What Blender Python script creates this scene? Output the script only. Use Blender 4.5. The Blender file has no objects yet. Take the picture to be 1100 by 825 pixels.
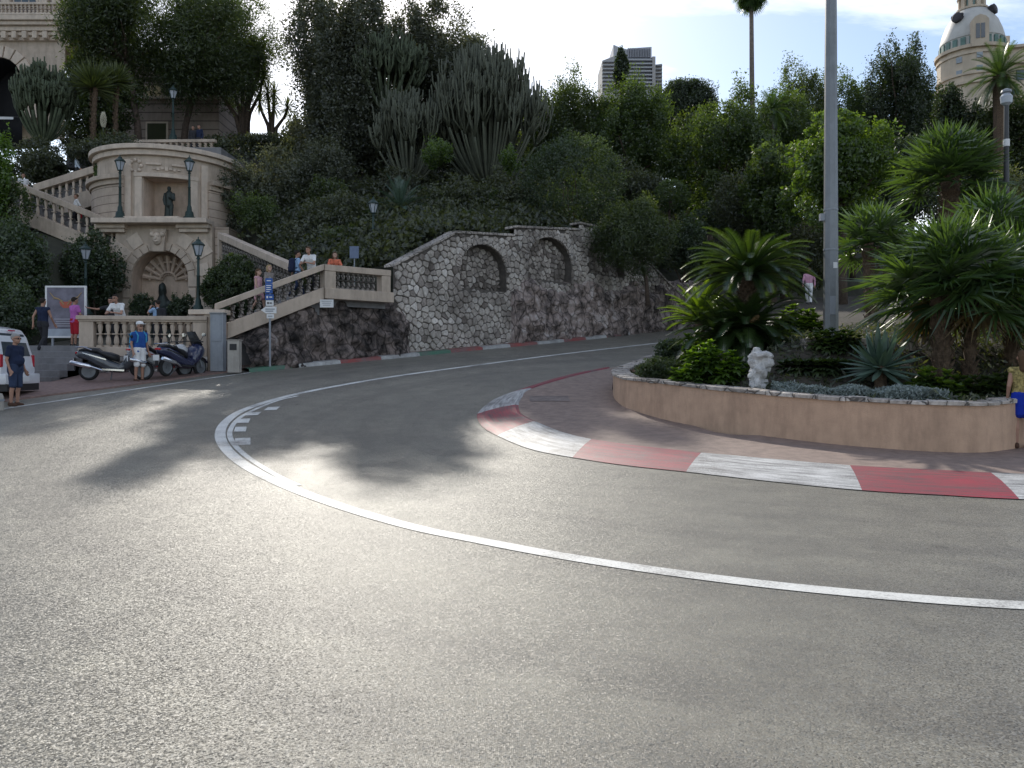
import bpy, bmesh, math, random
import numpy as np
from mathutils import Vector, Matrix, noise
R = math.radians
scene = bpy.context.scene
COL = scene.collection
F = 855.0; CX = 550.0; HY = 395.0; EYE = 1.6

# ------------------------------------------------------------------ terrain profile
def g(y):
    if y < 8: return 0.0
    if y < 20: return .005*(y-8)**2
    if y < 70: return .72 + .12*(y-20)
    return 6.72
def at(px, py, d):
    return Vector(((px-CX)/F*d, d, EYE+(HY-py)/F*d))
def gp(px, py):
    k = (py-HY)/F
    lo, hi = .5, 75.0
    for _ in range(60):
        m = (lo+hi)/2
        if EYE-k*m > g(m): lo = m
        else: hi = m
    return Vector(((px-CX)/F*lo, lo, g(lo)))

# ------------------------------------------------------------------ mesh builder
class MB:
    def __init__(s): s.v=[]; s.f=[]; s.m=[]
    def add(s, vs, fs, mi=0):
        o=len(s.v); s.v += [Vector(p) for p in vs]
        for f in fs: s.f.append([i+o for i in f]); s.m.append(mi)
    def box(s, c, size, rz=0, mi=0, rot=None):
        hx,hy,hz=[a/2 for a in size]; c=Vector(c)
        mt = rot if rot is not None else Matrix.Rotation(rz,3,'Z')
        vs=[c+mt@Vector((x*hx,y*hy,z*hz)) for z in(-1,1) for y in(-1,1) for x in(-1,1)]
        s.add(vs,[(0,2,3,1),(4,5,7,6),(0,1,5,4),(2,6,7,3),(0,4,6,2),(1,3,7,5)],mi)
    def beam(s, a, b, w, h, mi=0, up=(0,0,1)):
        # bar from a to b; w across, h along up; a,b are centre line
        a=Vector(a); b=Vector(b); d=(b-a).normalized(); sd=d.cross(Vector(up)).normalized(); u=sd.cross(d)
        if abs(Vector(up).z)>.9: u=Vector((0,0,1))
        vs=[p+sd*(w/2*i)+u*(h/2*j) for p in(a,b) for i,j in((-1,-1),(1,-1),(1,1),(-1,1))]
        s.add(vs,[(3,2,1,0),(4,5,6,7),(0,1,5,4),(1,2,6,5),(2,3,7,6),(3,0,4,7)],mi)
    def tube(s, pts, rad, n=8, mi=0, cap=True):
        pts=[Vector(p) for p in pts]
        if not hasattr(rad,'__len__'): rad=[rad]*len(pts)
        o=len(s.v); prev=None
        for i,p in enumerate(pts):
            t=(pts[min(i+1,len(pts)-1)]-pts[max(i-1,0)])
            t = t.normalized() if t.length>1e-9 else Vector((0,0,1))
            if prev is None:
                a=Vector((1,0,0)) if abs(t.x)<.8 else Vector((0,1,0))
            else: a=prev
            x=(a-t*a.dot(t)).normalized(); prev=x; y=t.cross(x)
            for k in range(n):
                an=2*math.pi*k/n
                s.v.append(p+(x*math.cos(an)+y*math.sin(an))*rad[i])
        for i in range(len(pts)-1):
            for k in range(n):
                a=o+i*n+k; b=o+i*n+(k+1)%n
                s.f.append([a,b,b+n,a+n]); s.m.append(mi)
        if cap:
            s.f.append([o+k for k in range(n)][::-1]); s.m.append(mi)
            e=o+(len(pts)-1)*n
            s.f.append([e+k for k in range(n)]); s.m.append(mi)
    def lathe(s, prof, c=(0,0,0), n=12, mi=0, rot=None, a0=0, a1=2*math.pi, sx=1, sy=1):
        c=Vector(c); o=len(s.v); full=abs(a1-a0-2*math.pi)<1e-6; nn=n if full else n+1
        for r,z in prof:
            for k in range(nn):
                an=a0+(a1-a0)*k/n
                p=Vector((r*math.cos(an)*sx,r*math.sin(an)*sy,z))
                if rot is not None: p=rot@p
                s.v.append(c+p)
        for i in range(len(prof)-1):
            for k in range(n):
                a=o+i*nn+k; b=o+i*nn+((k+1)%nn)
                s.f.append([a,b,b+nn,a+nn]); s.m.append(mi)
        if full:
            if prof[0][0]>1e-4: s.f.append([o+k for k in range(nn)][::-1]); s.m.append(mi)
            if prof[-1][0]>1e-4:
                e=o+(len(prof)-1)*nn; s.f.append([e+k for k in range(nn)]); s.m.append(mi)
    def ball(s, c, r, n=10, mi=0, sc=(1,1,1), rot=None):
        c=Vector(c); o=len(s.v); h=max(4,n//2)
        for i in range(1,h):
            th=math.pi*i/h
            for k in range(n):
                an=2*math.pi*k/n
                p=Vector((math.sin(th)*math.cos(an)*sc[0],math.sin(th)*math.sin(an)*sc[1],math.cos(th)*sc[2]))*r
                if rot is not None: p=rot@p
                s.v.append(c+p)
        t=Vector((0,0,r*sc[2])); 
        if rot is not None: t=rot@t
        s.v.append(c+t); s.v.append(c-t); T=len(s.v)-2; B=T+1
        for i in range(h-2):
            for k in range(n):
                a=o+i*n+k; b=o+i*n+(k+1)%n
                s.f.append([a,a+n,b+n,b]); s.m.append(mi)
        for k in range(n):
            s.f.append([T,o+k,o+(k+1)%n]); s.m.append(mi)
            e=o+(h-2)*n; s.f.append([B,e+(k+1)%n,e+k]); s.m.append(mi)
    def cap(s, p, q, r1, r2, n=10, mi=0):
        # closed tapered capsule
        p=Vector(p); q=Vector(q); t=q-p; L=t.length
        t = t.normalized() if L>1e-6 else Vector((0,0,1))
        pts=[];rad=[]
        for a in (-80,-50,-22): pts.append(p+t*(r1*math.sin(R(a)))); rad.append(r1*math.cos(R(a)))
        for a in (22,50,80): pts.append(q+t*(r2*math.sin(R(a)))); rad.append(r2*math.cos(R(a)))
        s.tube(pts,rad,n,mi)
    def prism(s, poly, a, b, axis='y', mi=0):
        # poly in the other two axes, extruded from a to b along axis
        def P(u,w,t): return (t,u,w) if axis=='x' else ((u,t,w) if axis=='y' else (u,w,t))
        n=len(poly); vs=[P(u,w,a) for u,w in poly]+[P(u,w,b) for u,w in poly]
        fs=[list(range(n))[::-1],list(range(n,2*n))]+[(i,(i+1)%n,n+(i+1)%n,n+i) for i in range(n)]
        s.add(vs,fs,mi)
    def build(s, name, mats, parent=None, smooth=False, world=False, loc=None, bevel=0, fix=True):
        if not isinstance(mats,(list,tuple)): mats=[mats]
        off=Vector((0,0,0))
        if world and parent is not None: off=parent.location.copy()
        if loc is not None: off=Vector(loc)
        me=bpy.data.meshes.new(name)
        me.from_pydata([tuple(p-off) for p in s.v],[],s.f)
        for m in mats: me.materials.append(m)
        if len(mats)>1: me.polygons.foreach_set('material_index',s.m)
        if fix:
            bm=bmesh.new(); bm.from_mesh(me)
            bmesh.ops.recalc_face_normals(bm,faces=bm.faces)
            if bevel:
                es=[e for e in bm.edges if len(e.link_faces)==2 and e.calc_face_angle(0)>R(35)]
                bmesh.ops.bevel(bm,geom=es,offset=bevel,segments=2,affect='EDGES',profile=.6)
            bm.to_mesh(me); bm.free()
        if smooth: 
            me.polygons.foreach_set('use_smooth',[True]*len(me.polygons))
            if smooth!='all':
                try: me.set_sharp_from_angle(angle=R(40))
                except Exception: pass
        me.update()
        o=bpy.data.objects.new(name,me); COL.objects.link(o)
        if parent is not None: o.parent=parent
        if loc is not None: o.location=loc
        return o

def tag(o,label=None,cat=None,group=None,kind=None):
    if label: o['label']=label
    if cat: o['category']=cat
    if group: o['group']=group
    if kind: o['kind']=kind
    return o
def thing(name,label,cat,loc=(0,0,0),rz=0,group=None):
    o=bpy.data.objects.new(name,None); COL.objects.link(o)
    o.location=loc; o.rotation_euler=(0,0,rz); o.empty_display_size=.2
    return tag(o,label,cat,group)
def dup(root,loc,rz,label=None,scale=None):
    r=root.copy(); COL.objects.link(r); r.location=loc; r.rotation_euler=(0,0,rz)
    if scale: r.scale=(scale,)*3
    if label: r['label']=label
    for ch in list(root.children):
        c=ch.copy(); COL.objects.link(c); c.parent=r
        for gc in list(ch.children):
            d=gc.copy(); COL.objects.link(d); d.parent=c
    return r
def struct(o): o['kind']='structure'; return o

# ------------------------------------------------------------------ materials
def newmat(name):
    m=bpy.data.materials.new(name); m.use_nodes=True
    nt=m.node_tree; b=nt.nodes['Principled BSDF']
    return m,nt,b
def N(nt,t,**kw):
    n=nt.nodes.new(t)
    for k,v in kw.items():
        if k in n.inputs: n.inputs[k].default_value=v
        else: setattr(n,k,v)
    return n
def ramp(nt,stops,interp='LINEAR'):
    r=nt.nodes.new('ShaderNodeValToRGB'); r.color_ramp.interpolation=interp
    el=r.color_ramp.elements
    while len(el)<len(stops): el.new(.5)
    for e,(p,c) in zip(el,stops):
        e.position=p; e.color=(*c,1) if len(c)==3 else c
    return r
def C(c,k=1): return tuple(max(0,min(1,x*k)) for x in c)
def M(name,col,rough=.75,var=.18,scale=3,bump=.0,bscale=40,metal=0,spec=.4,dirt=0):
    m,nt,b=newmat(name)
    tc=N(nt,'ShaderNodeTexCoord')
    n1=N(nt,'ShaderNodeTexNoise',Scale=scale,Detail=6.0,Roughness=.62)
    nt.links.new(tc.outputs['Object'],n1.inputs['Vector'])
    r=ramp(nt,[(.3,C(col,1-var)),(.72,C(col,1+var))])
    nt.links.new(n1.outputs['Fac'],r.inputs['Fac'])
    out=r.outputs['Color']
    if dirt:
        n3=N(nt,'ShaderNodeTexNoise',Scale=scale*.35,Detail=8.0,Roughness=.7)
        mp=N(nt,'ShaderNodeMapping'); mp.inputs['Scale'].default_value=(2.2,2.2,.5)
        nt.links.new(tc.outputs['Object'],mp.inputs['Vector']); nt.links.new(mp.outputs[0],n3.inputs['Vector'])
        rd=ramp(nt,[(.45,(1,1,1)),(.75,(1-dirt,)*3)])
        nt.links.new(n3.outputs['Fac'],rd.inputs['Fac'])
        mx=N(nt,'ShaderNodeMixRGB',blend_type='MULTIPLY'); mx.inputs[0].default_value=1
        nt.links.new(out,mx.inputs[1]); nt.links.new(rd.outputs['Color'],mx.inputs[2]); out=mx.outputs[0]
    nt.links.new(out,b.inputs['Base Color'])
    b.inputs['Roughness'].default_value=rough; b.inputs['Metallic'].default_value=metal
    b.inputs['Specular IOR Level'].default_value=spec
    if bump:
        n2=N(nt,'ShaderNodeTexNoise',Scale=bscale,Detail=4.0)
        nt.links.new(tc.outputs['Object'],n2.inputs['Vector'])
        bp=N(nt,'ShaderNodeBump',Strength=bump,Distance=.02)
        nt.links.new(n2.outputs['Fac'],bp.inputs['Height']); nt.links.new(bp.outputs[0],b.inputs['Normal'])
    return m
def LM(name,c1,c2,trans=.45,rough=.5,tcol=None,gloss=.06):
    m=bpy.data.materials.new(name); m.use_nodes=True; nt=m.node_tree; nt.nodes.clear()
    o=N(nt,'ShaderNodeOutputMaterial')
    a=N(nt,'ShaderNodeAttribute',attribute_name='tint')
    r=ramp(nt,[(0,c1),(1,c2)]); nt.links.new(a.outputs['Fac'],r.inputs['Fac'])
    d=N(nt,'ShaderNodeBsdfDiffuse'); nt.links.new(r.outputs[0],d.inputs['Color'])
    t=N(nt,'ShaderNodeBsdfTranslucent')
    hs=N(nt,'ShaderNodeMixRGB',blend_type='MULTIPLY'); hs.inputs[0].default_value=1
    hs.inputs[2].default_value=(*(tcol or (1.9,1.8,.55)),1)
    nt.links.new(r.outputs[0],hs.inputs[1]); nt.links.new(hs.outputs[0],t.inputs['Color'])
    mx=N(nt,'ShaderNodeMixShader'); mx.inputs[0].default_value=trans
    nt.links.new(d.outputs[0],mx.inputs[1]); nt.links.new(t.outputs[0],mx.inputs[2])
    gl=N(nt,'ShaderNodeBsdfGlossy'); gl.inputs['Roughness'].default_value=rough; gl.inputs['Color'].default_value=(.8,.8,.8,1)
    m2=N(nt,'ShaderNodeMixShader'); m2.inputs[0].default_value=gloss
    nt.links.new(mx.outputs[0],m2.inputs[1]); nt.links.new(gl.outputs[0],m2.inputs[2])
    nt.links.new(m2.outputs[0],o.inputs['Surface'])
    return m
def stone_mat(name,c1,c2,mortar,scale=2.6,edge=.06,bump=.6,squash=1.35,rand=.9):
    m,nt,b=newmat(name)
    tc=N(nt,'ShaderNodeTexCoord'); mp=N(nt,'ShaderNodeMapping'); mp.inputs['Scale'].default_value=(1,1,squash)
    nw=N(nt,'ShaderNodeTexNoise',Scale=3.0,Detail=3.0)
    nt.links.new(tc.outputs['Object'],nw.inputs['Vector'])
    ad=N(nt,'ShaderNodeMixRGB',blend_type='ADD'); ad.inputs[0].default_value=.18
    nt.links.new(tc.outputs['Object'],ad.inputs[1]); nt.links.new(nw.outputs['Color'],ad.inputs[2])
    nt.links.new(ad.outputs[0],mp.inputs['Vector'])
    v1=N(nt,'ShaderNodeTexVoronoi',feature='DISTANCE_TO_EDGE',Scale=scale,Randomness=rand)
    v2=N(nt,'ShaderNodeTexVoronoi',feature='F1',Scale=scale,Randomness=rand)
    for v in(v1,v2): nt.links.new(mp.outputs[0],v.inputs['Vector'])
    sep=N(nt,'ShaderNodeSeparateColor'); nt.links.new(v2.outputs['Color'],sep.inputs[0])
    r=ramp(nt,[(0,c1),(.6,C(c1,1.0) if False else tuple((a+b_)/2 for a,b_ in zip(c1,c2))),(1,c2)])
    nt.links.new(sep.outputs[0],r.inputs['Fac'])
    n2=N(nt,'ShaderNodeTexNoise',Scale=14.0,Detail=7.0,Roughness=.7); nt.links.new(tc.outputs['Object'],n2.inputs['Vector'])
    rn=ramp(nt,[(.3,(.6,.6,.6)),(.7,(1.2,1.2,1.2))]); nt.links.new(n2.outputs['Fac'],rn.inputs['Fac'])
    mm=N(nt,'ShaderNodeMixRGB',blend_type='MULTIPLY'); mm.inputs[0].default_value=1
    nt.links.new(r.outputs[0],mm.inputs[1]); nt.links.new(rn.outputs[0],mm.inputs[2])
    n3=N(nt,'ShaderNodeTexNoise',Scale=.55,Detail=5.0,Roughness=.6); nt.links.new(tc.outputs['Object'],n3.inputs['Vector'])
    r3=ramp(nt,[(.38,(.42,.42,.42)),(.6,(1.05,1.05,1.05))]); nt.links.new(n3.outputs['Fac'],r3.inputs['Fac'])
    m3=N(nt,'ShaderNodeMixRGB',blend_type='MULTIPLY'); m3.inputs[0].default_value=.85
    nt.links.new(mm.outputs[0],m3.inputs[1]); nt.links.new(r3.outputs[0],m3.inputs[2])
    re=ramp(nt,[(edge*.35,(0,0,0)),(edge,(1,1,1))]); nt.links.new(v1.outputs['Distance'],re.inputs['Fac'])
    mo=N(nt,'ShaderNodeMixRGB'); mo.inputs[1].default_value=(*mortar,1)
    nt.links.new(re.outputs[0],mo.inputs[0]); nt.links.new(m3.outputs[0],mo.inputs[2])
    nt.links.new(mo.outputs[0],b.inputs['Base Color'])
    b.inputs['Roughness'].default_value=.9; b.inputs['Specular IOR Level'].default_value=.2
    re2=ramp(nt,[(0,(0,0,0)),(edge*2.6,(1,1,1))]); nt.links.new(v1.outputs['Distance'],re2.inputs['Fac'])
    ma=N(nt,'ShaderNodeMath',operation='MULTIPLY_ADD'); ma.inputs[1].default_value=.25
    nt.links.new(n2.outputs['Fac'],ma.inputs[0]); nt.links.new(re2.outputs[0],ma.inputs[2])
    bp=N(nt,'ShaderNodeBump',Strength=bump,Distance=.08); nt.links.new(ma.outputs[0],bp.inputs['Height'])
    nt.links.new(bp.outputs[0],b.inputs['Normal'])
    return m
def band_mat(name,col,period,line=.07,var=.12):
    # horizontal masonry courses along z
    m=M(name,col,.85,var,2.5,.25,30,dirt=.35); nt=m.node_tree; b=nt.nodes['Principled BSDF']
    src=b.inputs['Base Color'].links[0].from_socket
    tc=N(nt,'ShaderNodeTexCoord'); sp=N(nt,'ShaderNodeSeparateXYZ'); nt.links.new(tc.outputs['Object'],sp.inputs[0])
    dv=N(nt,'ShaderNodeMath',operation='DIVIDE'); dv.inputs[1].default_value=period; nt.links.new(sp.outputs['Z'],dv.inputs[0])
    fr=N(nt,'ShaderNodeMath',operation='FRACT'); nt.links.new(dv.outputs[0],fr.inputs[0])
    r=ramp(nt,[(0,(.38,.36,.36)),(line,(.42,.4,.4)),(line*1.6,(1,1,1))]); nt.links.new(fr.outputs[0],r.inputs[0])
    mx=N(nt,'ShaderNodeMixRGB',blend_type='MULTIPLY'); mx.inputs[0].default_value=1
    nt.links.new(src,mx.inputs[1]); nt.links.new(r.outputs[0],mx.inputs[2]); nt.links.new(mx.outputs[0],b.inputs['Base Color'])
    return m

def asphalt():
    m,nt,b=newmat('asphalt'); L=nt.links.new
    tc=N(nt,'ShaderNodeTexCoord'); ob=tc.outputs['Object']
    v=N(nt,'ShaderNodeTexVoronoi',feature='F1',Scale=120.0); L(ob,v.inputs['Vector'])
    sep=N(nt,'ShaderNodeSeparateColor'); L(v.outputs['Color'],sep.inputs[0])
    r=ramp(nt,[(0,(.075,.07,.058)),(.3,(.165,.155,.13)),(.75,(.235,.222,.187)),(1,(.36,.34,.295))]); L(sep.outputs[0],r.inputs[0])
    out=r.outputs[0]
    def mul(fac,stops,k=1.0):
        nonlocal out
        rr=ramp(nt,stops); L(fac,rr.inputs[0]); mx=N(nt,'ShaderNodeMixRGB',blend_type='MULTIPLY'); mx.inputs[0].default_value=k
        L(out,mx.inputs[1]); L(rr.outputs[0],mx.inputs[2]); out=mx.outputs[0]
    n1=N(nt,'ShaderNodeTexNoise',Scale=.3,Detail=8.0,Roughness=.62); L(ob,n1.inputs['Vector'])
    mul(n1.outputs['Fac'],[(.3,(.83,.835,.845)),(.7,(1.13,1.12,1.1))])
    n4=N(nt,'ShaderNodeTexNoise',Scale=1.9,Detail=6.0,Roughness=.6); L(ob,n4.inputs['Vector'])
    mul(n4.outputs['Fac'],[(.35,(.84,.84,.85)),(.65,(1.08,1.08,1.07))])
    # polished and rubbered bands that follow the bend (distance from the hairpin centre)
    sb=N(nt,'ShaderNodeVectorMath',operation='SUBTRACT'); sb.inputs[1].default_value=(6.5,17.5,0); L(ob,sb.inputs[0])
    sx=N(nt,'ShaderNodeSeparateXYZ'); L(sb.outputs[0],sx.inputs[0]); cx=N(nt,'ShaderNodeCombineXYZ'); L(sx.outputs['X'],cx.inputs['X']); L(sx.outputs['Y'],cx.inputs['Y'])
    ln=N(nt,'ShaderNodeVectorMath',operation='LENGTH'); L(cx.outputs[0],ln.inputs[0])
    wob=N(nt,'ShaderNodeMath',operation='MULTIPLY_ADD'); wob.inputs[1].default_value=1.2; L(n1.outputs['Fac'],wob.inputs[0]); L(ln.outputs['Value'],wob.inputs[2])
    n5=N(nt,'ShaderNodeTexNoise',noise_dimensions='1D',Scale=1.1,Detail=5.0,Roughness=.6); L(wob.outputs[0],n5.inputs['W'])
    mul(n5.outputs['Fac'],[(.36,(.84,.84,.85)),(.6,(1.05,1.05,1.04))],.8)
    # small oil spots
    n6=N(nt,'ShaderNodeTexNoise',Scale=3.3,Detail=3.0,Roughness=.5); L(ob,n6.inputs['Vector'])
    mul(n6.outputs['Fac'],[(.24,(.5,.5,.5)),(.31,(1,1,1))],.7)
    # hairline cracks
    nw=N(nt,'ShaderNodeTexNoise',Scale=.9,Detail=5.0); L(ob,nw.inputs['Vector'])
    ad=N(nt,'ShaderNodeMixRGB',blend_type='ADD'); ad.inputs[0].default_value=1.4; L(ob,ad.inputs[1]); L(nw.outputs['Color'],ad.inputs[2])
    vc=N(nt,'ShaderNodeTexVoronoi',feature='DISTANCE_TO_EDGE',Scale=.16); L(ad.outputs[0],vc.inputs['Vector'])
    mul(vc.outputs['Distance'],[(0,(.6,.6,.6)),(.002,(1,1,1))],.3)
    L(out,b.inputs['Base Color'])
    b.inputs['Roughness'].default_value=.42; b.inputs['Specular IOR Level'].default_value=.2
    n2=N(nt,'ShaderNodeTexNoise',Scale=170.0,Detail=3.0); L(ob,n2.inputs['Vector'])
    inv=N(nt,'ShaderNodeMath',operation='MULTIPLY_ADD'); inv.inputs[1].default_value=-1.1
    L(v.outputs['Distance'],inv.inputs[0]); L(n2.outputs['Fac'],inv.inputs[2])
    bp=N(nt,'ShaderNodeBump',Strength=.4,Distance=.004); L(inv.outputs[0],bp.inputs['Height'])
    # every grain of aggregate is a facet with its own tilt, so that single grains glint
    fc=N(nt,'ShaderNodeVectorMath',operation='SUBTRACT'); fc.inputs[1].default_value=(.5,.5,.5); L(v.outputs['Color'],fc.inputs[0])
    sc=N(nt,'ShaderNodeVectorMath',operation='SCALE'); sc.inputs['Scale'].default_value=.6; L(fc.outputs[0],sc.inputs[0])
    sm=N(nt,'ShaderNodeVectorMath',operation='ADD'); L(bp.outputs[0],sm.inputs[0]); L(sc.outputs[0],sm.inputs[1])
    nm=N(nt,'ShaderNodeVectorMath',operation='NORMALIZE'); L(sm.outputs[0],nm.inputs[0])
    L(nm.outputs[0],b.inputs['Normal'])
    return m
def paint(name,col,wear=.5,rub=False):
    m,nt,b=newmat(name)
    tc=N(nt,'ShaderNodeTexCoord')
    n1=N(nt,'ShaderNodeTexNoise',Scale=45.0,Detail=5.0,Roughness=.7); nt.links.new(tc.outputs['Object'],n1.inputs['Vector'])
    n2=N(nt,'ShaderNodeTexNoise',Scale=1.3,Detail=6.0,Roughness=.65); nt.links.new(tc.outputs['Object'],n2.inputs['Vector'])
    ml=N(nt,'ShaderNodeMath',operation='MULTIPLY'); nt.links.new(n1.outputs['Fac'],ml.inputs[0]); nt.links.new(n2.outputs['Fac'],ml.inputs[1])
    r=ramp(nt,[(.12,(.13,.12,.115)),(.12+.22*wear,C(col,.72)),(.44,col)]); nt.links.new(ml.outputs[0],r.inputs[0])
    out=r.outputs[0]
    if rub:  # tyre rubber smeared along the kerb (u runs along it)
        at_=N(nt,'ShaderNodeUVMap'); mp=N(nt,'ShaderNodeMapping'); mp.inputs['Scale'].default_value=(.55,9,1)
        nt.links.new(at_.outputs[0],mp.inputs['Vector'])
        n3=N(nt,'ShaderNodeTexNoise',Scale=2.2,Detail=6.0,Roughness=.7); nt.links.new(mp.outputs[0],n3.inputs['Vector'])
        r3=ramp(nt,[(.42,(0,0,0)),(.66,(.85,.85,.85))]); nt.links.new(n3.outputs['Fac'],r3.inputs[0])
        mx=N(nt,'ShaderNodeMixRGB'); mx.inputs[2].default_value=(.05,.048,.05,1)
        nt.links.new(r3.outputs[0],mx.inputs[0]); nt.links.new(out,mx.inputs[1]); out=mx.outputs[0]
    nt.links.new(out,b.inputs['Base Color']); b.inputs['Roughness'].default_value=.6
    bp=N(nt,'ShaderNodeBump',Strength=.35,Distance=.008); nt.links.new(n1.outputs['Fac'],bp.inputs['Height']); nt.links.new(bp.outputs[0],b.inputs['Normal'])
    return m

MAT={}
MAT['asphalt']=asphalt()
MAT['line']=paint('white road paint',(.78,.78,.74),.55)
MAT['kred']=paint('red kerb paint',(.36,.026,.05),.5,True)
MAT['kwhite']=paint('white kerb paint',(.66,.66,.65),.6,True)
MAT['fred']=paint('far red kerb paint',(.36,.07,.06),.8)
MAT['fwhite']=paint('far white kerb paint',(.62,.62,.6),.8)
MAT['fgreen']=paint('far green kerb paint',(.06,.22,.13),.9)
MAT['paver']=M('reddish paving',(.23,.155,.135),.8,.22,9,.3,90,dirt=.3)
MAT['islepave']=M('island paving',(.25,.185,.155),.75,.22,5,.35,120,dirt=.3)
MAT['plaster']=M('salmon render',(.54,.36,.25),.85,.12,3.4,.45,45,dirt=.34)
MAT['coping']=stone_mat('coping flagstone',(.42,.37,.33),(.58,.53,.48),(.12,.11,.1),3.0,.05,.5,1)
MAT['sand']=M('sandstone',(.5,.41,.33),.85,.12,2.2,.2,35,dirt=.4)
MAT['sandlt']=M('pale sandstone',(.6,.5,.41),.85,.12,3,.2,35,dirt=.3)
MAT['band']=band_mat('coursed sandstone',(.48,.39,.315),.42)
MAT['bandfine']=band_mat('rusticated sandstone',(.33,.27,.235),.62,.1)
MAT['niche']=M('niche stone',(.55,.43,.34),.9,.14,2,.2,30,dirt=.4)
MAT['rubble']=stone_mat('rubble masonry',(.36,.33,.31),(.78,.73,.69),(.075,.07,.065),3.1,.075,.7,1.25)
MAT['shadetone']=stone_mat('recess masonry',(.26,.23,.21),(.52,.47,.43),(.06,.055,.05),3.9,.08,.7,1.2)  # darker stone, puts the shade on the stair balusters into its colour
MAT['bronze']=M('dark bronze',(.035,.045,.042),.5,.3,8,metal=.4)
MAT['lampgreen']=M('dark green iron',(.028,.05,.045),.5,.25,9,metal=.3)
MAT['glass']=M('frosted lamp glass',(.42,.45,.5),.25,.1,8)
MAT['greymetal']=M('grey painted metal',(.27,.29,.32),.5,.1,6,dirt=.25)
MAT['polegrey']=M('galvanised steel',(.2,.212,.225),.45,.1,5,.05,50,metal=.55,dirt=.2)
MAT['beigebox']=M('beige box',(.38,.35,.31),.6,.12,6,dirt=.3)
MAT['dark']=M('painted void shade',(.015,.015,.017),.8,.2)  # near-black paint standing in for the unlit inside of the palace arch
MAT['black']=M('black plastic',(.018,.018,.02),.45,.2,8)
MAT['rubber']=M('tyre rubber',(.022,.022,.023),.85,.2,8)
MAT['chrome']=M('chrome',(.75,.76,.8),.16,.05,5,metal=1)
MAT['bark']=M('bark',(.085,.062,.048),.95,.4,7,.9,22)
MAT['barklt']=M('pale bark',(.17,.14,.115),.95,.35,6,.8,22)
MAT['fibre']=M('palm fibre',(.11,.075,.05),.95,.5,14,1,40)
MAT['soil']=M('garden soil',(.05,.042,.032),.95,.4,4,.6,25)
MAT['hill']=M('hillside earth',(.042,.043,.03),.95,.5,.8,.7,6)
MAT['white']=M('white marble',(.5,.49,.48),.8,.25,9,.6,30,dirt=.5)  # white toned down, the sculpture's shade is put into this colour
MAT['paper']=M('white sign face',(.7,.7,.7),.5,.05)
MAT['blue']=M('blue sign face',(.02,.09,.33),.45,.08)
MAT['step']=M('grey steps',(.2,.195,.2),.8,.2,3,.2,40,dirt=.3)
MAT['tarp']=M('white awning',(.62,.62,.63),.7,.08)
MAT['win']=M('window glass',(.06,.075,.09),.12,.2,3,spec=.8)
L_=LM
MAT['l_dark']=L_('dark pine leaf',(.014,.026,.012),(.045,.07,.026),.4)
MAT['l_pine']=L_('pine needles',(.024,.042,.014),(.085,.12,.034),.5)
MAT['l_mid']=L_('mid green leaf',(.02,.044,.012),(.088,.135,.03),.5)
MAT['l_light']=L_('light green leaf',(.03,.065,.012),(.12,.19,.035),.55)
MAT['l_bright']=L_('bright green leaf',(.03,.07,.01),(.13,.23,.028),.55)
MAT['l_haze']=L_('haze lifted leaf',(.044,.054,.038),(.12,.135,.085),.42,.5,(1.6,1.5,.8))  # leaf colour lifted, the glare haze is put into it
MAT['l_ground']=L_('undergrowth leaf',(.026,.036,.021),(.092,.108,.055),.4)  # lightened too, so hillside haze sits in the leaf colour
MAT['l_ivy']=L_('ivy leaf',(.02,.038,.018),(.062,.095,.042),.4)  # ivy green raised to carry the same haze
MAT['l_hedge']=L_('hedge leaf',(.016,.034,.01),(.055,.085,.022),.4)
MAT['l_palm']=L_('palm blade',(.02,.05,.016),(.08,.13,.035),.42,.32,(1.8,1.8,.6),.1)
MAT['l_cycad']=L_('cycad leaflet',(.014,.036,.012),(.06,.105,.025),.36,.3,(2.2,2.0,.5),.13)
MAT['l_cylit']=L_('sunlight toned cycad leaflet',(.06,.12,.012),(.17,.26,.03),.5,.3,(1.9,1.8,.6),.1)  # same sago leaflet with yellow sunlight put into its colour
MAT['l_agave']=L_('agave leaf',(.055,.095,.075),(.12,.18,.14),.16,.4,(1.5,1.6,.8),.06)
MAT['l_silver']=L_('silver foliage',(.15,.19,.18),(.33,.38,.37),.25,.6,(1.2,1.2,1))
MAT['l_yucca']=L_('sword leaf',(.035,.05,.022),(.12,.15,.05),.4)
MAT['l_dry']=L_('dry frond',(.1,.07,.03),(.2,.14,.06),.3)
MAT['cactus']=M('euphorbia stem',(.072,.09,.052),.8,.4,2.2,.3,9)  # both stem colours raised to stand in for haze
MAT['cactuslt']=M('pale euphorbia stem',(.092,.1,.07),.85,.3,2,.3,9)

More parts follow.
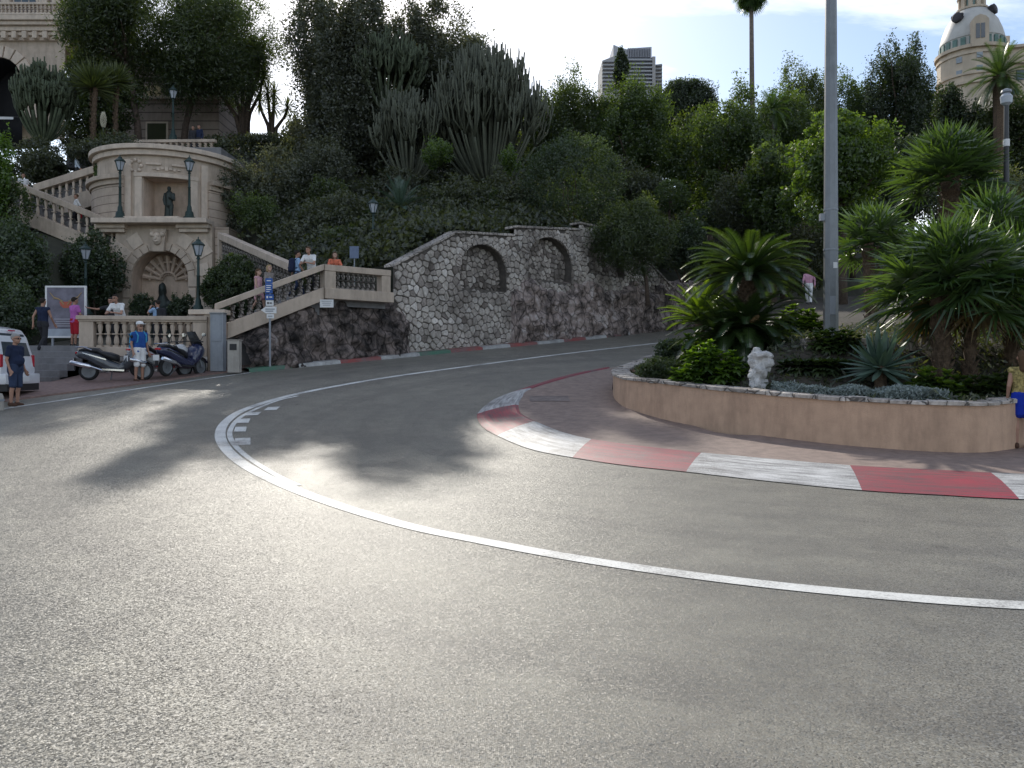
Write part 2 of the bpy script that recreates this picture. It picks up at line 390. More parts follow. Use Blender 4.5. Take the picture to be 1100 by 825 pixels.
def stones_mat():
    m,nt,b=newmat('dressed rubble stones'); tc=N(nt,'ShaderNodeTexCoord'); L=nt.links.new
    a=N(nt,'ShaderNodeAttribute',attribute_name='tint'); r=ramp(nt,[(0,(.23,.2,.18)),(.35,(.47,.425,.385)),(.7,(.56,.515,.465)),(1,(.69,.645,.6))]); L(a.outputs['Fac'],r.inputs[0])
    n=N(nt,'ShaderNodeTexNoise',Scale=9.0,Detail=8.0,Roughness=.7); L(tc.outputs['Object'],n.inputs['Vector'])
    rn=ramp(nt,[(.3,(.55,.54,.53)),(.68,(1.15,1.15,1.15))]); L(n.outputs['Fac'],rn.inputs[0])
    mx=N(nt,'ShaderNodeMixRGB',blend_type='MULTIPLY'); mx.inputs[0].default_value=1; L(r.outputs[0],mx.inputs[1]); L(rn.outputs[0],mx.inputs[2])
    n3=N(nt,'ShaderNodeTexNoise',Scale=.6,Detail=6.0,Roughness=.65); L(tc.outputs['Object'],n3.inputs['Vector'])
    r3=ramp(nt,[(.36,(.4,.39,.38)),(.58,(1.05,1.05,1.05))]); L(n3.outputs['Fac'],r3.inputs[0])
    m3=N(nt,'ShaderNodeMixRGB',blend_type='MULTIPLY'); m3.inputs[0].default_value=.9; L(mx.outputs[0],m3.inputs[1]); L(r3.outputs[0],m3.inputs[2])
    L(m3.outputs[0],b.inputs['Base Color']); b.inputs['Roughness'].default_value=.9; b.inputs['Specular IOR Level'].default_value=.2
    bp=N(nt,'ShaderNodeBump',Strength=.7,Distance=.03); L(n.outputs['Fac'],bp.inputs['Height']); L(bp.outputs[0],b.inputs['Normal'])
    return m
MAT['stones']=stones_mat()
MAT['mortar']=M('dark earthy mortar',(.1,.088,.078),.95,.3,5,.4,40)
# ------------------------------------------------------------------ camera, sky, sun
cam=bpy.data.cameras.new('camera'); co=bpy.data.objects.new('camera',cam); COL.objects.link(co)
co.location=(0,0,EYE); co.rotation_euler=(R(90),0,0); cam.sensor_width=36; cam.lens=F/1100*36
cam.shift_y=-(412.5-HY)/1100; cam.clip_end=4000; cam.clip_start=.05
scene.camera=co
scene.view_settings.view_transform='Standard'; scene.view_settings.look='None'; scene.view_settings.exposure=0
SUN_AZ=R(-11.5); SUN_EL=R(33.2)
w=bpy.data.worlds.new('World'); scene.world=w; w.use_nodes=True
nt=w.node_tree; bg=nt.nodes['Background']
sky=N(nt,'ShaderNodeTexSky',sky_type='NISHITA'); sky.sun_disc=False; sky.sun_elevation=SUN_EL; sky.sun_rotation=SUN_AZ
sky.air_density=1.0; sky.dust_density=.7; sky.ozone_density=1.2
tc=N(nt,'ShaderNodeTexCoord'); sp=N(nt,'ShaderNodeSeparateXYZ'); nt.links.new(tc.outputs['Generated'],sp.inputs[0])
zz=N(nt,'ShaderNodeMath',operation='ADD'); zz.inputs[1].default_value=.16; nt.links.new(sp.outputs['Z'],zz.inputs[0])
cb=N(nt,'ShaderNodeCombineXYZ')
for ax in 'XY':
    dv=N(nt,'ShaderNodeMath',operation='DIVIDE'); nt.links.new(sp.outputs[ax],dv.inputs[0]); nt.links.new(zz.outputs[0],dv.inputs[1]); nt.links.new(dv.outputs[0],cb.inputs[ax])
mpn=N(nt,'ShaderNodeMapping'); mpn.inputs['Scale'].default_value=(.75,1.5,1); mpn.inputs['Rotation'].default_value=(0,0,.35); mpn.inputs['Location'].default_value=(.4,.9,0)
nt.links.new(cb.outputs[0],mpn.inputs[0])
cn=N(nt,'ShaderNodeTexNoise',Scale=1.5,Detail=9.0,Roughness=.56,Distortion=.35); nt.links.new(mpn.outputs[0],cn.inputs['Vector'])
cr=ramp(nt,[(.47,(0,0,0)),(.63,(.92,.92,.92))]); nt.links.new(cn.outputs['Fac'],cr.inputs[0])
mx=N(nt,'ShaderNodeMixRGB'); mx.inputs[2].default_value=(9.5,9.7,10.2,1)
nt.links.new(cr.outputs[0],mx.inputs[0]); nt.links.new(sky.outputs[0],mx.inputs[1]); nt.links.new(mx.outputs[0],bg.inputs['Color'])
bg.inputs['Strength'].default_value=.165
sl=bpy.data.lights.new('sun','SUN'); sl.energy=4.2; sl.angle=R(.55); sl.color=(1,.94,.84)
so=bpy.data.objects.new('sun',sl); COL.objects.link(so)
sd=Vector((math.sin(SUN_AZ)*math.cos(SUN_EL),math.cos(SUN_AZ)*math.cos(SUN_EL),math.sin(SUN_EL)))
so.rotation_euler=sd.to_track_quat('Z','Y').to_euler(); so.location=(0,0,60)

# ------------------------------------------------------------------ curves
def catmull(pts,n=10):
    pts=[Vector((p[0],p[1])) for p in pts]; out=[]
    P=[2*pts[0]-pts[1]]+pts+[2*pts[-1]-pts[-2]]
    for i in range(1,len(P)-2):
        for k in range(n):
            t=k/n; a,b,c,d=P[i-1],P[i],P[i+1],P[i+2]
            out.append(.5*((2*b)+(c-a)*t+(2*a-5*b+4*c-d)*t*t+(3*b-a-3*c+d)*t**3))
    out.append(pts[-1]); return out
def normals2(pts):
    out=[]
    for i in range(len(pts)):
        d=(pts[min(i+1,len(pts)-1)]-pts[max(i-1,0)]).normalized(); out.append(Vector((-d.y,d.x)))
    return out
def ribbon(mb,pts,w,dz,mi=0,side=0):
    nr=normals2(pts); vs=[]
    for p,n in zip(pts,nr):
        for s in(-.5,.5):
            q=p+n*(w*(s+side)); vs.append((q.x,q.y,g(q.y)+dz))
    fs=[(2*i,2*i+1,2*i+3,2*i+2) for i in range(len(pts)-1)]
    mb.add(vs,fs,mi)
def xy(p): return Vector((p[0],p[1]))
def pxs(l): return [xy(gp(*p)) for p in l]

# ------------------------------------------------------------------ ground and road
mb=MB(); mb.add([(-1800,-600,-.6),(1800,-600,-.6),(1800,2600,-.6),(-1800,2600,-.6)],[(0,1,2,3)])
struct(mb.build('ground',MAT['hill']))
ys=[-30,-10,0,4]+[8+.5*i for i in range(30)]+[24+2*i for i in range(25)]
mb=MB(); xs=[-60,-30,-15,0,15,30,60]
mb.add([(x,y,g(y)) for y in ys for x in xs],[(j*7+i,j*7+i+1,j*7+i+8,j*7+i+7) for j in range(len(ys)-1) for i in range(6)])
struct(mb.build('road',MAT['asphalt'],smooth='all'))

# road markings
mb=MB()
main=catmull(pxs([(745,364),(690,370.5),(600,381),(500,394),(420,405),(350,417),(300,428),(262,440.5),(243,453),(236.5,466),(242,481),(262,499),(300,519),(360,542),(440,565.5),(520,582),(600,597),(700,612.5),(800,625.5),(900,636),(1000,644.5),(1100,651),(1240,658)]),8)
ribbon(mb,main,.2,.006)
inner=catmull(pxs([(320,425.5),(300,430),(278,438.2),(257.5,449),(247.5,462),(249,474),(263,489),(292,508),(320,522)]),8)
ribbon(mb,inner,.1,.007)
for (a,b,c,d) in [((288,437.6),(301,437.0),(297,440.4),(283,441)),((267,443.2),(281,442.6),(277,446),(263,446.6)),((256,450.2),(269,449.8),(267,454.4),(253,454.6)),((253,458.8),(265,458.6),(264,463.8),(251,464)),((252.5,471),(269,470.6),(269,478),(252.5,478.4))]:
    q=[gp(*p) for p in(a,b,c,d)]; mb.add([p+Vector((0,0,.007)) for p in q],[(0,1,2,3)])
edge=catmull(pxs([(-60,452),(0,440),(60,431),(120,422),(200,410),(268,400.5)]),6)
ribbon(mb,edge,.13,.006)
isl=catmull(pxs([(606,404.5),(630,400),(661,395.5),(700,388),(735,381)]),6)
ribbon(mb,isl,.16,.006)
struct(mb.build('road_marking',MAT['line']))

# far side gutter + pavement on the left (red paving between the edge line and the stairs)
mb=MB()
kl=[xy(gp(*p)) for p in((-160,470),(-60,448),(0,432.5),(60,424.5),(115,418),(200,406.5),(262,398))]
for a,b in zip(kl,kl[1:]):
    nn=8
    for i in range(nn):
        p=a.lerp(b,i/nn); q=a.lerp(b,(i+1)/nn)
        def zz_(v,dz=.05): return (v.x,v.y,g(v.y)+dz)
        far=lambda v: Vector((v.x-4.6,v.y+3.0))
        mb.add([zz_(p),zz_(q),zz_(far(q)),zz_(far(p))],[(0,1,2,3)])
        mb.add([zz_(p,-.02),zz_(q,-.02),zz_(q),zz_(p)],[(0,1,2,3)])
struct(mb.build('pavement',MAT['paver']))
# island pavement
outer=catmull(pxs([(700,388),(650,396),(602,405.5),(544,424),(524,434),(513,445),(514,453),(520,460.5),(534,468.5),(570,483),(615,492),(672,500.5),(737,507.5),(830,518),(926,527.5),(1010,532.5),(1095,537),(1250,541),(1420,545)]),8)
innr=catmull(pxs([(700,389),(655,397.5),(617,406),(571,420),(561,429),(557,438),(559,446),(565,450.5),(576,456),(603,467),(637,475.5),(692,483.5),(755,490.5),(830,497.5),(912,504.5),(985,508.5),(1062,512.5),(1230,519),(1400,523)]),8)
mb=MB()
cen=Vector((9.5,19))
vs=[(p.x,p.y,g(p.y)+.062) for p in innr]; 
fan=[]
for k,p in enumerate(innr):
    for t in(.35,.7): 
        q=p.lerp(Vector((max(4.8,p.x+2),max(p.y+2,16))),t); fan.append((q.x,q.y,g(q.y)+.062))
n=len(innr); mb.add(vs+fan,[(i,i+1,n+2*i+2,n+2*i) for i in range(n-1)]+[(n+2*i,n+2*i+2,n+2*i+3,n+2*i+1) for i in range(n-1)])
struct(mb.build('island_pavement',MAT['islepave'],smooth='all'))
# inner kerb: low sloping blocks, red and white
mb=MB()
# resample both by matching index (same number of control points)
uvs=[]
def colour_of(i):
    # i: curve index; control i/8
    c=i/8
    for lim,col in((3,0),(5,1),(8,0),(10,1),(12,0),(14,1),(16,0)):
        if c<lim: return col
    return 1
dist=0; prof=[(0,.012),(.18,.045),(.55,.085),(.92,.09),(1,.062)]
rows=[]
for i,(a,b) in enumerate(zip(outer,innr)):
    if i: dist+=(a-outer[i-1]).length
    rows.append(([Vector((*(a.lerp(b,t)),0))+Vector((0,0,g(a.lerp(b,t).y)+h)) for t,h in prof],dist))
for i in range(8,len(rows)-1):
    c=colour_of(i)
    for k in range(len(prof)-1):
        mb.add([rows[i][0][k],rows[i+1][0][k],rows[i+1][0][k+1],rows[i][0][k+1]],[(0,1,2,3)],c)
        uvs+= [(rows[i][1],k/4),(rows[i+1][1],k/4),(rows[i+1][1],(k+1)/4),(rows[i][1],(k+1)/4)]
o=mb.build('kerb',[MAT['kred'],MAT['kwhite']],fix=False)
uvl=o.data.uv_layers.new(name='UVMap')
for li,uv in enumerate(uvs): uvl.data[li].uv=uv
struct(o)
# manhole cover on island
mh=gp(590,431); mb=MB()
def patch(mb,x0,x1,y0,y1,dz):
    mb.add([(mh.x+x,mh.y+y,g(mh.y+y)+dz) for x,y in((x0,y0),(x1,y0),(x1,y1),(x0,y1))],[(0,1,2,3)])
patch(mb,-.5,.5,-.42,.42,.066)
for q in((-.5,.5,-.42,-.37),(-.5,.5,.37,.42),(-.5,-.45,-.37,.37),(.45,.5,-.37,.37),(-.03,.03,-.37,.37)): patch(mb,*q,.072)
tag(mb.build('manhole_cover',M('worn iron cover',(.17,.135,.122),.7,.3,6),loc=(mh.x,mh.y,mh.z)),'rectangular metal manhole cover set in the island paving','manhole cover')

# far kerb along the rock wall
far=catmull(pxs([(268,400.2),(340,393),(420,385.5),(500,377.5),(560,371.8),(610,367),(650,362.8),(700,356.5),(730,352),(748,349)]),24)
mb=MB(); L=0; blk=1.75; cols=[2,1,0]
L0=0
for a,b in zip(far,far[1:]):
    seg=(b-a).length; c=[2,1,0,1,2,0,1,0,1,0,1,0][int(L/blk)%12] if L<14 else [1,0][int(L/blk)%2]
    n_=Vector((-(b-a).y,(b-a).x)).normalized()
    P=lambda p,o_,h:(p.x+n_.x*o_,p.y+n_.y*o_,g(p.y+n_.y*o_)+h)
    ra=[P(a,0,0),P(a,.04,.12),P(a,.3,.13),P(a,.5,.1)]; rb=[P(b,0,0),P(b,.04,.12),P(b,.3,.13),P(b,.5,.1)]
    for k in range(3): mb.add([ra[k],rb[k],rb[k+1],ra[k+1]],[(0,1,2,3)],c)
    mb.add([P(a,.5,.1),P(b,.5,.1),P(b,1.6,.1),P(a,1.6,.1)],[(0,1,2,3)],3)
    L+=seg
struct(mb.build('kerb',[MAT['fred'],MAT['fwhite'],MAT['fgreen'],MAT['islepave']]))

# ------------------------------------------------------------------ hill
cps=[(-5.4,31.8,4.9),(-3.1,34,6.9),(-.5,36.8,7.2),(3,40.4,8.0),(6,43.5,7.6),(10,48.5,6.8),(16,56,7),(24,64,8),
(-12,46,10.8),(-4,46,11),(4,52,11.5),(14,60,11),(-20,47,11.5),(-30,46,11),(-40,60,14),(-20,60,18.2),(-20,54,16),(-5,60,16),(8,65,16.5),(25,75,15),(45,80,14),(60,90,15),
(0,90,21),(-40,90,20),(40,110,20),(0,130,24),(-60,130,24),(80,130,20),(-18,42.5,8.7),(-24,41,8.5),(-24,30,3.2),(-24,36,6.2),(-40,30,4),(-40,40,8),(-11,37,6.0),(-8.7,33.5,4.6),(-8,38,7.4),(-13.5,41,8.3)]
CPA=np.array(cps,float)
def tps_k(r2): return np.where(r2>0,r2*np.log(np.maximum(r2,1e-9))*.5,0)
NCP=len(CPA); d2=((CPA[:,None,:2]-CPA[None,:,:2])**2).sum(2)
Kq=np.zeros((NCP+3,NCP+3)); Kq[:NCP,:NCP]=tps_k(d2)+np.eye(NCP)*4; Kq[:NCP,NCP]=1; Kq[:NCP,NCP+1:]=CPA[:,:2]; Kq[NCP,:NCP]=1; Kq[NCP+1:,:NCP]=CPA[:,:2].T
TPSW=np.linalg.solve(Kq,np.r_[CPA[:,2],0,0,0])
def H(x,y):
    r2=(CPA[:,0]-x)**2+(CPA[:,1]-y)**2
    return float(tps_k(r2)@TPSW[:NCP]+TPSW[NCP]+TPSW[NCP+1]*x+TPSW[NCP+2]*y)
Wl=[(-8.9,26.6),(-4.65,31.1),(.4,36),(4.7,41),(9.9,47.8),(16,55),(24,63),(40,76),(80,100)]
def wall_y(x):
    for a,b in zip(Wl,Wl[1:]):
        if x<=b[0]: return a[1]+(b[1]-a[1])*(x-a[0])/(b[0]-a[0])
    return 100
def bound(x):
    if x<-21.45: return 27.4
    if x<-14: return 42.3
    if x<-8.6: return 42.3+(x+14)/5.4*-9.3
    if x<-5.2: return 33.0+(x+8.6)/3.4*-1.0
    return wall_y(x)+1.7
mb=MB(); xs=list(np.arange(-75,-21.5,1.5))+[-21.46,-21.44]+list(np.arange(-20.5,30,.75))+list(np.arange(30,90,2.5))
ts=[0]+list(np.geomspace(.4,95,40)); vs=[]
for x in xs:
    b=bound(x)
    vs.append((x,b,min(H(x,b),g(b))-.5 if x>-21.45 else 1.5))
    for t in ts:
        y=b+t; z=H(x,y)+.35*noise.noise(Vector((x*.5,y*.5,0)))*min(1,t)
        vs.append((x,y,z))
m_=len(ts)+1
mb.add(vs,[(i*m_+j,(i+1)*m_+j,(i+1)*m_+j+1,i*m_+j+1) for i in range(len(xs)-1) for j in range(m_-1)])
struct(mb.build('hill',MAT['hill'],smooth='all'))

# ------------------------------------------------------------------ planter wall and island garden
base=[(12,39),(9.5,35),(7.3,31.5),(5.4,28),(3.9,25),(2.95,22.6)]+[tuple(xy(gp(*p))) for p in((659,428),(664,435),(672,440.5),(700,450),(730,457.5),(780,466),(830,473),(900,481.5),(980,488),(1030,490.3),(1062,490.2))]
base2=[tuple(xy(gp(1062,490.2))),(8.55,13.55),(9.6,14.1),(11.5,14.6),(15,15.2)]
pw=catmull(base,8); pw2=catmull(base2,4)
path=pw+pw2[1:]
th=thing('planter_wall','low salmon rendered planter wall with flagstone top curving around the island garden','wall',(4.25,15.8,g(15.8)))
def wall_h(i): 
    y=path[i].y
    return .84 if y<17 else max(.45,.84-(y-17)*.06)
for _ in range(3): path=[path[0]]+[(path[i-1]+2*path[i]+path[i+1])/4 for i in range(1,len(path)-1)]+[path[-1]]
nr=normals2(path); body=MB(); cop=MB(); rnd=random.Random(4)
for i in range(len(path)-1):
    a,b=path[i],path[i+1]; na,nb=nr[i],nr[i+1]; ha,hb=wall_h(i),wall_h(i+1)
    q=lambda p,n,o,z: (p.x+n.x*o,p.y+n.y*o,g(p.y)+z)
    body.add([q(a,na,0,-.05),q(b,nb,0,-.05),q(b,nb,0,hb),q(a,na,0,ha)],[(0,1,2,3)])
    body.add([q(a,na,.36,-.05),q(b,nb,.36,-.05),q(b,nb,.36,hb),q(a,na,.36,ha)],[(3,2,1,0)])
# coping stones laid individually along the wall
cum=[0]
for a,b in zip(path,path[1:]): cum.append(cum[-1]+(b-a).length)
def along(s):
    for i in range(len(cum)-1):
        if s<=cum[i+1]:
            t=(s-cum[i])/(cum[i+1]-cum[i]); p=path[i].lerp(path[i+1],t); n=nr[i].lerp(nr[i+1],t).normalized(); h=wall_h(i)+(wall_h(i+1)-wall_h(i))*t
            return p,n,h
    return path[-1],nr[-1],wall_h(len(path)-1)
s=0
while s<cum[-1]-.3:
    l=rnd.uniform(.28,.62); e=min(s+l,cum[-1])
    o0=-.045+rnd.uniform(-.018,.018); o1=.42+rnd.uniform(-.03,.03); t0=rnd.uniform(.055,.085); dz=rnd.uniform(-.006,.008)
    q=[]
    for ss in(s+.008,(s+e)/2,e-.008):
        p,n,h=along(ss)
        for o_,zz0 in((o0,0),(o0-.006,t0*.8),(o0+.02,t0),(o1,t0),(o1,0)):
            q.append((p.x+n.x*o_,p.y+n.y*o_,g(p.y)+h+dz+zz0+.001))
    fs=[(a*5+k,(a+1)*5+k,(a+1)*5+(k+1)%5,a*5+(k+1)%5) for a in(0,1) for k in range(5)]+[(0,1,2,3,4),(14,13,12,11,10)]
    cop.add(q,fs); s=e
body.build('rendered_face',MAT['plaster'],th,smooth=True,world=True)
cop.build('coping',MAT['coping'],th,world=True)
# garden soil sheet
def GZ(x,y):
    # height of the island garden
    sm=lambda t: (lambda u:u*u*(3-2*u))(max(0,min(1,t)))
    return max(1.0,g(y)+max(.36,.62-max(0,y-18)*.05))+1.08*sm((y-14.8)/3.0)*sm((x-max(3.6,.215*y+.25))/2.4)+max(0,min(.3,(y-18)*.05))*sm((x-.3*y)/3)
def gl(y):
    # left limit of garden at row y
    best=None
    for a,b in zip(pw,pw[1:]):
        if (a.y-y)*(b.y-y)<=0 and a.y!=b.y:
            x=a.x+(b.x-a.x)*(y-a.y)/(b.y-a.y); best=x if best is None else min(best,x)
    return best
def gf(x):
    lo=None
    for a,b in zip(path,path[1:]):
        if (a.x-x)*(b.x-x)<=0 and a.x!=b.x:
            y=a.y+(b.y-a.y)*(x-a.x)/(b.x-a.x); lo=y if lo is None else min(lo,y)
    return lo if lo is not None else 15.2
mb=MB(); xs=[2.75]+list(np.arange(3.0,32,.5)); vs=[]; m2=30
for x in xs:
    y0=gf(x)+.3
    ups=[a.y+(b.y-a.y)*(x-a.x)/(b.x-a.x) for a,b in zip(pw,pw[1:]) if (a.x-x)*(b.x-x)<=0 and a.x!=b.x]
    y1=21.6 if x<3 else (max(ups)-.3 if x<11.9 and ups else wall_y(x)-9.5)
    for j in range(m2+1):
        t=(j/m2)**1.3; y=y0+(y1-y0)*t
        z=GZ(x,y)-.14*(1-min(1,t*6))
        vs.append((x,y,z+.05*noise.noise(Vector((x*1.5,y*1.5,3)))))
    vs.append((x,y1+.4,g(y1)-.2))
m3=m2+2
mb.add(vs,[(i*m3+j,(i+1)*m3+j,(i+1)*m3+j+1,i*m3+j+1) for i in range(len(xs)-1) for j in range(m3-1)])
struct(mb.build('garden_bed',MAT['soil'],smooth='all'))
# ------------------------------------------------------------------ terrace, steps, balustrade
TZ=2.3
mb=MB(); mb.add([(-24,26.0,TZ),(-9.3,26.9,TZ),(-8.2,33.5,TZ),(-14,41.2,TZ),(-24,41.2,TZ)],[(0,1,2,3,4)])
mb.add([(-24,26.0,TZ),(-9.3,26.9,TZ),(-9.3,26.9,.5),(-24,26.0,.5)],[(0,1,2,3)])
struct(mb.build('terrace',MAT['step']))
st=thing('entrance_steps','wide grey stone steps climbing from the red pavement to the terrace','steps',(-15.2,23.6,g(23.4)))
mb=MB()
for k in range(6):
    z1=1.13+(k+1)*(TZ+.012-1.13)/6; y0=23.5+k*.42
    mb.box((-16.6,(y0+26.15)/2,z1-.5),(6.0,26.15-y0,1.0))
mb.build('treads',MAT['step'],st,world=True,bevel=.015)

def baluster_mesh(h,r=.085):
    mb=MB(); mb.box((0,0,.03),(.17,.17,.06)); mb.box((0,0,h-.03),(.17,.17,.06))
    mb.box((0,0,h*.52),(.18,.18,.035))
    pr=[(.05,.06),(.075,.1),(r,.2*h),(.07,.36*h),(.042,.47*h),(.05,.5*h),(.042,.56*h),(.068,.67*h),(r*.96,.8*h),(.075,.88*h),(.05,h-.06)]
    mb.lathe(pr,n=8); return mb
bal_m=[None]
def balusters(parent,pts,h,mat,scale=1.0):
    # one mesh shared by children
    first=None
    for p in pts:
        if first is None:
            first=baluster_mesh(h).build('baluster',mat,parent,smooth=True); o=first
        else:
            o=first.copy(); COL.objects.link(o)
        o.parent=parent; o.location=Vector(p)-parent.location
# front balustrade : from (85) to (225)
A=at(86,395,25.7); B=at(224,395,26.2); zt=EYE+55/F*26
bt=thing('balustrade','sandstone balustrade with urn shaped balusters behind the parked scooters','balustrade',((A.x+B.x)/2,26,g(25)))
dr=(B-A).normalized(); dr.z=0
mb=MB()
a=Vector((A.x,A.y,0)); b=Vector((B.x,B.y,0))
ztop=EYE+55/F*26
mb.beam(a-dr*.05+Vector((0,0,ztop-.06)),b+Vector((0,0,ztop-.06)),.46,.13)
mb.beam(a+Vector((0,0,ztop-.155)),b+Vector((0,0,ztop-.155)),.36,.06)
mb.build('handrail',MAT['sand'],bt,world=True,bevel=.02)
mb=MB(); zb=EYE+22/F*26
mb.beam(a+Vector((0,0,zb-.15)),b+Vector((0,0,zb-.15)),.38,.30)
mb.build('base_course',MAT['sand'],bt,world=True,bevel=.02)
mb=MB(); mb.beam(a+Vector((0,0,zb-.7)),b+Vector((0,0,zb-.7)),.36,.8)
mb.build('plinth',MAT['rubble'],bt,world=True)
hb=ztop-.185-zb
for p in(a+dr*.32,b-dr*.16):
    mb=MB(); mb.beam(p-dr*.3+Vector((0,0,zb+hb/2)),p+dr*.14+Vector((0,0,zb+hb/2)),.3,hb)
    mb.build('end_panel',MAT['sand'],bt,world=True,bevel=.012)
Lb=(b-a).length; nb=13
balusters(bt,[a+dr*(.62+(Lb-1.0)*k/(nb-1))+Vector((0,0,zb)) for k in range(nb)],hb,MAT['sand'])

# ------------------------------------------------------------------ lower stair flight with landing (front, beside the rock)
st=thing('stair_flight','sandstone stair flight with sloping parapet rising to the viewing landing above the rocks','staircase',(-8.6,27.2,1.4))
A=at(243,395,26.75); B=at(346,395,28.55); Cc=at(417,395,30.35)
def zp(py,d): return EYE+(HY-py)/F*d
inl=Vector((-.68,.73,0))
def v3(p,z): return Vector((p.x,p.y,z))
# parapet members
def sloped(mb,p,q,zp0,zp1,zq0,zq1,w=.34,off=0,mi=0):
    d=(q-p); d.z=0; n=Vector((-d.y,d.x,0)).normalized()
    vs=[]
    for r,z0,z1 in((p,zp0,zp1),(q,zq0,zq1)):
        for o,z in((off-w/2,z0),(off+w/2,z0),(off+w/2,z1),(off-w/2,z1)): vs.append((r.x+n.x*o,r.y+n.y*o,z))
    mb.add(vs,[(3,2,1,0),(4,5,6,7),(0,1,5,4),(1,2,6,5),(2,3,7,6),(3,0,4,7)],mi)
P0=at(232,395,26.5)
mb=MB()
sloped(mb,A,B,zp(364,26.75),zp(347,26.75),zp(323,28.55),zp(309,28.55),.4)
mb.build('stringer',MAT['sand'],st,world=True,bevel=.02)
mb=MB()
sloped(mb,P0,B,zp(333,26.5),zp(326,26.5),zp(290.5,28.55),zp(284,28.55),.42)
sloped(mb,B+(Cc-B).normalized()*.001,Cc,zp(291,28.55),zp(284.3,28.55),zp(291,28.55),zp(284.3,28.55),.42)
mb.build('handrail',MAT['sand'],st,world=True,bevel=.02)
mb=MB()
zl0=zp(321,28.55); zl1=zp(309.5,28.55); e=Cc+(Cc-B).normalized()*.1
sloped(mb,B,e,zl0,zl1,zl0,zl1,.46,-.03)
mb.build('landing_band',MAT['sand'],st,world=True,bevel=.02)
u=(Cc-B).normalized()
for p,wd in((B+u*.23,.44),(Cc-u*.2,.38)):
    mb=MB(); sloped(mb,p-u*wd/2,p+u*wd/2,zl1,zp(291.2,28.55),zl1,zp(291.2,28.55),.38)
    mb.build('pier',MAT['sand'],st,world=True,bevel=.01)
# newel pier at the foot
mb=MB(); q=at(229,395,26.35)
mb.box((q.x,q.y,(zp(338,26.3)+.8)/2),(.42,.42,zp(338,26.3)-.8)); 
mb.build('newel',MAT['sand'],st,world=True,bevel=.01)
mb=MB(); mb.box((q.x-.12,q.y,zp(335.5,26.3)),(1.2,.56,.16)); mb.build('newel_cap',MAT['sandlt'],st,world=True,bevel=.02)
# steps and landing slab
mb=MB(); nst=12; zA=zp(347,26.75)-.45; zB=zl1-.2
for k in range(nst):
    p=A+(B-A)*(k/nst); r=A+(B-A)*((k+1)/nst); zt=zA+(zB-zA)*(k+1)/nst
    vs=[]
    for s_ in(p,r):
        for o_ in(.2,2.3): vs.append(v3(s_+inl*o_,1.2)); vs.append(v3(s_+inl*o_,zt))
    mb.add(vs,[(0,1,3,2),(4,6,7,5),(0,4,5,1),(2,3,7,6),(1,5,7,3),(0,2,6,4)])
mb.build('treads',MAT['step'],st,world=True)
mb=MB(); vs=[]
for z in(zB-.4,zB):
    for p in(B+inl*.2,Cc+inl*.2,Cc+inl*2.3,B+inl*2.3): vs.append(v3(p,z))
mb.add(vs,[(3,2,1,0),(4,5,6,7),(0,1,5,4),(1,2,6,5),(2,3,7,6),(3,0,4,7)])
mb.build('landing_slab',MAT['step'],st,world=True)
LAND=zB
pts=[]
for k in range(11):
    t=(k+.7)/11.4; p=A+(B-A)*t; pts.append(v3(p,zp(347,26.75)+(zp(309,28.55)-zp(347,26.75))*t-.0))
balusters(st,pts,.53,MAT['shadetone'])
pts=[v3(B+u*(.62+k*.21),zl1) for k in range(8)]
balusters(st,pts,zp(291,28.55)-zl1,MAT['shadetone'])
def stair_z(t): return zA+(zB-zA)*(int(t*nst)+1)/nst

# upper right flight parapet going back to the grotto
A2=at(238,395,38.2); B2=at(314,395,31.8)
st2=thing('stair_flight','upper stair flight with sandstone rail descending from the drum tower behind the clipped hedge','staircase',(-11,34.5,TZ))
mb=MB(); sloped(mb,A2,B2,zp(257,38.2),zp(250,38.2),zp(291,31.8),zp(283,31.8),.4); mb.build('handrail',MAT['sand'],st2,world=True,bevel=.02)
mb=MB(); sloped(mb,A2,B2,TZ,zp(287,38.2),TZ,zp(318,31.8),.36); mb.build('stringer',MAT['shadetone'],st2,world=True)
mb=MB(); dd=(B2-A2).normalized(); q=A2+dd*.2; sloped(mb,A2,q,zp(287,38.2),zp(257,38.2),zp(287,38.2),zp(257,38.2)-.05,.38); mb.build('pier',MAT['sand'],st2,world=True)
pts=[v3(A2+(B2-A2)*((k+.8)/25),zp(287,38.2)+(zp(318,31.8)-zp(287,38.2))*(k+.8)/25) for k in range(24)]
balusters(st2,pts,1.24,MAT['shadetone'])

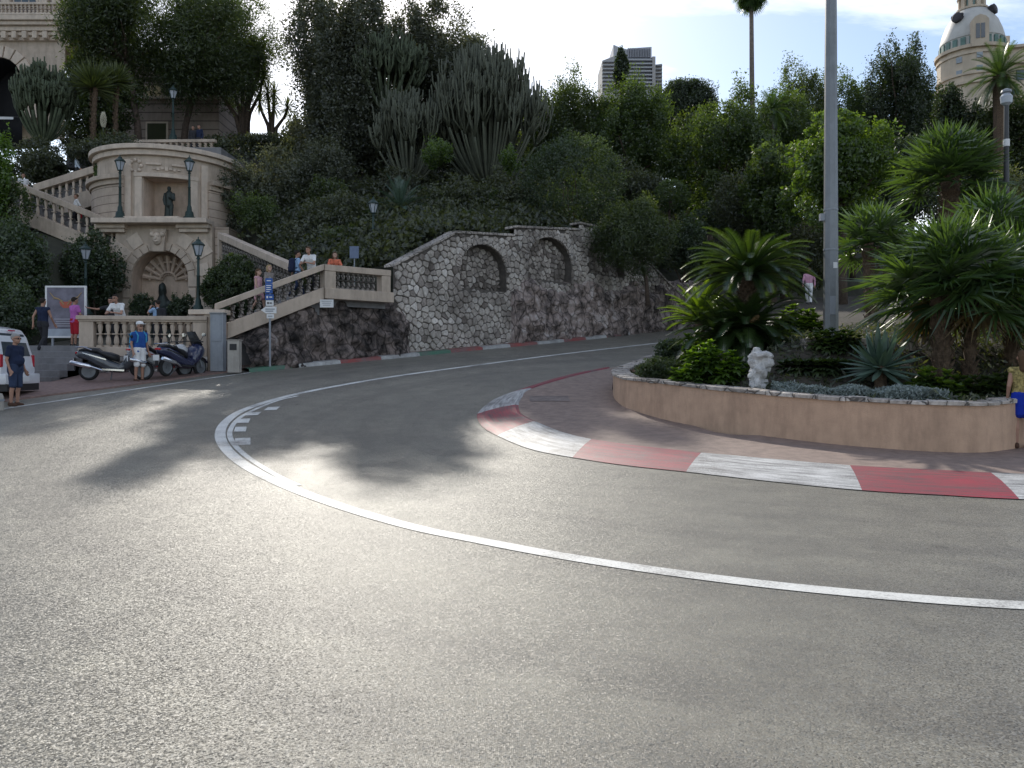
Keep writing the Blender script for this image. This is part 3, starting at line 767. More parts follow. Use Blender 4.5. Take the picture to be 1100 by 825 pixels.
# ------------------------------------------------------------------ left flights (zigzag)
def flight(name,label,pa,da,pb,db,rail_h,open_h,str_h,loc,nb,mat=MAT['sand'],bmat=MAT['sandlt'],tz=0):
    a=at(pa[0],HY,da); b=at(pb[0],HY,db); za=zp(pa[1],da); zb=zp(pb[1],db)
    t=thing(name,label,'staircase',loc)
    m=MB(); sloped(m,a,b,za-rail_h,za,zb-rail_h,zb,.46); m.build('handrail',mat,t,world=True,bevel=.03)
    m=MB(); sloped(m,a,b,za-rail_h-open_h-str_h,za-rail_h-open_h,zb-rail_h-open_h-str_h,zb-rail_h-open_h,.5); m.build('stringer',mat,t,world=True,bevel=.03)
    pts=[v3(a+(b-a)*((k+.6)/(nb+.2)),za-rail_h-open_h+(zb-za)*(k+.6)/(nb+.2)-.05) for k in range(nb)]
    balusters(t,pts,open_h+.08,bmat)
    m=MB(); d=(b-a); d.z=0; n=Vector((-d.y,d.x,0)).normalized(); 
    if n.y<0: n=-n
    ns=16
    for k in range(ns):
        p=a+(b-a)*(k/ns); r=a+(b-a)*((k+1)/ns); zt=za+(zb-za)*(k+.5)/ns-rail_h-open_h+.02+tz
        sloped(m,p,r,zt-1.2,zt,zt-1.2,zt,1.9,1.2 if (Vector((-d.y,d.x,0)).y>0) else -1.2)
    m.build('treads',MAT['step'],t,world=True)
    return a,b,za,zb
F3=flight('stair_flight','sandstone balustraded flight rising from the grotto ledge towards the upper left of the picture',(126,238.5),40.2,(-8,184.5),41.2,.32,.95,.75,(-22,40.7,8),15,tz=.3)
F4=flight('stair_flight','short sandstone flight climbing behind the other one up to the top of the drum tower',(38,199),44.5,(128,171),44.2,.42,.85,.95,(-24,44.4,10),12,tz=.75)

# ------------------------------------------------------------------ grotto and drum tower
gt=thing('grotto_tower','sandstone grotto with arched fountain niche below a round drum tower and statue niche','grotto',(-17.7,40,TZ))
yf=40.0
def arch_wall(mb,x0,x1,z0,z1,xc,r,zs,y,depth,n=18,mi=0,mi2=0,sy=1.0):
    # front wall in xz plane with arched opening (reveal and back wall)
    arc=[(xc+r*math.cos(math.pi*k/n),zs+r*sy*math.sin(math.pi*k/n)) for k in range(n+1)]  # right to left
    mb.add([(x0,y,z0),(xc-r,y,z0),(xc-r,y,z1),(x0,y,z1)],[(0,1,2,3)],mi)
    mb.add([(xc+r,y,z0),(x1,y,z0),(x1,y,z1),(xc+r,y,z1)],[(0,1,2,3)],mi)
    for k in range(n):
        a,b=arc[k],arc[k+1]
        mb.add([(a[0],y,a[1]),(a[0],y,z1),(b[0],y,z1),(b[0],y,b[1])],[(0,1,2,3)],mi)
        mb.add([(a[0],y,a[1]),(b[0],y,b[1]),(b[0],y+depth,b[1]),(a[0],y+depth,a[1])],[(0,1,2,3)],mi2)
        mb.add([(a[0],y+depth,a[1]),(b[0],y+depth,b[1]),(xc,y+depth,z0)],[(0,1,2)],mi2)
    for xx in(xc-r,xc+r):
        mb.add([(xx,y,z0),(xx,y,zs),(xx,y+depth,zs),(xx,y+depth,z0)],[(0,1,2,3)],mi2)
        mb.add([(xx,y+depth,z0),(xx,y+depth,zs),(xc,y+depth,z0)],[(0,1,2)],mi2)
X=lambda px,d=yf:(px-CX)/F*d
Z=lambda py,d=yf: EYE+(HY-py)/F*d
xc=X(172); ra=1.42; zs=Z(299)
mb=MB(); arch_wall(mb,X(124),X(228),TZ-.1,Z(241.5),xc,ra,zs,yf,1.1,20,0,1)
mb.add([(X(228),yf,TZ),(X(228),yf+3,TZ),(X(228),yf+3,Z(241.5)),(X(228),yf,Z(241.5))],[(0,1,2,3)])
mb.add([(X(124),yf,TZ),(X(124),yf+3,TZ),(X(124),yf+3,Z(241.5)),(X(124),yf,Z(241.5))],[(0,1,2,3)])
mb.build('lower_wall',[MAT['sand'],MAT['niche']],gt,world=True)
# wider buttress body right of the wall
mb=MB(); mb.box((X(236),yf+1.6,(TZ+Z(243))/2),(X(243)-X(228),2.6,Z(243)-TZ)); mb.build('side_wall',MAT['band'],gt,world=True)
# voussoirs
mb=MB(); nv=13
for k in range(nv):
    t0=math.pi*(k+.04)/nv; t1=math.pi*(k+.96)/nv; r0=ra+.02; r1=ra+(.42 if k%2 else .36)
    if k==nv//2: continue
    ps=[(xc+r*math.cos(t),zs+r*math.sin(t)) for r,t in((r0,t0),(r1,t0),(r1,t1),(r0,t1))]
    mb.prism(ps,yf-.09,yf+.05,'y')
for s_ in(-1,1):
    for k in range(6):
        z0=TZ+.6+k*.55
        if z0>zs-.4: break
        mb.box((xc+s_*(ra+.24),yf-.045,z0+.26),(.44 if k%2 else .36,.16,.5))
mb.build('voussoirs',MAT['sand'],gt,world=True,bevel=.02)
# radiating joints of the wall above the arch (raised wedge stones)
mb=MB()
for k in range(8):
    t=math.pi*(k+.5)/8
    if 3<=k<=4: continue
    d_=Vector((math.cos(t),0,math.sin(t))); c0=Vector((xc,yf-.02,zs))
    r0=ra+.5; r1=min((abs((X(226)-xc)/max(.05,abs(d_.x)))) , abs((Z(252)-zs)/max(.05,d_.z)))-.05
    if r1<=r0+.1: continue
    ps=[(xc+r*math.cos(tt),zs+r*math.sin(tt)) for r,tt in((r0,t-.16),(r1,t-.13),(r1,t+.13),(r0,t+.16))]
    mb.prism(ps,yf-.05,yf+.03,'y')
mb.build('wedge_stones',MAT['sandlt'],gt,world=True,bevel=.02)
# shell inside the niche
mb=MB()
for k in range(9):
    t=math.pi*(k+.5)/9
    mb.tube([(xc+.3*math.cos(t),yf+1.02,zs+.3*math.sin(t)),(xc+1.28*math.cos(t),yf+.86,zs+1.28*math.sin(t))],[.05,.13],6)
for rr in(.42,.95): mb.tube([(xc+rr*math.cos(math.pi*k/14),yf+.92,zs+rr*math.sin(math.pi*k/14)) for k in range(15)],.055,6)
mb.build('shell',MAT['niche'],gt,world=True,smooth=True)
# keystone mask
mb=MB(); kz=Z(257)
mb.prism([(xc-.3,Z(271)),(xc+.3,Z(271)),(xc+.42,Z(247)),(xc-.42,Z(247))],yf-.3,yf+.02,'y')
mb.build('keystone',MAT['sand'],gt,world=True,bevel=.03)
mb=MB(); mb.ball((xc,yf-.34,kz-.02),.27,10,0,(.85,.7,1.25)); mb.ball((xc,yf-.52,kz-.02),.06,8,0,(1,1,1.6))
for s_ in(-1,1): mb.ball((xc+s_*.1,yf-.5,kz+.1),.06,8,0,(1.3,.7,.6)); mb.ball((xc+s_*.25,yf-.33,kz+.2),.13,8)
mb.ball((xc,yf-.5,kz-.17),.09,8,0,(1.5,.6,.6))
mb.build('mask_relief',MAT['sandlt'],gt,world=True,smooth='all')
# ledge
mb=MB()
mb.box(((X(106)+X(228))/2,yf+.7,Z(239.5)),(X(228)-X(106),3.0,.24)); mb.box(((X(133)+X(197))/2,yf+.75,Z(236)),(X(197)-X(133),2.7,.14))
for x0,x1 in((106,139),(191,228)):
    mb.box(((X(x0)+X(x1))/2,yf+.7,Z(244)),(X(x1)-X(x0)-.1,2.2,.2)); mb.box(((X(x0)+X(x1))/2,yf+.75,Z(248)),(X(x1)-X(x0)-.3,2.0,.2))
mb.build('ledge',MAT['sandlt'],gt,world=True,bevel=.03)
# drum
yd=43.6; cx=X(181,yd); rd=3.5; zb_=Z(238,40.6); zt_=Z(162,40.4); zc=Z(193,40.4)
na0,na1=R(-90-29),R(-90+9)
nx0=X(156,40.3); nx1=X(198,40.3); nz1=Z(191,40.3)
mb=MB(); segs=64
angs=[R(-200)+R(220)*k/segs for k in range(segs+1)]
an_l=math.atan2(-math.sqrt(rd**2-(nx0-cx)**2),nx0-cx); an_r=math.atan2(-math.sqrt(rd**2-(nx1-cx)**2),nx1-cx)
angs=sorted(angs+[an_l,an_r])
pt=lambda r,a,z:(cx+r*math.cos(a),yd+r*math.sin(a),z)
for a,b in zip(angs,angs[1:]):
    inn=an_l-1e-4<=a and b<=an_r+1e-4
    if not inn: mb.add([pt(rd,a,zb_),pt(rd,b,zb_),pt(rd,b,nz1),pt(rd,a,nz1)],[(0,1,2,3)],1 if a>an_r+.25 or a<an_l-.25 else 0)
    mb.add([pt(rd,a,nz1),pt(rd,b,nz1),pt(rd,b,zt_),pt(rd,a,zt_)],[(0,1,2,3)])
mb.build('drum_wall',[MAT['sand'],MAT['band']],gt,world=True)
mb=MB(); yb=yd-rd+1.25
pl=Vector(pt(rd,an_l,0)); pr=Vector(pt(rd,an_r,0))
mb.add([(pl.x,pl.y,zb_),(pl.x,yb,zb_),(pl.x,yb,nz1),(pl.x,pl.y,nz1)],[(0,1,2,3)])
mb.add([(pr.x,pr.y,zb_),(pr.x,yb,zb_),(pr.x,yb,nz1),(pr.x,pr.y,nz1)],[(0,1,2,3)])
mb.add([(pl.x,yb,zb_),(pr.x,yb,zb_),(pr.x,yb,nz1),(pl.x,yb,nz1)],[(0,1,2,3)])
mb.add([(pl.x,pl.y,nz1),(pr.x,pr.y,nz1),(pr.x,yb,nz1),(pl.x,yb,nz1)],[(0,1,2,3)])
mb.build('statue_niche',MAT['niche'],gt,world=True)
# frame round the niche, pilasters, band, top rim, cornice ring
mb=MB()
def arcbar(mb,r0,r1,a,b,z0,z1,n=12):
    for k in range(n):
        t0=a+(b-a)*k/n; t1=a+(b-a)*(k+1)/n
        vs=[pt(r,t,z) for t in(t0,t1) for r,z in((r0,z0),(r1,z0),(r1,z1),(r0,z1))]
        fs=[(0,1,5,4),(1,2,6,5),(2,3,7,6)]
        if k==0: fs.append((3,2,1,0))
        if k==n-1: fs.append((4,5,6,7))
        mb.add(vs,fs)
wp=.1
for a in(an_l-wp-.01,an_r+.01): arcbar(mb,rd-.05,rd+.13,a,a+wp,zb_,nz1,2)
arcbar(mb,rd-.05,rd+.16,an_l-wp-.02,an_r+wp+.02,nz1,nz1+.2,10)
for a in(an_l-.27,an_r+.17): arcbar(mb,rd-.05,rd+.1,a,a+.1,zb_,zt_-.5,2)
mb.build('niche_frame',MAT['sandlt'],gt,world=True,bevel=.02)
mb=MB()
arcbar(mb,rd-.3,rd+.38,R(-200),R(20),zt_-.02,zt_+.22,50); arcbar(mb,rd-.3,rd+.2,R(-200),R(20),zt_-.3,zt_-.03,50)
mb.add([pt(rd,R(-200)+R(220)*k/40,zt_+.1) for k in range(41)],[list(range(41))])
mb.build('top_rim',MAT['sandlt'],gt,world=True,bevel=.03)
for a,b in((an_r+.27,R(20)),(R(-200),an_l-.27)):
    mb=MB(); arcbar(mb,rd-.1,rd+.52,a,b,zc-.06,zc+.16,24); arcbar(mb,rd-.1,rd+.34,a,b,zc-.3,zc-.063,24)
    mb.build('cornice',MAT['sand'],gt,world=True,bevel=.03)
for a,b in((an_r+.27,R(20)),(R(-200),an_l-.27)):
    mb=MB(); arcbar(mb,rd-.1,rd+.24,a,b,zb_,zc-.32,24)
    mb.build('lower_casing',MAT['band'],gt,world=True)
# carved relief above the niche
mb=MB(); am=(an_l+an_r)/2
for k in range(-3,4): arcbar(mb,rd-.03,rd+.07,am+k*.055-.02,am+k*.055+.02,nz1+.35+.05*(abs(k)%2),nz1+.55-.03*abs(k),1)
for s_ in(-1,1): arcbar(mb,rd-.03,rd+.09,am+s_*.17-.1,am+s_*.17+.1,nz1+.62,nz1+.72,3)
aa=am-.42
for k in range(8):
    t=2*math.pi*k/8; p=Vector(pt(rd+.03,aa+.08*math.cos(t),nz1+.55+.3*math.sin(t))); mb.ball(p,.1,8)
mb.build('relief',MAT['sandlt'],gt,world=True,bevel=.01)

# small balustrade seen above the drum
bt2=thing('balustrade','low balustrade running along the top terrace above the drum tower','balustrade',(X(195,47),47,Z(160,47)))
mb=MB(); mb.beam((X(125,47),47,Z(152.5,47)),(X(232,47),47,Z(151.5,47)),.3,.16); mb.build('handrail',MAT['sand'],bt2,world=True)
mb=MB(); mb.beam((X(125,47),47,Z(162,47)),(X(232,47),47,Z(161,47)),.34,.25); mb.build('base_course',MAT['sand'],bt2,world=True)
balusters(bt2,[(X(128+k*6.2,47),47,Z(160,47)) for k in range(17)],Z(153.5,47)-Z(160,47),MAT['sand'])
mb=MB(); mb.box((X(175,49),50.2,Z(161,47)-.6),(9,7.5,1.2)); struct(mb.build('upper_terrace',MAT['step']))
UTZ=Z(161,47)

# ------------------------------------------------------------------ stone arcade wall and rock
aw=thing('arcade_wall','rubble stone retaining wall with blind arches and stepped coping above the road','wall',(-1.5,34.5,g(34)))
U=Vector((.687,.727,0)); W0=Vector((-4.65,31.15,0)); NI=Vector((-.727,.687,0))
def wp_(s,z,o=0): p=W0+U*s+NI*o; return (p.x,p.y,z)
def top_z(s):
    if s<3.2: return 5.55+(7.2-5.55)*s/3.2
    if s<6.9: return 7.25+(s-3.2)*.085
    if s<11.6: return 7.95+(s-6.9)*.1
    if s<15: return 8.75
    return max(6.2,8.75-(s-15)*.5)
def rock_top(s):
    if s<.6: return min(4.08,2.62+(s+6.0)*.53)+.14
    if s<6.6: return 1.0+g(33)*.5
    return 5.4+(s-6.6)*.08+.5*noise.noise(Vector((s*.7,4,0)))
arches=[(4.95,1.42,5.85,1.12,5.0),(9.4,1.6,6.6,1.2,5.75),(13.9,1.5,7.3,1.1,6.4)]
mb=MB(); ss=sorted(set([round(k*.25-0,3) for k in range(0,97)]+[a[0]+a[1]*math.cos(math.pi*k/16) for a in arches for k in range(17)]+[3.2,6.899,6.9,11.599,11.6]))
for a,b in zip(ss,ss[1:]):
    if b-a<1e-5: continue
    m_=(a+b)/2; ar=None
    for c in arches:
        if abs(m_-c[0])<c[1]: ar=c
    za,zb2=top_z(a+1e-5),top_z(b-1e-5)
    bottom=[g(wp_(s_,0)[1])-.1 for s_ in(a,b)]
    if ar is None:
        mb.add([wp_(a,bottom[0]),wp_(b,bottom[1]),wp_(b,zb2),wp_(a,za)],[(0,1,2,3)],0)
    else:
        f=lambda s_: ar[2]+ar[3]*math.sqrt(max(0,1-((s_-ar[0])/ar[1])**2))
        mb.add([wp_(a,bottom[0]),wp_(b,bottom[1]),wp_(b,ar[4]),wp_(a,ar[4])],[(0,1,2,3)],0)
        mb.add([wp_(a,f(a)),wp_(b,f(b)),wp_(b,zb2),wp_(a,za)],[(0,1,2,3)],0)
        mb.add([wp_(a,f(a)),wp_(b,f(b)),wp_(b,f(b),.42),wp_(a,f(a),.42)],[(0,1,2,3)],0)
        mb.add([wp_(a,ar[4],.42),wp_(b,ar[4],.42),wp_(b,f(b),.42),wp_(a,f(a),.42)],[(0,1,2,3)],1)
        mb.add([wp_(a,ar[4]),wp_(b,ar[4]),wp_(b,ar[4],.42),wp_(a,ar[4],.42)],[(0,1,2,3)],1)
for c in arches:
    for s_ in(c[0]-c[1],c[0]+c[1]): mb.add([wp_(s_,c[4]),wp_(s_,c[2]),wp_(s_,c[2],.42),wp_(s_,c[4],.42)],[(0,1,2,3)],0)
mb.add([wp_(24,2),wp_(24,top_z(24)),wp_(24,top_z(24),1),wp_(24,2,1)],[(0,1,2,3)])
mb.build('mortar_core',MAT['mortar'],aw,world=True)
def clip(poly,px,pz,nx,nz):
    out=[]
    for i in range(len(poly)):
        a,b=poly[i],poly[(i+1)%len(poly)]; da=(a[0]-px)*nx+(a[1]-pz)*nz; db=(b[0]-px)*nx+(b[1]-pz)*nz
        if da<=0: out.append(a)
        if (da<0<db) or (db<0<da): t=da/(da-db); out.append((a[0]+(b[0]-a[0])*t,a[1]+(b[1]-a[1])*t))
    return out
def stonework(name,u0,u1,z0,z1,keep,off,seed,du=.34,dz=.25,gap=.016,parent=aw,dark=0,P=None,mat='stones'):
    P=P or wp_
    rs=random.Random(seed); rows={}; nr_=int((z1-z0)/dz)+1; nc=int((u1-u0)/du)+1
    for j in range(nr_):
        for i in range(nc): rows[i,j]=(u0+(i+.5*(j%2)+rs.uniform(-.36,.36))*du,z0+(j+.5+rs.uniform(-.36,.36))*dz)
    V_=[];F_=[];T_=[]
    for (i,j),c in rows.items():
        if not keep(*c): continue
        poly=[(c[0]-du*1.6,c[1]-dz*1.8),(c[0]+du*1.6,c[1]-dz*1.8),(c[0]+du*1.6,c[1]+dz*1.8),(c[0]-du*1.6,c[1]+dz*1.8)]
        for a in range(-2,3):
            for b_ in range(-2,3):
                if (a or b_) and (i+a,j+b_) in rows:
                    q=rows[i+a,j+b_]; dx,dy=q[0]-c[0],q[1]-c[1]; l=math.hypot(dx,dy); k=.5-gap/l
                    poly=clip(poly,c[0]+dx*k,c[1]+dy*k,dx/l,dy/l)
                    if len(poly)<3: break
            if len(poly)<3: break
        if len(poly)<3 or not all(keep(*p) for p in poly): 
            if len(poly)<3: continue
            poly=[(c[0]+(p[0]-c[0])*t,c[1]+(p[1]-c[1])*t) for p in poly for t in [next((t_ for t_ in (1,.8,.6,.4,.2) if keep(c[0]+(p[0]-c[0])*t_,c[1]+(p[1]-c[1])*t_)),.1)]]
        # knock the sharp corners off
        n0=len(poly); poly=[(poly[k][0]*(1-t)+poly[(k+1)%n0][0]*t,poly[k][1]*(1-t)+poly[(k+1)%n0][1]*t) for k in range(n0) for t in(.2,.8)]
        n=len(poly); o=len(V_); d=rs.uniform(.03,.09); tl=(rs.uniform(-.06,.06),rs.uniform(-.06,.06))
        for s_,h in((1,0),(1.0,-d*.6),(.86,-d)):
            for p in poly:
                u_=c[0]+(p[0]-c[0])*s_; z_=c[1]+(p[1]-c[1])*s_; hh=h+(tl[0]*(p[0]-c[0])+tl[1]*(p[1]-c[1]) if h else 0)
                V_.append(P(u_,z_,off+hh+.003))
        for r_ in range(2):
            for k in range(n): F_.append((o+r_*n+k,o+r_*n+(k+1)%n,o+(r_+1)*n+(k+1)%n,o+(r_+1)*n+k))
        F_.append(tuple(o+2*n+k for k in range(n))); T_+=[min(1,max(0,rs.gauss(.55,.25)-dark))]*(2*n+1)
    off_=parent.location; me=bpy.data.meshes.new(name); me.from_pydata([tuple(Vector(v)-off_) for v in V_],[],F_); me.materials.append(MAT[mat])
    a_=me.attributes.new('tint','FLOAT','FACE'); a_.data.foreach_set('value',T_)
    o_=bpy.data.objects.new(name,me); COL.objects.link(o_); o_.parent=parent; return o_
def in_arch(u,z,m=0.0):
    for c in arches:
        if abs(u-c[0])<c[1]+m and z>c[4]-.02:
            if z<c[2] or ((u-c[0])/(c[1]+m))**2+((z-c[2])/(c[3]+m))**2<1: return True
    return False
stonework('stone_facing',0.02,23.9,1.9,9.0,lambda u,z: u>0 and u<23.9 and z<top_z(min(max(u,0.001),23.9))-.01 and z>g(wp_(u,0)[1])-.1 and not in_arch(u,z,.0) and not(u>7.6 and z<rock_top(u)-.6),0,5)
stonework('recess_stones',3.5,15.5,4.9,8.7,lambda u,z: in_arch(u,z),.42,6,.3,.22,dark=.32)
# arch rings of separate stones
rr=random.Random(8); mb=MB()
for c in arches[:2]:
    nk=15
    for k in range(nk):
        t0=math.pi*(k+.06)/nk; t1=math.pi*(k+.94)/nk; ro=.3+rr.uniform(-.05,.07); q=[]
        for o_ in(-.07-rr.uniform(0,.04),.05):
            for t,e_ in((t0,.0),(t0,ro),(t1,ro),(t1,.0)):
                q.append(wp_(c[0]+(c[1]+e_)*math.cos(t),c[2]+(c[3]+e_)*math.sin(t),o_))
        mb.add(q,[(0,1,2,3),(7,6,5,4),(0,4,5,1),(1,5,6,2),(2,6,7,3),(3,7,4,0)])
mb.build('arch_ring',MAT['coping'],aw,world=True,bevel=.025)
mb=MB()
for a,b in((0,3.2),(3.2,6.9),(6.9,11.6),(11.6,15),(15,24)):
    s_=a
    while s_<b-.05:
        e_=min(b,s_+rr.uniform(.5,.95)); q=[]
        for t in(s_+.01,e_-.01):
            z=top_z(min(max(t,a+1e-4),b-1e-4)); 
            for o_,dz in((-.1,.002),(-.1,.11),(.6,.11),(.6,.002)): q.append(wp_(t,z+dz,o_))
        mb.add(q,[(0,1,2,3),(7,6,5,4),(0,4,5,1),(1,5,6,2),(2,6,7,3),(3,7,4,0)]); s_=e_
mb.build('coping',MAT['coping'],aw,world=True,bevel=.02)

def rock_mat(nm='weathered rock',k=1.0,lo=0):
    m,nt,b=newmat(nm); tc=N(nt,'ShaderNodeTexCoord')
    mp=N(nt,'ShaderNodeMapping'); mp.inputs['Scale'].default_value=(1,1,.6); nt.links.new(tc.outputs['Object'],mp.inputs[0])
    n=N(nt,'ShaderNodeTexNoise',Scale=1.5,Detail=12.0,Roughness=.74,Distortion=.2); nt.links.new(mp.outputs[0],n.inputs['Vector'])
    r=ramp(nt,[(.34+lo,(.03,.027,.026)),(.44+lo,C((.15,.125,.115),k)),(.54+lo,C((.36,.29,.26),k)),(.64+lo,C((.55,.5,.48),k)),(.78+lo,C((.18,.15,.14),k))]); nt.links.new(n.outputs['Fac'],r.inputs[0])
    v=N(nt,'ShaderNodeTexVoronoi',feature='DISTANCE_TO_EDGE',Scale=2.6,Randomness=1.0); nt.links.new(mp.outputs[0],v.inputs['Vector'])
    re=ramp(nt,[(0,(.12,.115,.11)),(.09,(1,1,1))]); nt.links.new(v.outputs['Distance'],re.inputs[0])
    mx=N(nt,'ShaderNodeMixRGB',blend_type='MULTIPLY'); mx.inputs[0].default_value=.8; nt.links.new(r.outputs[0],mx.inputs[1]); nt.links.new(re.outputs[0],mx.inputs[2])
    nt.links.new(mx.outputs[0],b.inputs['Base Color']); b.inputs['Roughness'].default_value=.92; b.inputs['Specular IOR Level'].default_value=.2
    n2=N(nt,'ShaderNodeTexNoise',Scale=5.0,Detail=9.0,Roughness=.75); nt.links.new(tc.outputs['Object'],n2.inputs['Vector'])
    bp=N(nt,'ShaderNodeBump',Strength=.9,Distance=.15); nt.links.new(n2.outputs['Fac'],bp.inputs['Height']); nt.links.new(bp.outputs[0],b.inputs['Normal'])
    return m
MAT['rock']=rock_mat(); MAT['rockdark']=rock_mat('dark overgrown rock',.85,.05)
mb=MB()
nsx=np.arange(-6.3,24.01,.11); nz=46; vs=[]
for s_ in nsx:
    y=wp_(s_,0)[1]; zb3=g(y)-.1
    zt=rock_top(s_)
    for k in range(nz+1):
        t=k/nz; z=zb3+(zt-zb3)*t
        p=Vector((s_*.9,z*1.1,2)); dd_=noise.voronoi(p*1.5+Vector((noise.noise(p*2),noise.noise(p*2+Vector((9,0,0))),0))*.35)[0]; d=.42*noise.fractal(p*1.2,.9,2.0,7)+.34*min(.6,dd_[1]-dd_[0])+.2*(1-abs(noise.noise(p*3.1)))-.15
        fo=-.34-.3*(1-t)**1.5-d*.75+ (.5*t**5)
        if .6<=s_<6.6: fo=.25   # hidden behind the masonry patch
        if s_<.6: fo+=.15
        vs.append(wp_(s_,z,fo))
    vs.append(wp_(s_,zt+.15,.9))
n1=nz+2
mb.add(vs,[(i*n1+j,(i+1)*n1+j,(i+1)*n1+j+1,i*n1+j+1) for i in range(len(nsx)-1) for j in range(n1-1)])
mb.m=[1 if nsx[i]<.2 else 0 for i in range(len(nsx)-1) for j in range(n1-1)]
tag(mb.build('rock_outcrop',[MAT['rock'],MAT['rockdark']],loc=(-1,33.5,g(33)),smooth='all'),'dark weathered natural rock face along the roadside under the stone wall','rock')
# ------------------------------------------------------------------ foliage machinery
def leaf_mesh(name,V,tint,mat,parent=None,loc=None,quads=4):
    # V: (n,quads,3) array of leaf polygons
    n=len(V); me=bpy.data.meshes.new(name)
    me.vertices.add(n*quads); me.vertices.foreach_set('co',np.ascontiguousarray(V,dtype=np.float32).ravel())
    me.loops.add(n*quads); me.loops.foreach_set('vertex_index',np.arange(n*quads,dtype=np.int32))
    me.polygons.add(n); me.polygons.foreach_set('loop_start',np.arange(0,n*quads,quads,dtype=np.int32))
    try: me.polygons.foreach_set('loop_total',np.full(n,quads,dtype=np.int32))
    except Exception: pass
    a=me.attributes.new('tint','FLOAT','FACE'); a.data.foreach_set('value',np.asarray(tint,dtype=np.float32))
    me.materials.append(mat); me.update(calc_edges=True)
    o=bpy.data.objects.new(name,me); COL.objects.link(o)
    if parent is not None: o.parent=parent
    if loc is not None: o.location=loc
    return o
def unit(a): return a/np.maximum(np.linalg.norm(a,axis=-1,keepdims=True),1e-9)
def leaf_polys(rng,c,size,aspect=.5,axis=None,outw=None,jit=.35):
    n=len(c); a=unit(rng.normal(size=(n,3))) if axis is None else unit(axis+rng.normal(size=(n,3))*jit)
    nn=rng.normal(size=(n,3)) if outw is None else outw+rng.normal(size=(n,3))*.7
    b=unit(np.cross(a,nn)); L=size*rng.uniform(.6,1.25,(n,1)); W=L*aspect
    return np.stack([c-a*L*.5,c+b*W*.5,c+a*L*.5,c-b*W*.5],1)
def blob_points(rng,blobs,n,clump=.2,shell=.55,sub=26):
    B=np.array(blobs,float); wt=(B[:,3]*B[:,4]+B[:,3]*B[:,5]+B[:,4]*B[:,5]); wt/=wt.sum()
    out=[];outn=[];tin=[]
    for b,w_ in zip(B,wt):
        k=max(8,int(n*w_)); m=max(4,int(sub))
        d=unit(rng.normal(size=(m,3))); r=rng.uniform(shell,1.0,(m,1))
        cc=d*r; ct=rng.uniform(0,1,m)
        idx=rng.integers(0,m,k); p=cc[idx]+np.clip(rng.normal(size=(k,3)),-1.7,1.7)*clump*rng.uniform(.5,1.3,(m,1))[idx]
        out.append(b[:3]+p*b[3:]); outn.append(unit(p)); 
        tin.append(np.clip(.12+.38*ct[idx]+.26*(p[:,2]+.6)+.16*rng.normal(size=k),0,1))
    return np.concatenate(out),np.concatenate(outn),np.concatenate(tin)
def ell_blobs(rng,c,rad,n,r0=.34,r1=.5,lo=-.7):
    bl=[]
    for k in range(n):
        while True:
            p=rng.uniform(-1,1,3)
            if np.linalg.norm(p)<1 and p[2]>lo: break
        p=p/max(np.linalg.norm(p),.01)*np.linalg.norm(p)**.45
        r=rng.uniform(r0,r1); p=p*(1-r)
        bl.append((c[0]+p[0]*rad[0],c[1]+p[1]*rad[1],c[2]+p[2]*rad[2],r*rad[0]*rng.uniform(.85,1.2),r*rad[1]*rng.uniform(.85,1.2),r*rad[2]*rng.uniform(.8,1.1)))
    B=np.array(bl)
    for ax in range(3):   # let the lobes fill the whole crown
        lo_,hi_=(B[:,ax]-B[:,ax+3]).min(),(B[:,ax]+B[:,ax+3]).max(); k=2*rad[ax]/(hi_-lo_)
        B[:,ax]=c[ax]-rad[ax]+(B[:,ax]-lo_)*k; B[:,ax+3]*=k
    return [tuple(b) for b in B]
def limb(mb,p,q,r0,r1,rng,n=5,sag=.12,sides=7,mi=0):
    p=Vector(p);q=Vector(q);L=(q-p).length; pts=[];rad=[]
    for k in range(n+1):
        t=k/n; o=Vector(rng.normal(size=3))*L*.035*(0<k<n)
        pts.append(p.lerp(q,t)+o+Vector((0,0,-math.sin(math.pi*t)*sag*L*.3))); rad.append(r0+(r1-r0)*t)
    mb.tube(pts,rad,sides,mi)
def tree_px(name,label,cat,x0,x1,y0,y1,d,mat,nb=9,nl=9000,size=.28,seed=1,trunk=None,bark='bark',depth=None,gz=None,aspect=.5,lo=-.7,clump=.2,shell=.55,sub=26,group=None,r0=.34,r1=.5,tr=.22,extra=None,limbs=True):
    rng=np.random.default_rng(seed)
    cx_=X((x0+x1)/2,d); rx=(x1-x0)/2/F*d; zc_=Z((y0+y1)/2,d); rz_=(y1-y0)/2/F*d; ry=depth or rx*.9
    tx=X(trunk,d) if trunk else cx_; bz=H(tx,d)-.15 if gz is None else gz
    root=thing(name,label,cat,(tx,d,bz),0,group); off=np.array([tx,d,bz])
    c=np.array([cx_,d,zc_])-off
    bl=ell_blobs(rng,c,(rx,ry,rz_),nb,r0,r1,lo)
    if extra: bl+=extra
    p,nn,t=blob_points(rng,bl,int(nl*1.5),clump,shell,sub)
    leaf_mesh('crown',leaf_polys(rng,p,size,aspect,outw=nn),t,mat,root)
    if limbs:
        mb=MB(); fork=Vector((c[0]*.6,0,max(.3,(c[2]-rz_*.55)) )); 
        if fork.z>.2:
            mb.tube([(0,0,-.3),(fork.x*.15,.05,fork.z*.4),(fork.x*.6,-.04,fork.z*.8),tuple(fork)],[tr*1.25,tr,tr*.88,tr*.75],9)
            for b in bl: limb(mb,fork,b[:3],tr*.55,tr*.15,rng)
            mb.build('trunk',MAT[bark],root,smooth='all')
    return root
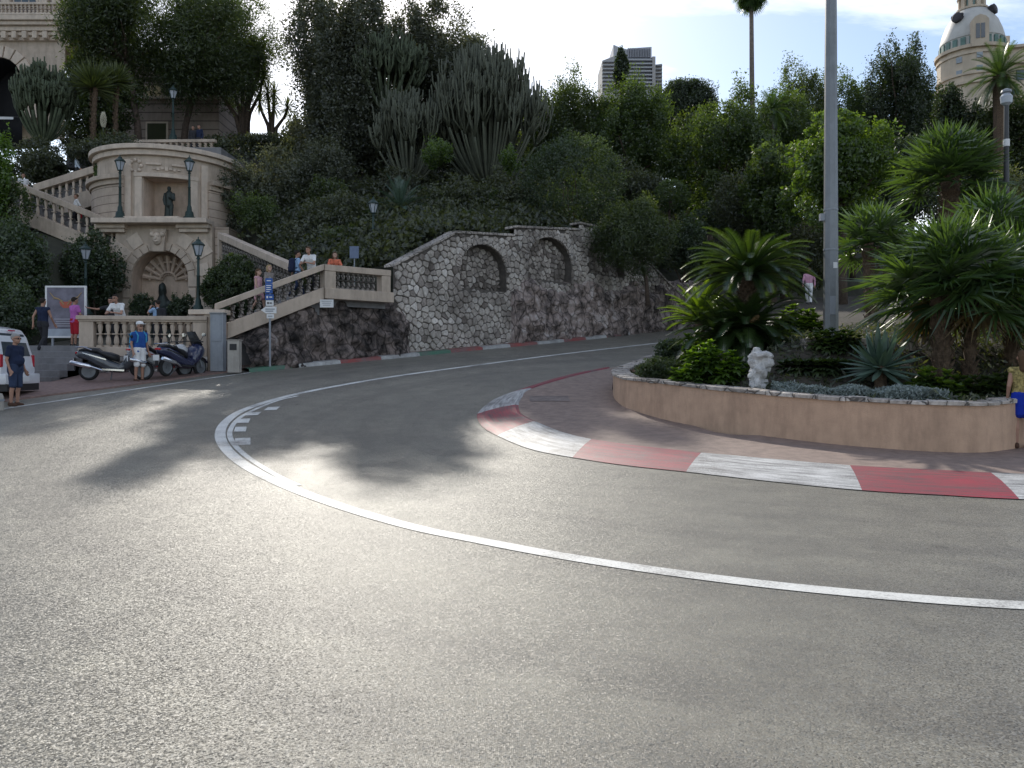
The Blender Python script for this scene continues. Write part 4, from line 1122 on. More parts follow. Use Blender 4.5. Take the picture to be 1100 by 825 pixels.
def bush_px(name,label,cat,x0,x1,y0,y1,d,mat,nl=4000,size=.14,seed=1,gz=None,nb=6,group=None,clump=.14,shell=.7,sub=40,aspect=.5,depth=None,r0=.5,r1=.65,lo=-.4,stem=True):
    rng=np.random.default_rng(seed); cx_=X((x0+x1)/2,d); rx=(x1-x0)/2/F*d; zt_=Z(y0,d); zb_=Z(y1,d)
    rz_=(zt_-zb_)/2; base=zb_ if gz is None else gz
    root=thing(name,label,cat,(cx_,d,base),0,group)
    c=np.array([0,0,(zt_+zb_)/2-base])
    bl=ell_blobs(rng,c,(rx,depth or rx*.9,rz_),nb,r0,r1,lo)
    p,nn,t=blob_points(rng,bl,nl,clump,shell,sub); p[:,2]=np.maximum(p[:,2],.02)
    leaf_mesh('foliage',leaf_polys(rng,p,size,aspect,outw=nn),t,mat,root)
    if stem:
        mb=MB()
        for k in range(5):
            b=bl[k%len(bl)]; limb(mb,(rng.uniform(-.15,.15)*rx,rng.uniform(-.1,.1),-.1),b[:3],.05,.02,rng,4)
        mb.build('stem',MAT['bark'],root)
    return root

# ------------------------------------------------------------------ euphorbia candelabra trees
def euphorbia(name,label,px,dx,y0,y1,d,seed,nst=24,mat='cactus',tips=True,rr=.1,gz=None):
    rng=np.random.default_rng(seed); x=X(px,d); bz=Z(y1,d) if gz is None else gz; Hh=Z(y0,d)-bz; Rr=dx/F*d
    root=thing(name,label,'euphorbia',(x,d,bz)); mb=MB(); tp=MB()
    mb.tube([(0,0,-1.2),(0,0,Hh*.06)],[.3,.26],9)
    for k in range(nst):
        an=2*math.pi*(k+rng.uniform(-.3,.3))/nst*1.618*3; fr=math.sqrt(rng.uniform(.02,1)); fx,fy=math.cos(an)*fr*Rr,math.sin(an)*fr*Rr*.8
        h=Hh*(1-.38*fr**2.2)*rng.uniform(.86,1.0); hs=h*rng.uniform(.4,.62)
        pts=[];rad=[]
        for i in range(7):
            t=i/6; e=t**.62 if fr>.3 else t
            pts.append((fx*e*.8,fy*e*.8,hs*(t**1.25))); rad.append(rr*(1.05-.25*t))
        mb.tube(pts,rad,6)
        tip=Vector(pts[-1]); ns=rng.integers(4,7)
        for j in range(ns):
            a2=2*math.pi*j/ns+rng.uniform(-.4,.4); sp=rng.uniform(.25,.75)*Rr*.24
            q=tip+Vector((math.cos(a2)*sp+fx*.14,math.sin(a2)*sp+fy*.14,(h-hs)*rng.uniform(.62,1.0)))
            m_=tip.lerp(q,.45)+Vector((math.cos(a2)*sp*.35,math.sin(a2)*sp*.35,-.05*h))
            mb.tube([tip,m_,q],[rr*.8,rr*.78,rr*.62],5)
            for u in range(3):
                a3=rng.uniform(0,6.28); s3=m_.lerp(q,rng.uniform(.1,.75)); e3=s3+Vector((math.cos(a3)*.3,math.sin(a3)*.3,rng.uniform(.5,1.2)*Hh*.12))
                mb.tube([s3,s3.lerp(e3,.5)+Vector((math.cos(a3)*.1,math.sin(a3)*.1,-.06)),e3],[rr*.6,rr*.6,rr*.45],5)
    mb.build('stems',MAT[mat],root,smooth='all',fix=False)
    return root

# ------------------------------------------------------------------ palms
def blades(polys,tint,o,dirv,side,L,W,droop,tn,segs=2,fold=.0):
    # narrow tapering blade from o
    up=dirv.cross(side).normalized(); p0=o; w0=W*.45
    for k in range(segs):
        t=(k+1)/segs
        p1=o+dirv*L*t+Vector((0,0,-droop*L*t*t)); w1=W*(1.0 if k==0 and segs>1 else .06)
        polys.append((p0-side*w0,p0+side*w0,p1+side*w1,p1-side*w1)); tint.append(tn); p0=p1; w0=w1
def polys_np(polys): return np.array([[tuple(v) for v in q] for q in polys],np.float32)
def fan_palm(name,label,loc,R_,seed,nleaf=34,trunk_h=1.0,tr=.16,pet=.6,nbl=22,elmin=-35,elmax=85,mat='l_palm',cat='palm',W=.035,droop=.25,dead=0,group=None,spread=115):
    rng=np.random.default_rng(seed); root=thing(name,label,cat,loc,0,group); rnd=random.Random(seed)
    P=[];T=[];mb=MB(); top=Vector((0,0,trunk_h))
    for k in range(nleaf):
        az=k*2.39996+rnd.uniform(-.25,.25); el=R(elmin+(elmax-elmin)*((k+.5)/nleaf)**.8)
        d=Vector((math.cos(az)*math.cos(el),math.sin(az)*math.cos(el),math.sin(el)))
        lp=pet*R_*rnd.uniform(.85,1.12); hub=top+d*lp+Vector((0,0,-.12*lp*math.cos(el)))
        mb.tube([top,top+d*lp*.5+Vector((0,0,.02)),hub],[.022,.016,.012],4)
        s0=d.cross(Vector((0,0,1))).normalized() if abs(d.z)<.97 else Vector((1,0,0)); s0.rotate(Matrix.Rotation(rnd.uniform(-.5,.5),3,d))
        ax=s0.cross(d).normalized(); Lb=R_*(1-pet)*rnd.uniform(.9,1.15)*1.25; tn=rnd.uniform(.15,.85)
        for j in range(nbl):
            a=R(-spread+2*spread*j/(nbl-1)); bd=Vector(d); bd.rotate(Matrix.Rotation(a,3,ax)); bd=(bd+ax*.18).normalized()
            sd=bd.cross(ax).normalized(); L=Lb*(1-.3*(abs(a)/R(spread))**2)*rnd.uniform(.92,1.06)
            blades(P,T,hub,bd,(sd*.8+ax*.6*(1 if j%2 else -1)).normalized(),L,W,droop*(.4+rnd.random()),min(1,max(0,tn+rnd.uniform(-.15,.15))))
    leaf_mesh('fronds',polys_np(P),T,MAT[mat],root)
    mb.build('petioles',MAT['l_palm'],root)
    if dead:
        P=[];T=[]
        for k in range(dead):
            az=rnd.uniform(0,6.28); d=Vector((math.cos(az)*.5,math.sin(az)*.5,-1)).normalized(); hub=top+Vector((math.cos(az)*.3,math.sin(az)*.3,-.35*rnd.random()-.1))
            for j in range(12):
                bd=Vector(d); bd.rotate(Matrix.Rotation(R(-60+120*j/11),3,Vector((-math.sin(az),math.cos(az),0)).cross(d)))
                blades(P,T,hub,bd,bd.cross(Vector((math.cos(az),math.sin(az),0))).normalized(),R_*.55*rnd.uniform(.7,1),W,.1,rnd.random())
        leaf_mesh('dead_fronds',polys_np(P),T,MAT['l_dry'],root)
    if trunk_h>.3:
        mb=MB(); n=max(3,int(trunk_h/.14)); lean=rnd.uniform(-.06,.06)
        pts=[(lean*trunk_h*(i/n)**2,0,-.2+(trunk_h+.25)*i/n) for i in range(n+1)]
        mb.tube(pts,[tr*(1+.12*((i%2)*2-1)+ .15*(i/n)) for i in range(n+1)],10)
        for i in range(int(trunk_h*42)):
            z=rnd.uniform(.05,trunk_h); a=rnd.uniform(0,6.28); p=Vector((math.cos(a)*tr,math.sin(a)*tr,z)); 
            mb.tube([p,p+Vector((math.cos(a)*.07,math.sin(a)*.07,.12))],[.035,.012],4)
        mb.build('trunk',MAT['fibre'],root)
    return root
def pinnate(P,T,mb,o,az,el,L,nl,ll,lw,droop,tn,rnd,vee=.5):
    # arching feather frond
    pts=[];d=Vector((math.cos(az)*math.cos(el),math.sin(az)*math.cos(el),math.sin(el))); p=Vector(o); n=10
    for i in range(n+1):
        pts.append(p.copy()); p=p+d*L/n; d=(d+Vector((0,0,-droop/n*(.4+1.2*i/n)))).normalized()
    mb.tube(pts,[.018*(1-.8*i/n) for i in range(n+1)],4,cap=False)
    for i in range(nl):
        t=.1+.9*i/nl; f=t*n; k=min(n-1,int(f)); q=pts[k].lerp(pts[k+1],f-k); tg=(pts[k+1]-pts[k]).normalized()
        sd=tg.cross(Vector((0,0,1)));
        sd=sd.normalized() if sd.length>.05 else Vector((-math.sin(az),math.cos(az),0)); up=sd.cross(tg)
        l=ll*math.sin(math.pi*(.12+.82*t))**.6*rnd.uniform(.92,1.05)
        for s_ in(-1,1):
            bd=(sd*s_*1.0+tg*.55+up*vee).normalized(); wd=bd.cross(up).normalized() if bd.cross(up).length>.05 else tg
            P.append((q-tg*lw*.5,q+tg*lw*.5,q+bd*l+Vector((0,0,-.08*l)),q+bd*l*.98+Vector((0,0,-.08*l)))); T.append(min(1,max(0,tn+rnd.uniform(-.15,.15))))
def feather_head(root,name,o,L,nf,seed,mat,nl=46,ll=.2,lw=.022,elmin=-20,elmax=80,droop=1.1,vee=.45,azr=None):
    rnd=random.Random(seed);P=[];T=[];mb=MB()
    for k in range(nf):
        az=k*2.39996+rnd.uniform(-.2,.2)
        if azr: az=azr[0]+(azr[1]-azr[0])*rnd.random()
        el=R(elmin+(elmax-elmin)*((k+.5)/nf))
        pinnate(P,T,mb,o,az,el,L*rnd.uniform(.85,1.1),nl,ll,lw,droop*rnd.uniform(.8,1.2),rnd.uniform(.15,.85),rnd,vee)
    leaf_mesh(name,polys_np(P),T,MAT[mat],root); mb.build('rachis',MAT['l_yucca'],root)
def rosette(root,name,o,n,L,W,seed,mat,elmin=-10,elmax=88,thick=.0,curl=.25,keel=.3):
    # agave / yucca sword leaves
    rnd=random.Random(seed);P=[];T=[]; o=Vector(o)
    for k in range(n):
        az=k*2.39996+rnd.uniform(-.2,.2); el=R(elmin+(elmax-elmin)*((k+.5)/n))+rnd.uniform(-.08,.08); l=L*rnd.uniform(.8,1.1)
        d=Vector((math.cos(az)*math.cos(el),math.sin(az)*math.cos(el),math.sin(el))); sd=Vector((-math.sin(az),math.cos(az),0)); p=o.copy(); tn=rnd.random()
        prof=[(0,.55),(.25,.9),(.5,1),(.75,.7),(1,.03)]; prev=None
        for t,wv in prof:
            q=o+d*l*t+Vector((0,0,-curl*l*t*t*math.cos(el))); up=sd.cross(d).normalized(); a=q-sd*W*wv/2+up*W*keel*wv; b=q; c=q+sd*W*wv/2+up*W*keel*wv
            if prev: 
                P.append((prev[0],prev[1],b,a)); P.append((prev[1],prev[2],c,b)); T+= [min(1,max(0,tn+rnd.uniform(-.1,.1)))]*2
            prev=(a,b,c)
    return leaf_mesh(name,polys_np(P),T,MAT[mat],root)

# ================================================================== planting: background trees
Lm=MAT
tree_px('pine_tree','dark umbrella pine in front of the palace facade at the top left','tree',66,182,-24,92,53,Lm['l_pine'],16,30000,.3,11,150,depth=3.4,sub=34,aspect=.22,clump=.26)
tree_px('pine_tree','tall spreading pine between the palace and the bright sky gap','tree',152,308,-34,118,56,Lm['l_pine'],22,48000,.3,12,196,depth=4.2,sub=30,r0=.3,r1=.44,aspect=.22,clump=.26)
tree_px('broadleaf_tree','large dense tree at the right edge of the bright sky gap','tree',310,422,-30,222,54,Lm['l_haze'],26,80000,.22,13,372,depth=4.5,r0=.3,r1=.42,bark='barklt')
tree_px('broadleaf_tree','wide rounded tree behind the pale euphorbia stems','tree',385,535,12,215,57,Lm['l_haze'],26,80000,.22,14,440,depth=4.5,r0=.28,r1=.42)
euphorbia('candelabra_euphorbia','pale candelabra euphorbia with fanning stems left of the larger one',440,44,84,196,49,21,40,'cactuslt',rr=.075)
euphorbia('candelabra_euphorbia','broad candelabra euphorbia with finger tips against the sky',524,64,38,200,49.5,22,84,'cactuslt',rr=.078)
euphorbia('candelabra_euphorbia','tall green euphorbia clump rising above the middle of the hill',415,46,22,120,53,23,44,rr=.085)
euphorbia('candelabra_euphorbia','dark green candelabra euphorbia beside the white awning of the palace',47,34,58,152,47,24,46,rr=.08)
# band of pines centre
for i,a in enumerate([
 ('pine_tree','bushy pine just right of the broad euphorbia',556,655,72,232,60,'l_pine',600),
 ('pine_tree','sunlit pine below the distant tower block',626,738,80,232,58,'l_mid',668),
 ('pine_tree','leaning pine with pale light through its lower branches',712,834,90,240,56,'l_mid',762),
 ('pine_tree','flat topped pine right of the tower block skyline',700,775,84,150,72,'l_dark',738),
 ('broadleaf_tree','round tree at the foot of the tall thin palm',800,885,96,235,60,'l_mid',842),
 ('broadleaf_tree','sloping tree mass just left of the street pole top',805,910,58,215,72,'l_pine',868),
 ('conifer_tree','tall dark tree standing left of the domed hotel',918,1010,34,215,64,'l_dark',968),
 ('broadleaf_tree','rounded olive green tree right behind the street pole',880,955,74,215,68,'l_mid',916),
 ('broadleaf_tree','dark clipped tree below the domed hotel',990,1066,92,225,56,'l_dark',1030),
 ('broadleaf_tree','dark tree behind the right hand lamp post',1042,1125,98,240,54,'l_pine',1090),
 ('broadleaf_tree','dark shady tree filling the space behind the leftmost fan palm',905,1010,150,262,52,'l_dark',950)]):
    n_,lb,x0,x1,y0,y1,d,mt,tk=a
    tree_px(n_,lb,'tree',x0,x1,y0,y1,d,Lm[mt],18,32000 if (x1-x0)>60 else 16000,.2,40+i,tk,depth=(x1-x0)/2/F*d*.8,sub=24,r0=.3,r1=.45)
tree_px('cypress_tree','slim dark cypress in front of the distant tower block','tree',659,675,52,96,95,Lm['l_dark'],7,5000,.4,61,667,depth=1.1,r0=.5,r1=.7)
tree_px('broadleaf_tree','big light green tree with glossy leaves behind the street pole','tree',842,966,120,252,38,Lm['l_light'],16,26000,.2,62,905,depth=2.6,r0=.28,r1=.42,gz=GZ(X(905,38),38)-.1,sub=26,clump=.17)
tree_px('broadleaf_tree','shadowed dark tree left of the light green tree','tree',800,868,158,262,44,Lm['l_mid'],10,11000,.22,63,830,depth=2)
bush_px('round_bush','huge dome shaped clipped bush above the stone arcade','bush',554,672,143,250,43,Lm['l_ivy'],26000,.13,64,gz=7.2,nb=5,r0=.75,r1=.85,clump=.08,shell=.85,sub=160)
tree_px('pine_tree','low fuzzy tree with bare leaning trunk at the end of the arcade wall','tree',636,728,211,296,39.6,Lm['l_pine'],12,26000,.18,65,696,depth=1.7,gz=5.0,r0=.42,r1=.6,aspect=.22,tr=.1,lo=-.6)
bush_px('round_bush','dark rounded bush right of the low fuzzy tree','bush',706,764,226,300,42,Lm['l_ivy'],11000,.14,66,gz=6.2)
bush_px('ball_bush','small sunlit ball shaped bush in front of the pines','bush',701,741,192,232,47,Lm['l_mid'],7000,.12,67,nb=3,r0=.8,r1=.9,clump=.07,shell=.88,sub=120,gz=8.5)
bush_px('hedge','long dark hedge at the right of the ball shaped bush','hedge',740,835,204,262,50,Lm['l_ivy'],14000,.16,68,gz=7,nb=8,depth=1.5)
# left side plants
fan_palm('yucca_tree','spiky yucca trees in front of the palace with a sunlit head',(X(100,47.5),47.5,Z(150,47.5)),1.5,71,26,3.1,.13,.05,12,-30,88,'l_yucca','yucca',.05,.1,spread=70)
fan_palm('yucca_tree','smaller yucca tree beside the pine trunk',(X(124,48.5),48.5,Z(150,48.5)),1.2,72,24,3.4,.1,.05,12,-30,88,'l_yucca','yucca',.045,.1,spread=70)
bgt=[]
for k,(px,wd,yt,yb,d,mt) in enumerate([(585,80,100,240,74,'l_dark'),(690,90,104,240,78,'l_pine'),(805,80,112,245,76,'l_dark'),(980,90,100,250,74,'l_pine'),(1090,80,118,250,72,'l_dark'),(520,110,90,235,72,'l_haze'),(350,80,60,230,70,'l_haze'),(900,90,110,250,80,'l_dark'),(640,90,108,250,66,'l_dark'),(755,80,118,255,66,'l_pine'),(440,110,60,230,68,'l_haze')]):
    tree_px('broadleaf_tree','dense background tree closing the view behind the hillside garden','tree',px-wd/2-8,px+wd/2+8,yt,yb,d,Lm[mt],12,9500,.4,500+k,px,depth=2.5,r0=.34,r1=.48,group='trees closing the view behind the garden')
th_=thing('flowering_yucca','tall cream flower spike of a yucca above the left stairs','yucca',(X(111,46),46,Z(155,46)))
mb=MB(); mb.tube([(0,0,0),(0,0,1.4)],[.05,.03],6); mb.build('stalk',MAT['l_yucca'],th_)
mb=MB(); rnd=random.Random(3)
for k in range(90):
    z=1.0+k/90*.85; r=.11*math.sin(math.pi*(.1+.85*(k/90)))+.03; a=k*2.4; mb.ball((r*math.cos(a),r*math.sin(a),z),.045,6)
mb.build('flower_spike',M('cream petals',(.45,.42,.32),.7,.15),th_)
rosette(th_,'leaves',(0,0,.1),50,.9,.06,73,'l_yucca')
def dracaena(name,label,px,y0,y1,d,seed,nb=7,spread=.9,L=1.0,W=.06,drop=True):
    rng=np.random.default_rng(seed); x=X(px,d); bz=Z(y1,d); Hh=Z(y0,d)-bz; root=thing(name,label,'dracaena',(x,d,bz)); mb=MB()
    P=[]
    for k in range(nb):
        a=2*math.pi*k/nb+rng.uniform(-.4,.4); s_=spread*rng.uniform(.4,1.1); h=Hh*rng.uniform(.55,.95)
        q=Vector((math.cos(a)*s_,math.sin(a)*s_,h)); mb.tube([(0,0,-.4),(math.cos(a)*s_*.3,math.sin(a)*s_*.3,h*.4),(math.cos(a)*s_*.85,math.sin(a)*s_*.85,h*.75),q],[.2,.14,.1,.08],7)
        rosette(root,'leaf_head',q,70,L,W,seed+k,'l_yucca',-75,88,curl=.25)
    mb.build('trunk',MAT['bark'],root,smooth='all'); return root
dracaena('dragon_tree','dragon tree with hanging sword leaves silhouetted in the sky gap',262,52,150,57,81,9,2.1,1.4,.07)
dracaena('dragon_tree','slender dragon tree leaning into the bright gap above the stairs',292,92,152,58,82,5,1.1,1.1,.06)
dracaena('dragon_tree','dragon tree against the pale rusticated palace wall',236,84,150,60,83,6,1.2,1.1,.06)
bush_px('shrub','sunlit yellow green shrub at the left edge of the picture','bush',-22,14,136,236,38,Lm['l_bright'],6000,.16,84,nb=7)
bush_px('shrub','green shrub draped over the left stair flight','bush',-20,30,188,246,39,Lm['l_mid'],6000,.14,85)
bush_px('small_tree','small feathery tree beside the left lamp on the drum tower','bush',100,122,168,208,42,Lm['l_mid'],3500,.16,86,nb=5)
bush_px('ivy_bank','dark ivy covered bank below the left stairs','bush',-20,62,238,345,34,Lm['l_ivy'],20000,.17,87,gz=2.2,nb=10,depth=2)
bush_px('ivy_bank','dark hanging ivy beside the grotto arch','bush',66,134,244,342,38.6,Lm['l_ivy'],16000,.15,88,gz=2.1,nb=9,depth=1.2)
bush_px('ivy_bank','shrubbery behind the man in the navy vest','bush',-40,42,300,372,30,Lm['l_ivy'],12000,.14,89,gz=2.1,nb=8,depth=1.3)
bush_px('hedge','tall clipped hedge in front of the upper stair flight','hedge',213,286,273,345,33.2,Lm['l_hedge'],24000,.11,90,gz=2.1,nb=7,r0=.55,r1=.7,depth=1.0,clump=.09,shell=.8,sub=90)
bush_px('clipped_bush','clipped bush left of the seated fountain figure','bush',139,168,316,346,37.5,Lm['l_ivy'],5000,.11,91,gz=2.1,nb=4)
bush_px('clipped_bush','clipped bush right of the seated fountain figure','bush',180,206,314,346,37.5,Lm['l_ivy'],5000,.11,92,gz=2.1,nb=4)
sp_=thing('spiky_palm','grey green cycad on the rock bank above the landing','palm',(X(430,40),40,H(X(430,40),40)-.2))
feather_head(sp_,'fronds',(0,0,Z(224,40)-sp_.location.z),1.7,38,93,'l_agave',30,.3,.04,-30,85,.8)
mb=MB(); mb.tube([(0,0,-.5),(0,0,Z(224,40)-sp_.location.z)],[.28,.22],9); mb.build('trunk',MAT['fibre'],sp_)
tree_px('broadleaf_tree','dark leafy tree between the yuccas and the palace arcade','tree',62,158,58,152,53,Lm['l_pine'],12,16000,.2,121,118,depth=1.5)
for k,(x0,x1,y0,y1,d,mt) in enumerate([(252,300,205,250,40,'l_mid'),(330,372,190,232,44,'l_pine'),(372,412,225,262,39,'l_hedge'),(408,446,250,282,36.5,'l_mid'),(455,492,205,244,42,'l_pine'),(300,340,238,272,38,'l_haze'),(520,552,205,246,43,'l_mid'),(410,450,180,214,46,'l_haze'),(345,385,240,280,37,'l_pine'),(280,322,180,214,46,'l_haze'),(480,520,225,250,39,'l_hedge')]):
    bush_px('shrub','shrub growing out of the undergrowth on the shaded hillside','bush',x0,x1,y0,y1,d,Lm[mt],5500,[.11,.16,.22][k%3],140+k,nb=7,r0=.35,r1=.55,sub=24,clump=.2,stem=False,group='shrubs on the shaded hillside')
# distinct bushes on the dark slope
for i,(lb,x0,x1,y0,y1,d,mt,n) in enumerate([
 ('dark bush mass right of the drum tower',238,318,158,262,43,'l_haze',15000),
 ('shadowed shrub under the large dense tree',300,380,150,235,47,'l_haze',12000),
 ('low shrub mass left of the pale lamp on the bank',318,402,208,268,40,'l_ground',12000),
 ('dark shrub above the sloping wall coping',445,520,190,252,41,'l_ground',12000),
 ('shrubbery between the euphorbias and the arcade',500,580,178,250,44,'l_ground',12000),
 ('small yellow green shrub at the foot of the pale euphorbia',452,488,146,178,46,'l_light',2500),
 ('bright little shrub at the foot of the broad euphorbia',536,560,160,186,46,'l_light',1500),
 ('shadowed shrubs under the sunlit pine',625,720,168,226,52,'l_ground',12000),
 ('dark shrubs between hedge and light green tree',760,850,180,262,47,'l_ground',12000),
 ('shrub bank at the end of the rock wall',735,800,250,305,49,'l_ground',9000),
 ('shady shrubs behind the walking man',830,905,240,318,44,'l_ground',12000),
 ('dark hedge behind the right hand fan palms',985,1110,185,275,46,'l_ground',15000),
 ('dark bushes in front of the palace base',0,75,146,200,46,'l_ground',12000),
 ('low shrubs along the terrace edge in the bright sky gap',228,322,146,172,55,'l_ground',9000),
 ('shrubs between palace arcade and stone wing',62,128,120,160,55,'l_ground',9000),
 ('dense shrubs below the yucca trees',70,150,140,180,46,'l_ground',9000)]):
    bush_px('shrub',lb,'bush',x0,x1,y0,y1,d,Lm[mt],n,.17,110+i,nb=9,r0=.35,r1=.5,depth=1.8,sub=26,clump=.2,stem=False)
# undergrowth covering the slope
rng=np.random.default_rng(7); cen=[];rad=[]
for k in range(1300):
    x=rng.uniform(-34,30); t=rng.uniform(.6,26)
    if k>800: x=rng.uniform(-15,10); t=rng.uniform(.5,11)
    y=bound(x)+t-.4
    if -21.5<x<-14 and y<43: continue
    if y<30 : continue
    if X(60,44)<x<X(255,44) and y<51: continue
    cen.append((x,y,H(x,y)+.3)); rad.append(rng.uniform(.6,1.25))
c=np.array(cen);r=np.array(rad); k=110; idx=np.repeat(np.arange(len(c)),k)
d_=unit(rng.normal(size=(len(idx),3))); d_[:,2]=abs(d_[:,2]); p=c[idx]+d_*r[idx][:,None]*rng.uniform(.6,1.05,(len(idx),1))*np.array([1,1,.9])
t=np.clip(rng.uniform(0,1,len(c))[idx]*.6+.2*rng.normal(size=len(idx))+.2,0,1)
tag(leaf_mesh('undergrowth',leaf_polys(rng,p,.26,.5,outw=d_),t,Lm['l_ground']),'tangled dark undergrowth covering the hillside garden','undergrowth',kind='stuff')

# palms in the distance
wp=thing('tall_palm','very tall thin palm with bare trunk rising above the pines','palm',(X(807,62),62,H(X(807,62),62)))
hz=Z(-9,62)-wp.location.z
mb=MB(); mb.tube([(0,0,-.3),(.15,0,hz*.3),(.05,0,hz*.7),(0,0,hz)],[.27,.22,.19,.16],10); mb.build('trunk',MAT['barklt'],wp,smooth='all')
rnd=random.Random(5);P=[];T=[]
for k in range(46):
    az=k*2.4; el=R(-75+155*k/46); d=Vector((math.cos(az)*math.cos(el),math.sin(az)*math.cos(el),math.sin(el))); hub=Vector((0,0,hz))+d*.75; s0=d.cross(Vector((0,0,1))).normalized(); ax=s0.cross(d).normalized()
    for j in range(14):
        bd=Vector(d); bd.rotate(Matrix.Rotation(R(-80+160*j/13),3,ax)); blades(P,T,hub,bd,bd.cross(ax).normalized(),.85,.06,.4,rnd.random())
leaf_mesh('fronds',polys_np(P),T,MAT['l_palm'],wp)
dp=thing('date_palm','bushy date palm crown in front of the domed hotel','palm',(X(1074,52),52,H(X(1074,52),52)))
hz=Z(82,52)-dp.location.z
mb=MB(); mb.tube([(0,0,-.2),(0,0,hz*.6),(0,0,hz)],[.36,.32,.42],10); mb.build('trunk',MAT['fibre'],dp)
feather_head(dp,'fronds',(0,0,hz),2.3,64,101,'l_palm',34,.42,.05,-60,82,1.3,.3)
sp2=thing('date_palm','small young palm left of the tall thin palm trunk','palm',(X(829,56),56,Z(190,56)))
mb=MB(); mb.tube([(0,0,-1),(0,0,Z(120,56)-Z(190,56))],[.2,.17],8); mb.build('trunk',MAT['bark'],sp2)
feather_head(sp2,'fronds',(0,0,Z(118,56)-Z(190,56)),1.7,40,102,'l_palm',26,.34,.05,-60,80,1.3,.3)

# ================================================================== island garden planting
cy=thing('sago_palm','large sago palm with glossy arching fronds and dark skirt in the island bed','cycad',(X(804,19),19,GZ(X(804,19),19)-.05))
b_=cy.location.z
o1=Z(292,19)-b_; o2=Z(352,19)-b_
mb=MB(); mb.tube([(0,0,-.2),(.02,.02,o1*.5),(0,0,o1)],[.24,.22,.2],10)
for k in range(200):
    a=k*2.4; z=o1*k/200; mb.tube([(.2*math.cos(a),.2*math.sin(a),z),(.28*math.cos(a),.28*math.sin(a),z+.06)],[.04,.015],4)
mb.build('trunk',MAT['fibre'],cy)
feather_head(cy,'fronds',(0,0,o1-.1),1.62,84,201,'l_cycad',58,.22,.03,-8,62,1.35,.5)
feather_head(cy,'lower_fronds',(-.1,-.25,o2),1.35,80,202,'l_cycad',50,.22,.028,-35,62,1.2,.4)
feather_head(cy,'lower_fronds',(.2,-.1,o2-.4),1.2,60,203,'l_cycad',46,.2,.028,-35,62,1.2,.4)
feather_head(cy,'lower_fronds',(-.55,.0,o2-.2),1.5,70,204,'l_cycad',46,.2,.028,-35,62,1.2,.4)
mb=MB(); cn=(-.02,-.42,Z(344,18.5)-b_+.05)
mb.ball(cn,.15,14,0,(1,.9,.85))
for k in range(60):
    z=1-2*(k+.5)/60; r=math.sqrt(1-z*z); a=k*2.4; mb.ball((cn[0]+.145*r*math.cos(a),cn[1]+.13*r*math.sin(a),cn[2]+.125*z),.025,5)
mb.build('seed_cone',M('tan cone',(.3,.19,.09),.9,.3,30),cy,smooth='all')
c2=thing('sago_palm','small yellow green sago palm catching the light beside the large one','cycad',(X(752,19.6),19.6,GZ(X(752,19.6),19.6)-.05))
feather_head(c2,'fronds',(0,0,Z(346,19.6)-c2.location.z),1.08,46,205,'l_cylit',44,.17,.024,5,80,1.0,.45)
mb=MB(); mb.tube([(0,0,-.2),(0,0,Z(346,19.6)-c2.location.z)],[.14,.12],8); mb.build('trunk',MAT['fibre'],c2)
# bright shrubs
def whorl_shrub(name,label,x0,x1,y0,y1,d,mat,seed,ns=40,L=.16,W=.04,group=None):
    rng=np.random.default_rng(seed); rnd=random.Random(seed); x=X((x0+x1)/2,d); gz=GZ(x,d)-.05; root=thing(name,label,'shrub',(x,d,gz),0,group); P=[];T=[];mb=MB()
    rx=(x1-x0)/2/F*d; hz=Z(y0,d)-gz
    for k in range(ns):
        a=k*2.4; fr=math.sqrt((k+.5)/ns); q=Vector((math.cos(a)*fr*rx,math.sin(a)*fr*rx*.7,hz*(1-.5*fr*fr)*rnd.uniform(.45,1.05)))
        mb.tube([(q.x*.3,q.y*.3,0),(q.x*.8,q.y*.8,q.z*.5),tuple(q)],[.014,.01,.007],4)
        tb=rnd.random()
        for lv in range(4):
            o=q-Vector((0,0,lv*.05))
            for j in range(9):
                az=j*2*math.pi/9+lv*.5+rnd.uniform(-.2,.2); el=R(50-lv*25+rnd.uniform(-12,12)); d_=Vector((math.cos(az)*math.cos(el),math.sin(az)*math.cos(el),math.sin(el)))
                sd=Vector((-math.sin(az),math.cos(az),0)); blades(P,T,o,d_,sd,L*rnd.uniform(.7,1.1),W,.3,min(1,max(0,tb*.7+rnd.uniform(0,.3))))
    leaf_mesh('foliage',polys_np(P),T,MAT[mat],root); mb.build('stem',MAT['l_mid'],root); return root
whorl_shrub('euphorbia_shrub','bright green leafy shrub at the tip of the planter left of the white sculpture',720,802,368,418,17.3,'l_bright',301,70,.2,.05)
whorl_shrub('euphorbia_shrub','small sunlit shrub rising behind the bright leafy shrub',728,764,358,392,18.4,'l_bright',302,22,.2,.05)
whorl_shrub('euphorbia_shrub','low green shrub under the right hand fan palms',965,1042,396,432,14.9,'l_light',303,46,.18,.045)
whorl_shrub('euphorbia_shrub','dark low shrub between white sculpture and agave',836,915,388,424,16.6,'l_hedge',304,60,.18,.04)
whorl_shrub('euphorbia_shrub','greenish low shrub at the foot of the street pole',868,925,352,386,17.2,'l_mid',305,44,.16,.04)
whorl_shrub('euphorbia_shrub','dark low shrub at the right end of the planter bed',1035,1100,400,436,14.6,'l_hedge',306,44,.18,.04)
whorl_shrub('euphorbia_shrub','olive shrub in front of the walking man',832,885,330,372,22,'l_light',307,50,.2,.05)
bush_px('lavender_bush','low grey green bush at the rounded tip of the planter','bush',683,738,382,410,18.6,Lm['l_hedge'],7000,.09,308,aspect=.2,gz=GZ(3.6,18.6)-.05,stem=False)
bush_px('low_bush','small dark mound behind the low grey green bush','bush',700,748,364,396,21,Lm['l_ivy'],6000,.09,309,gz=GZ(4,21)-.05,stem=False)
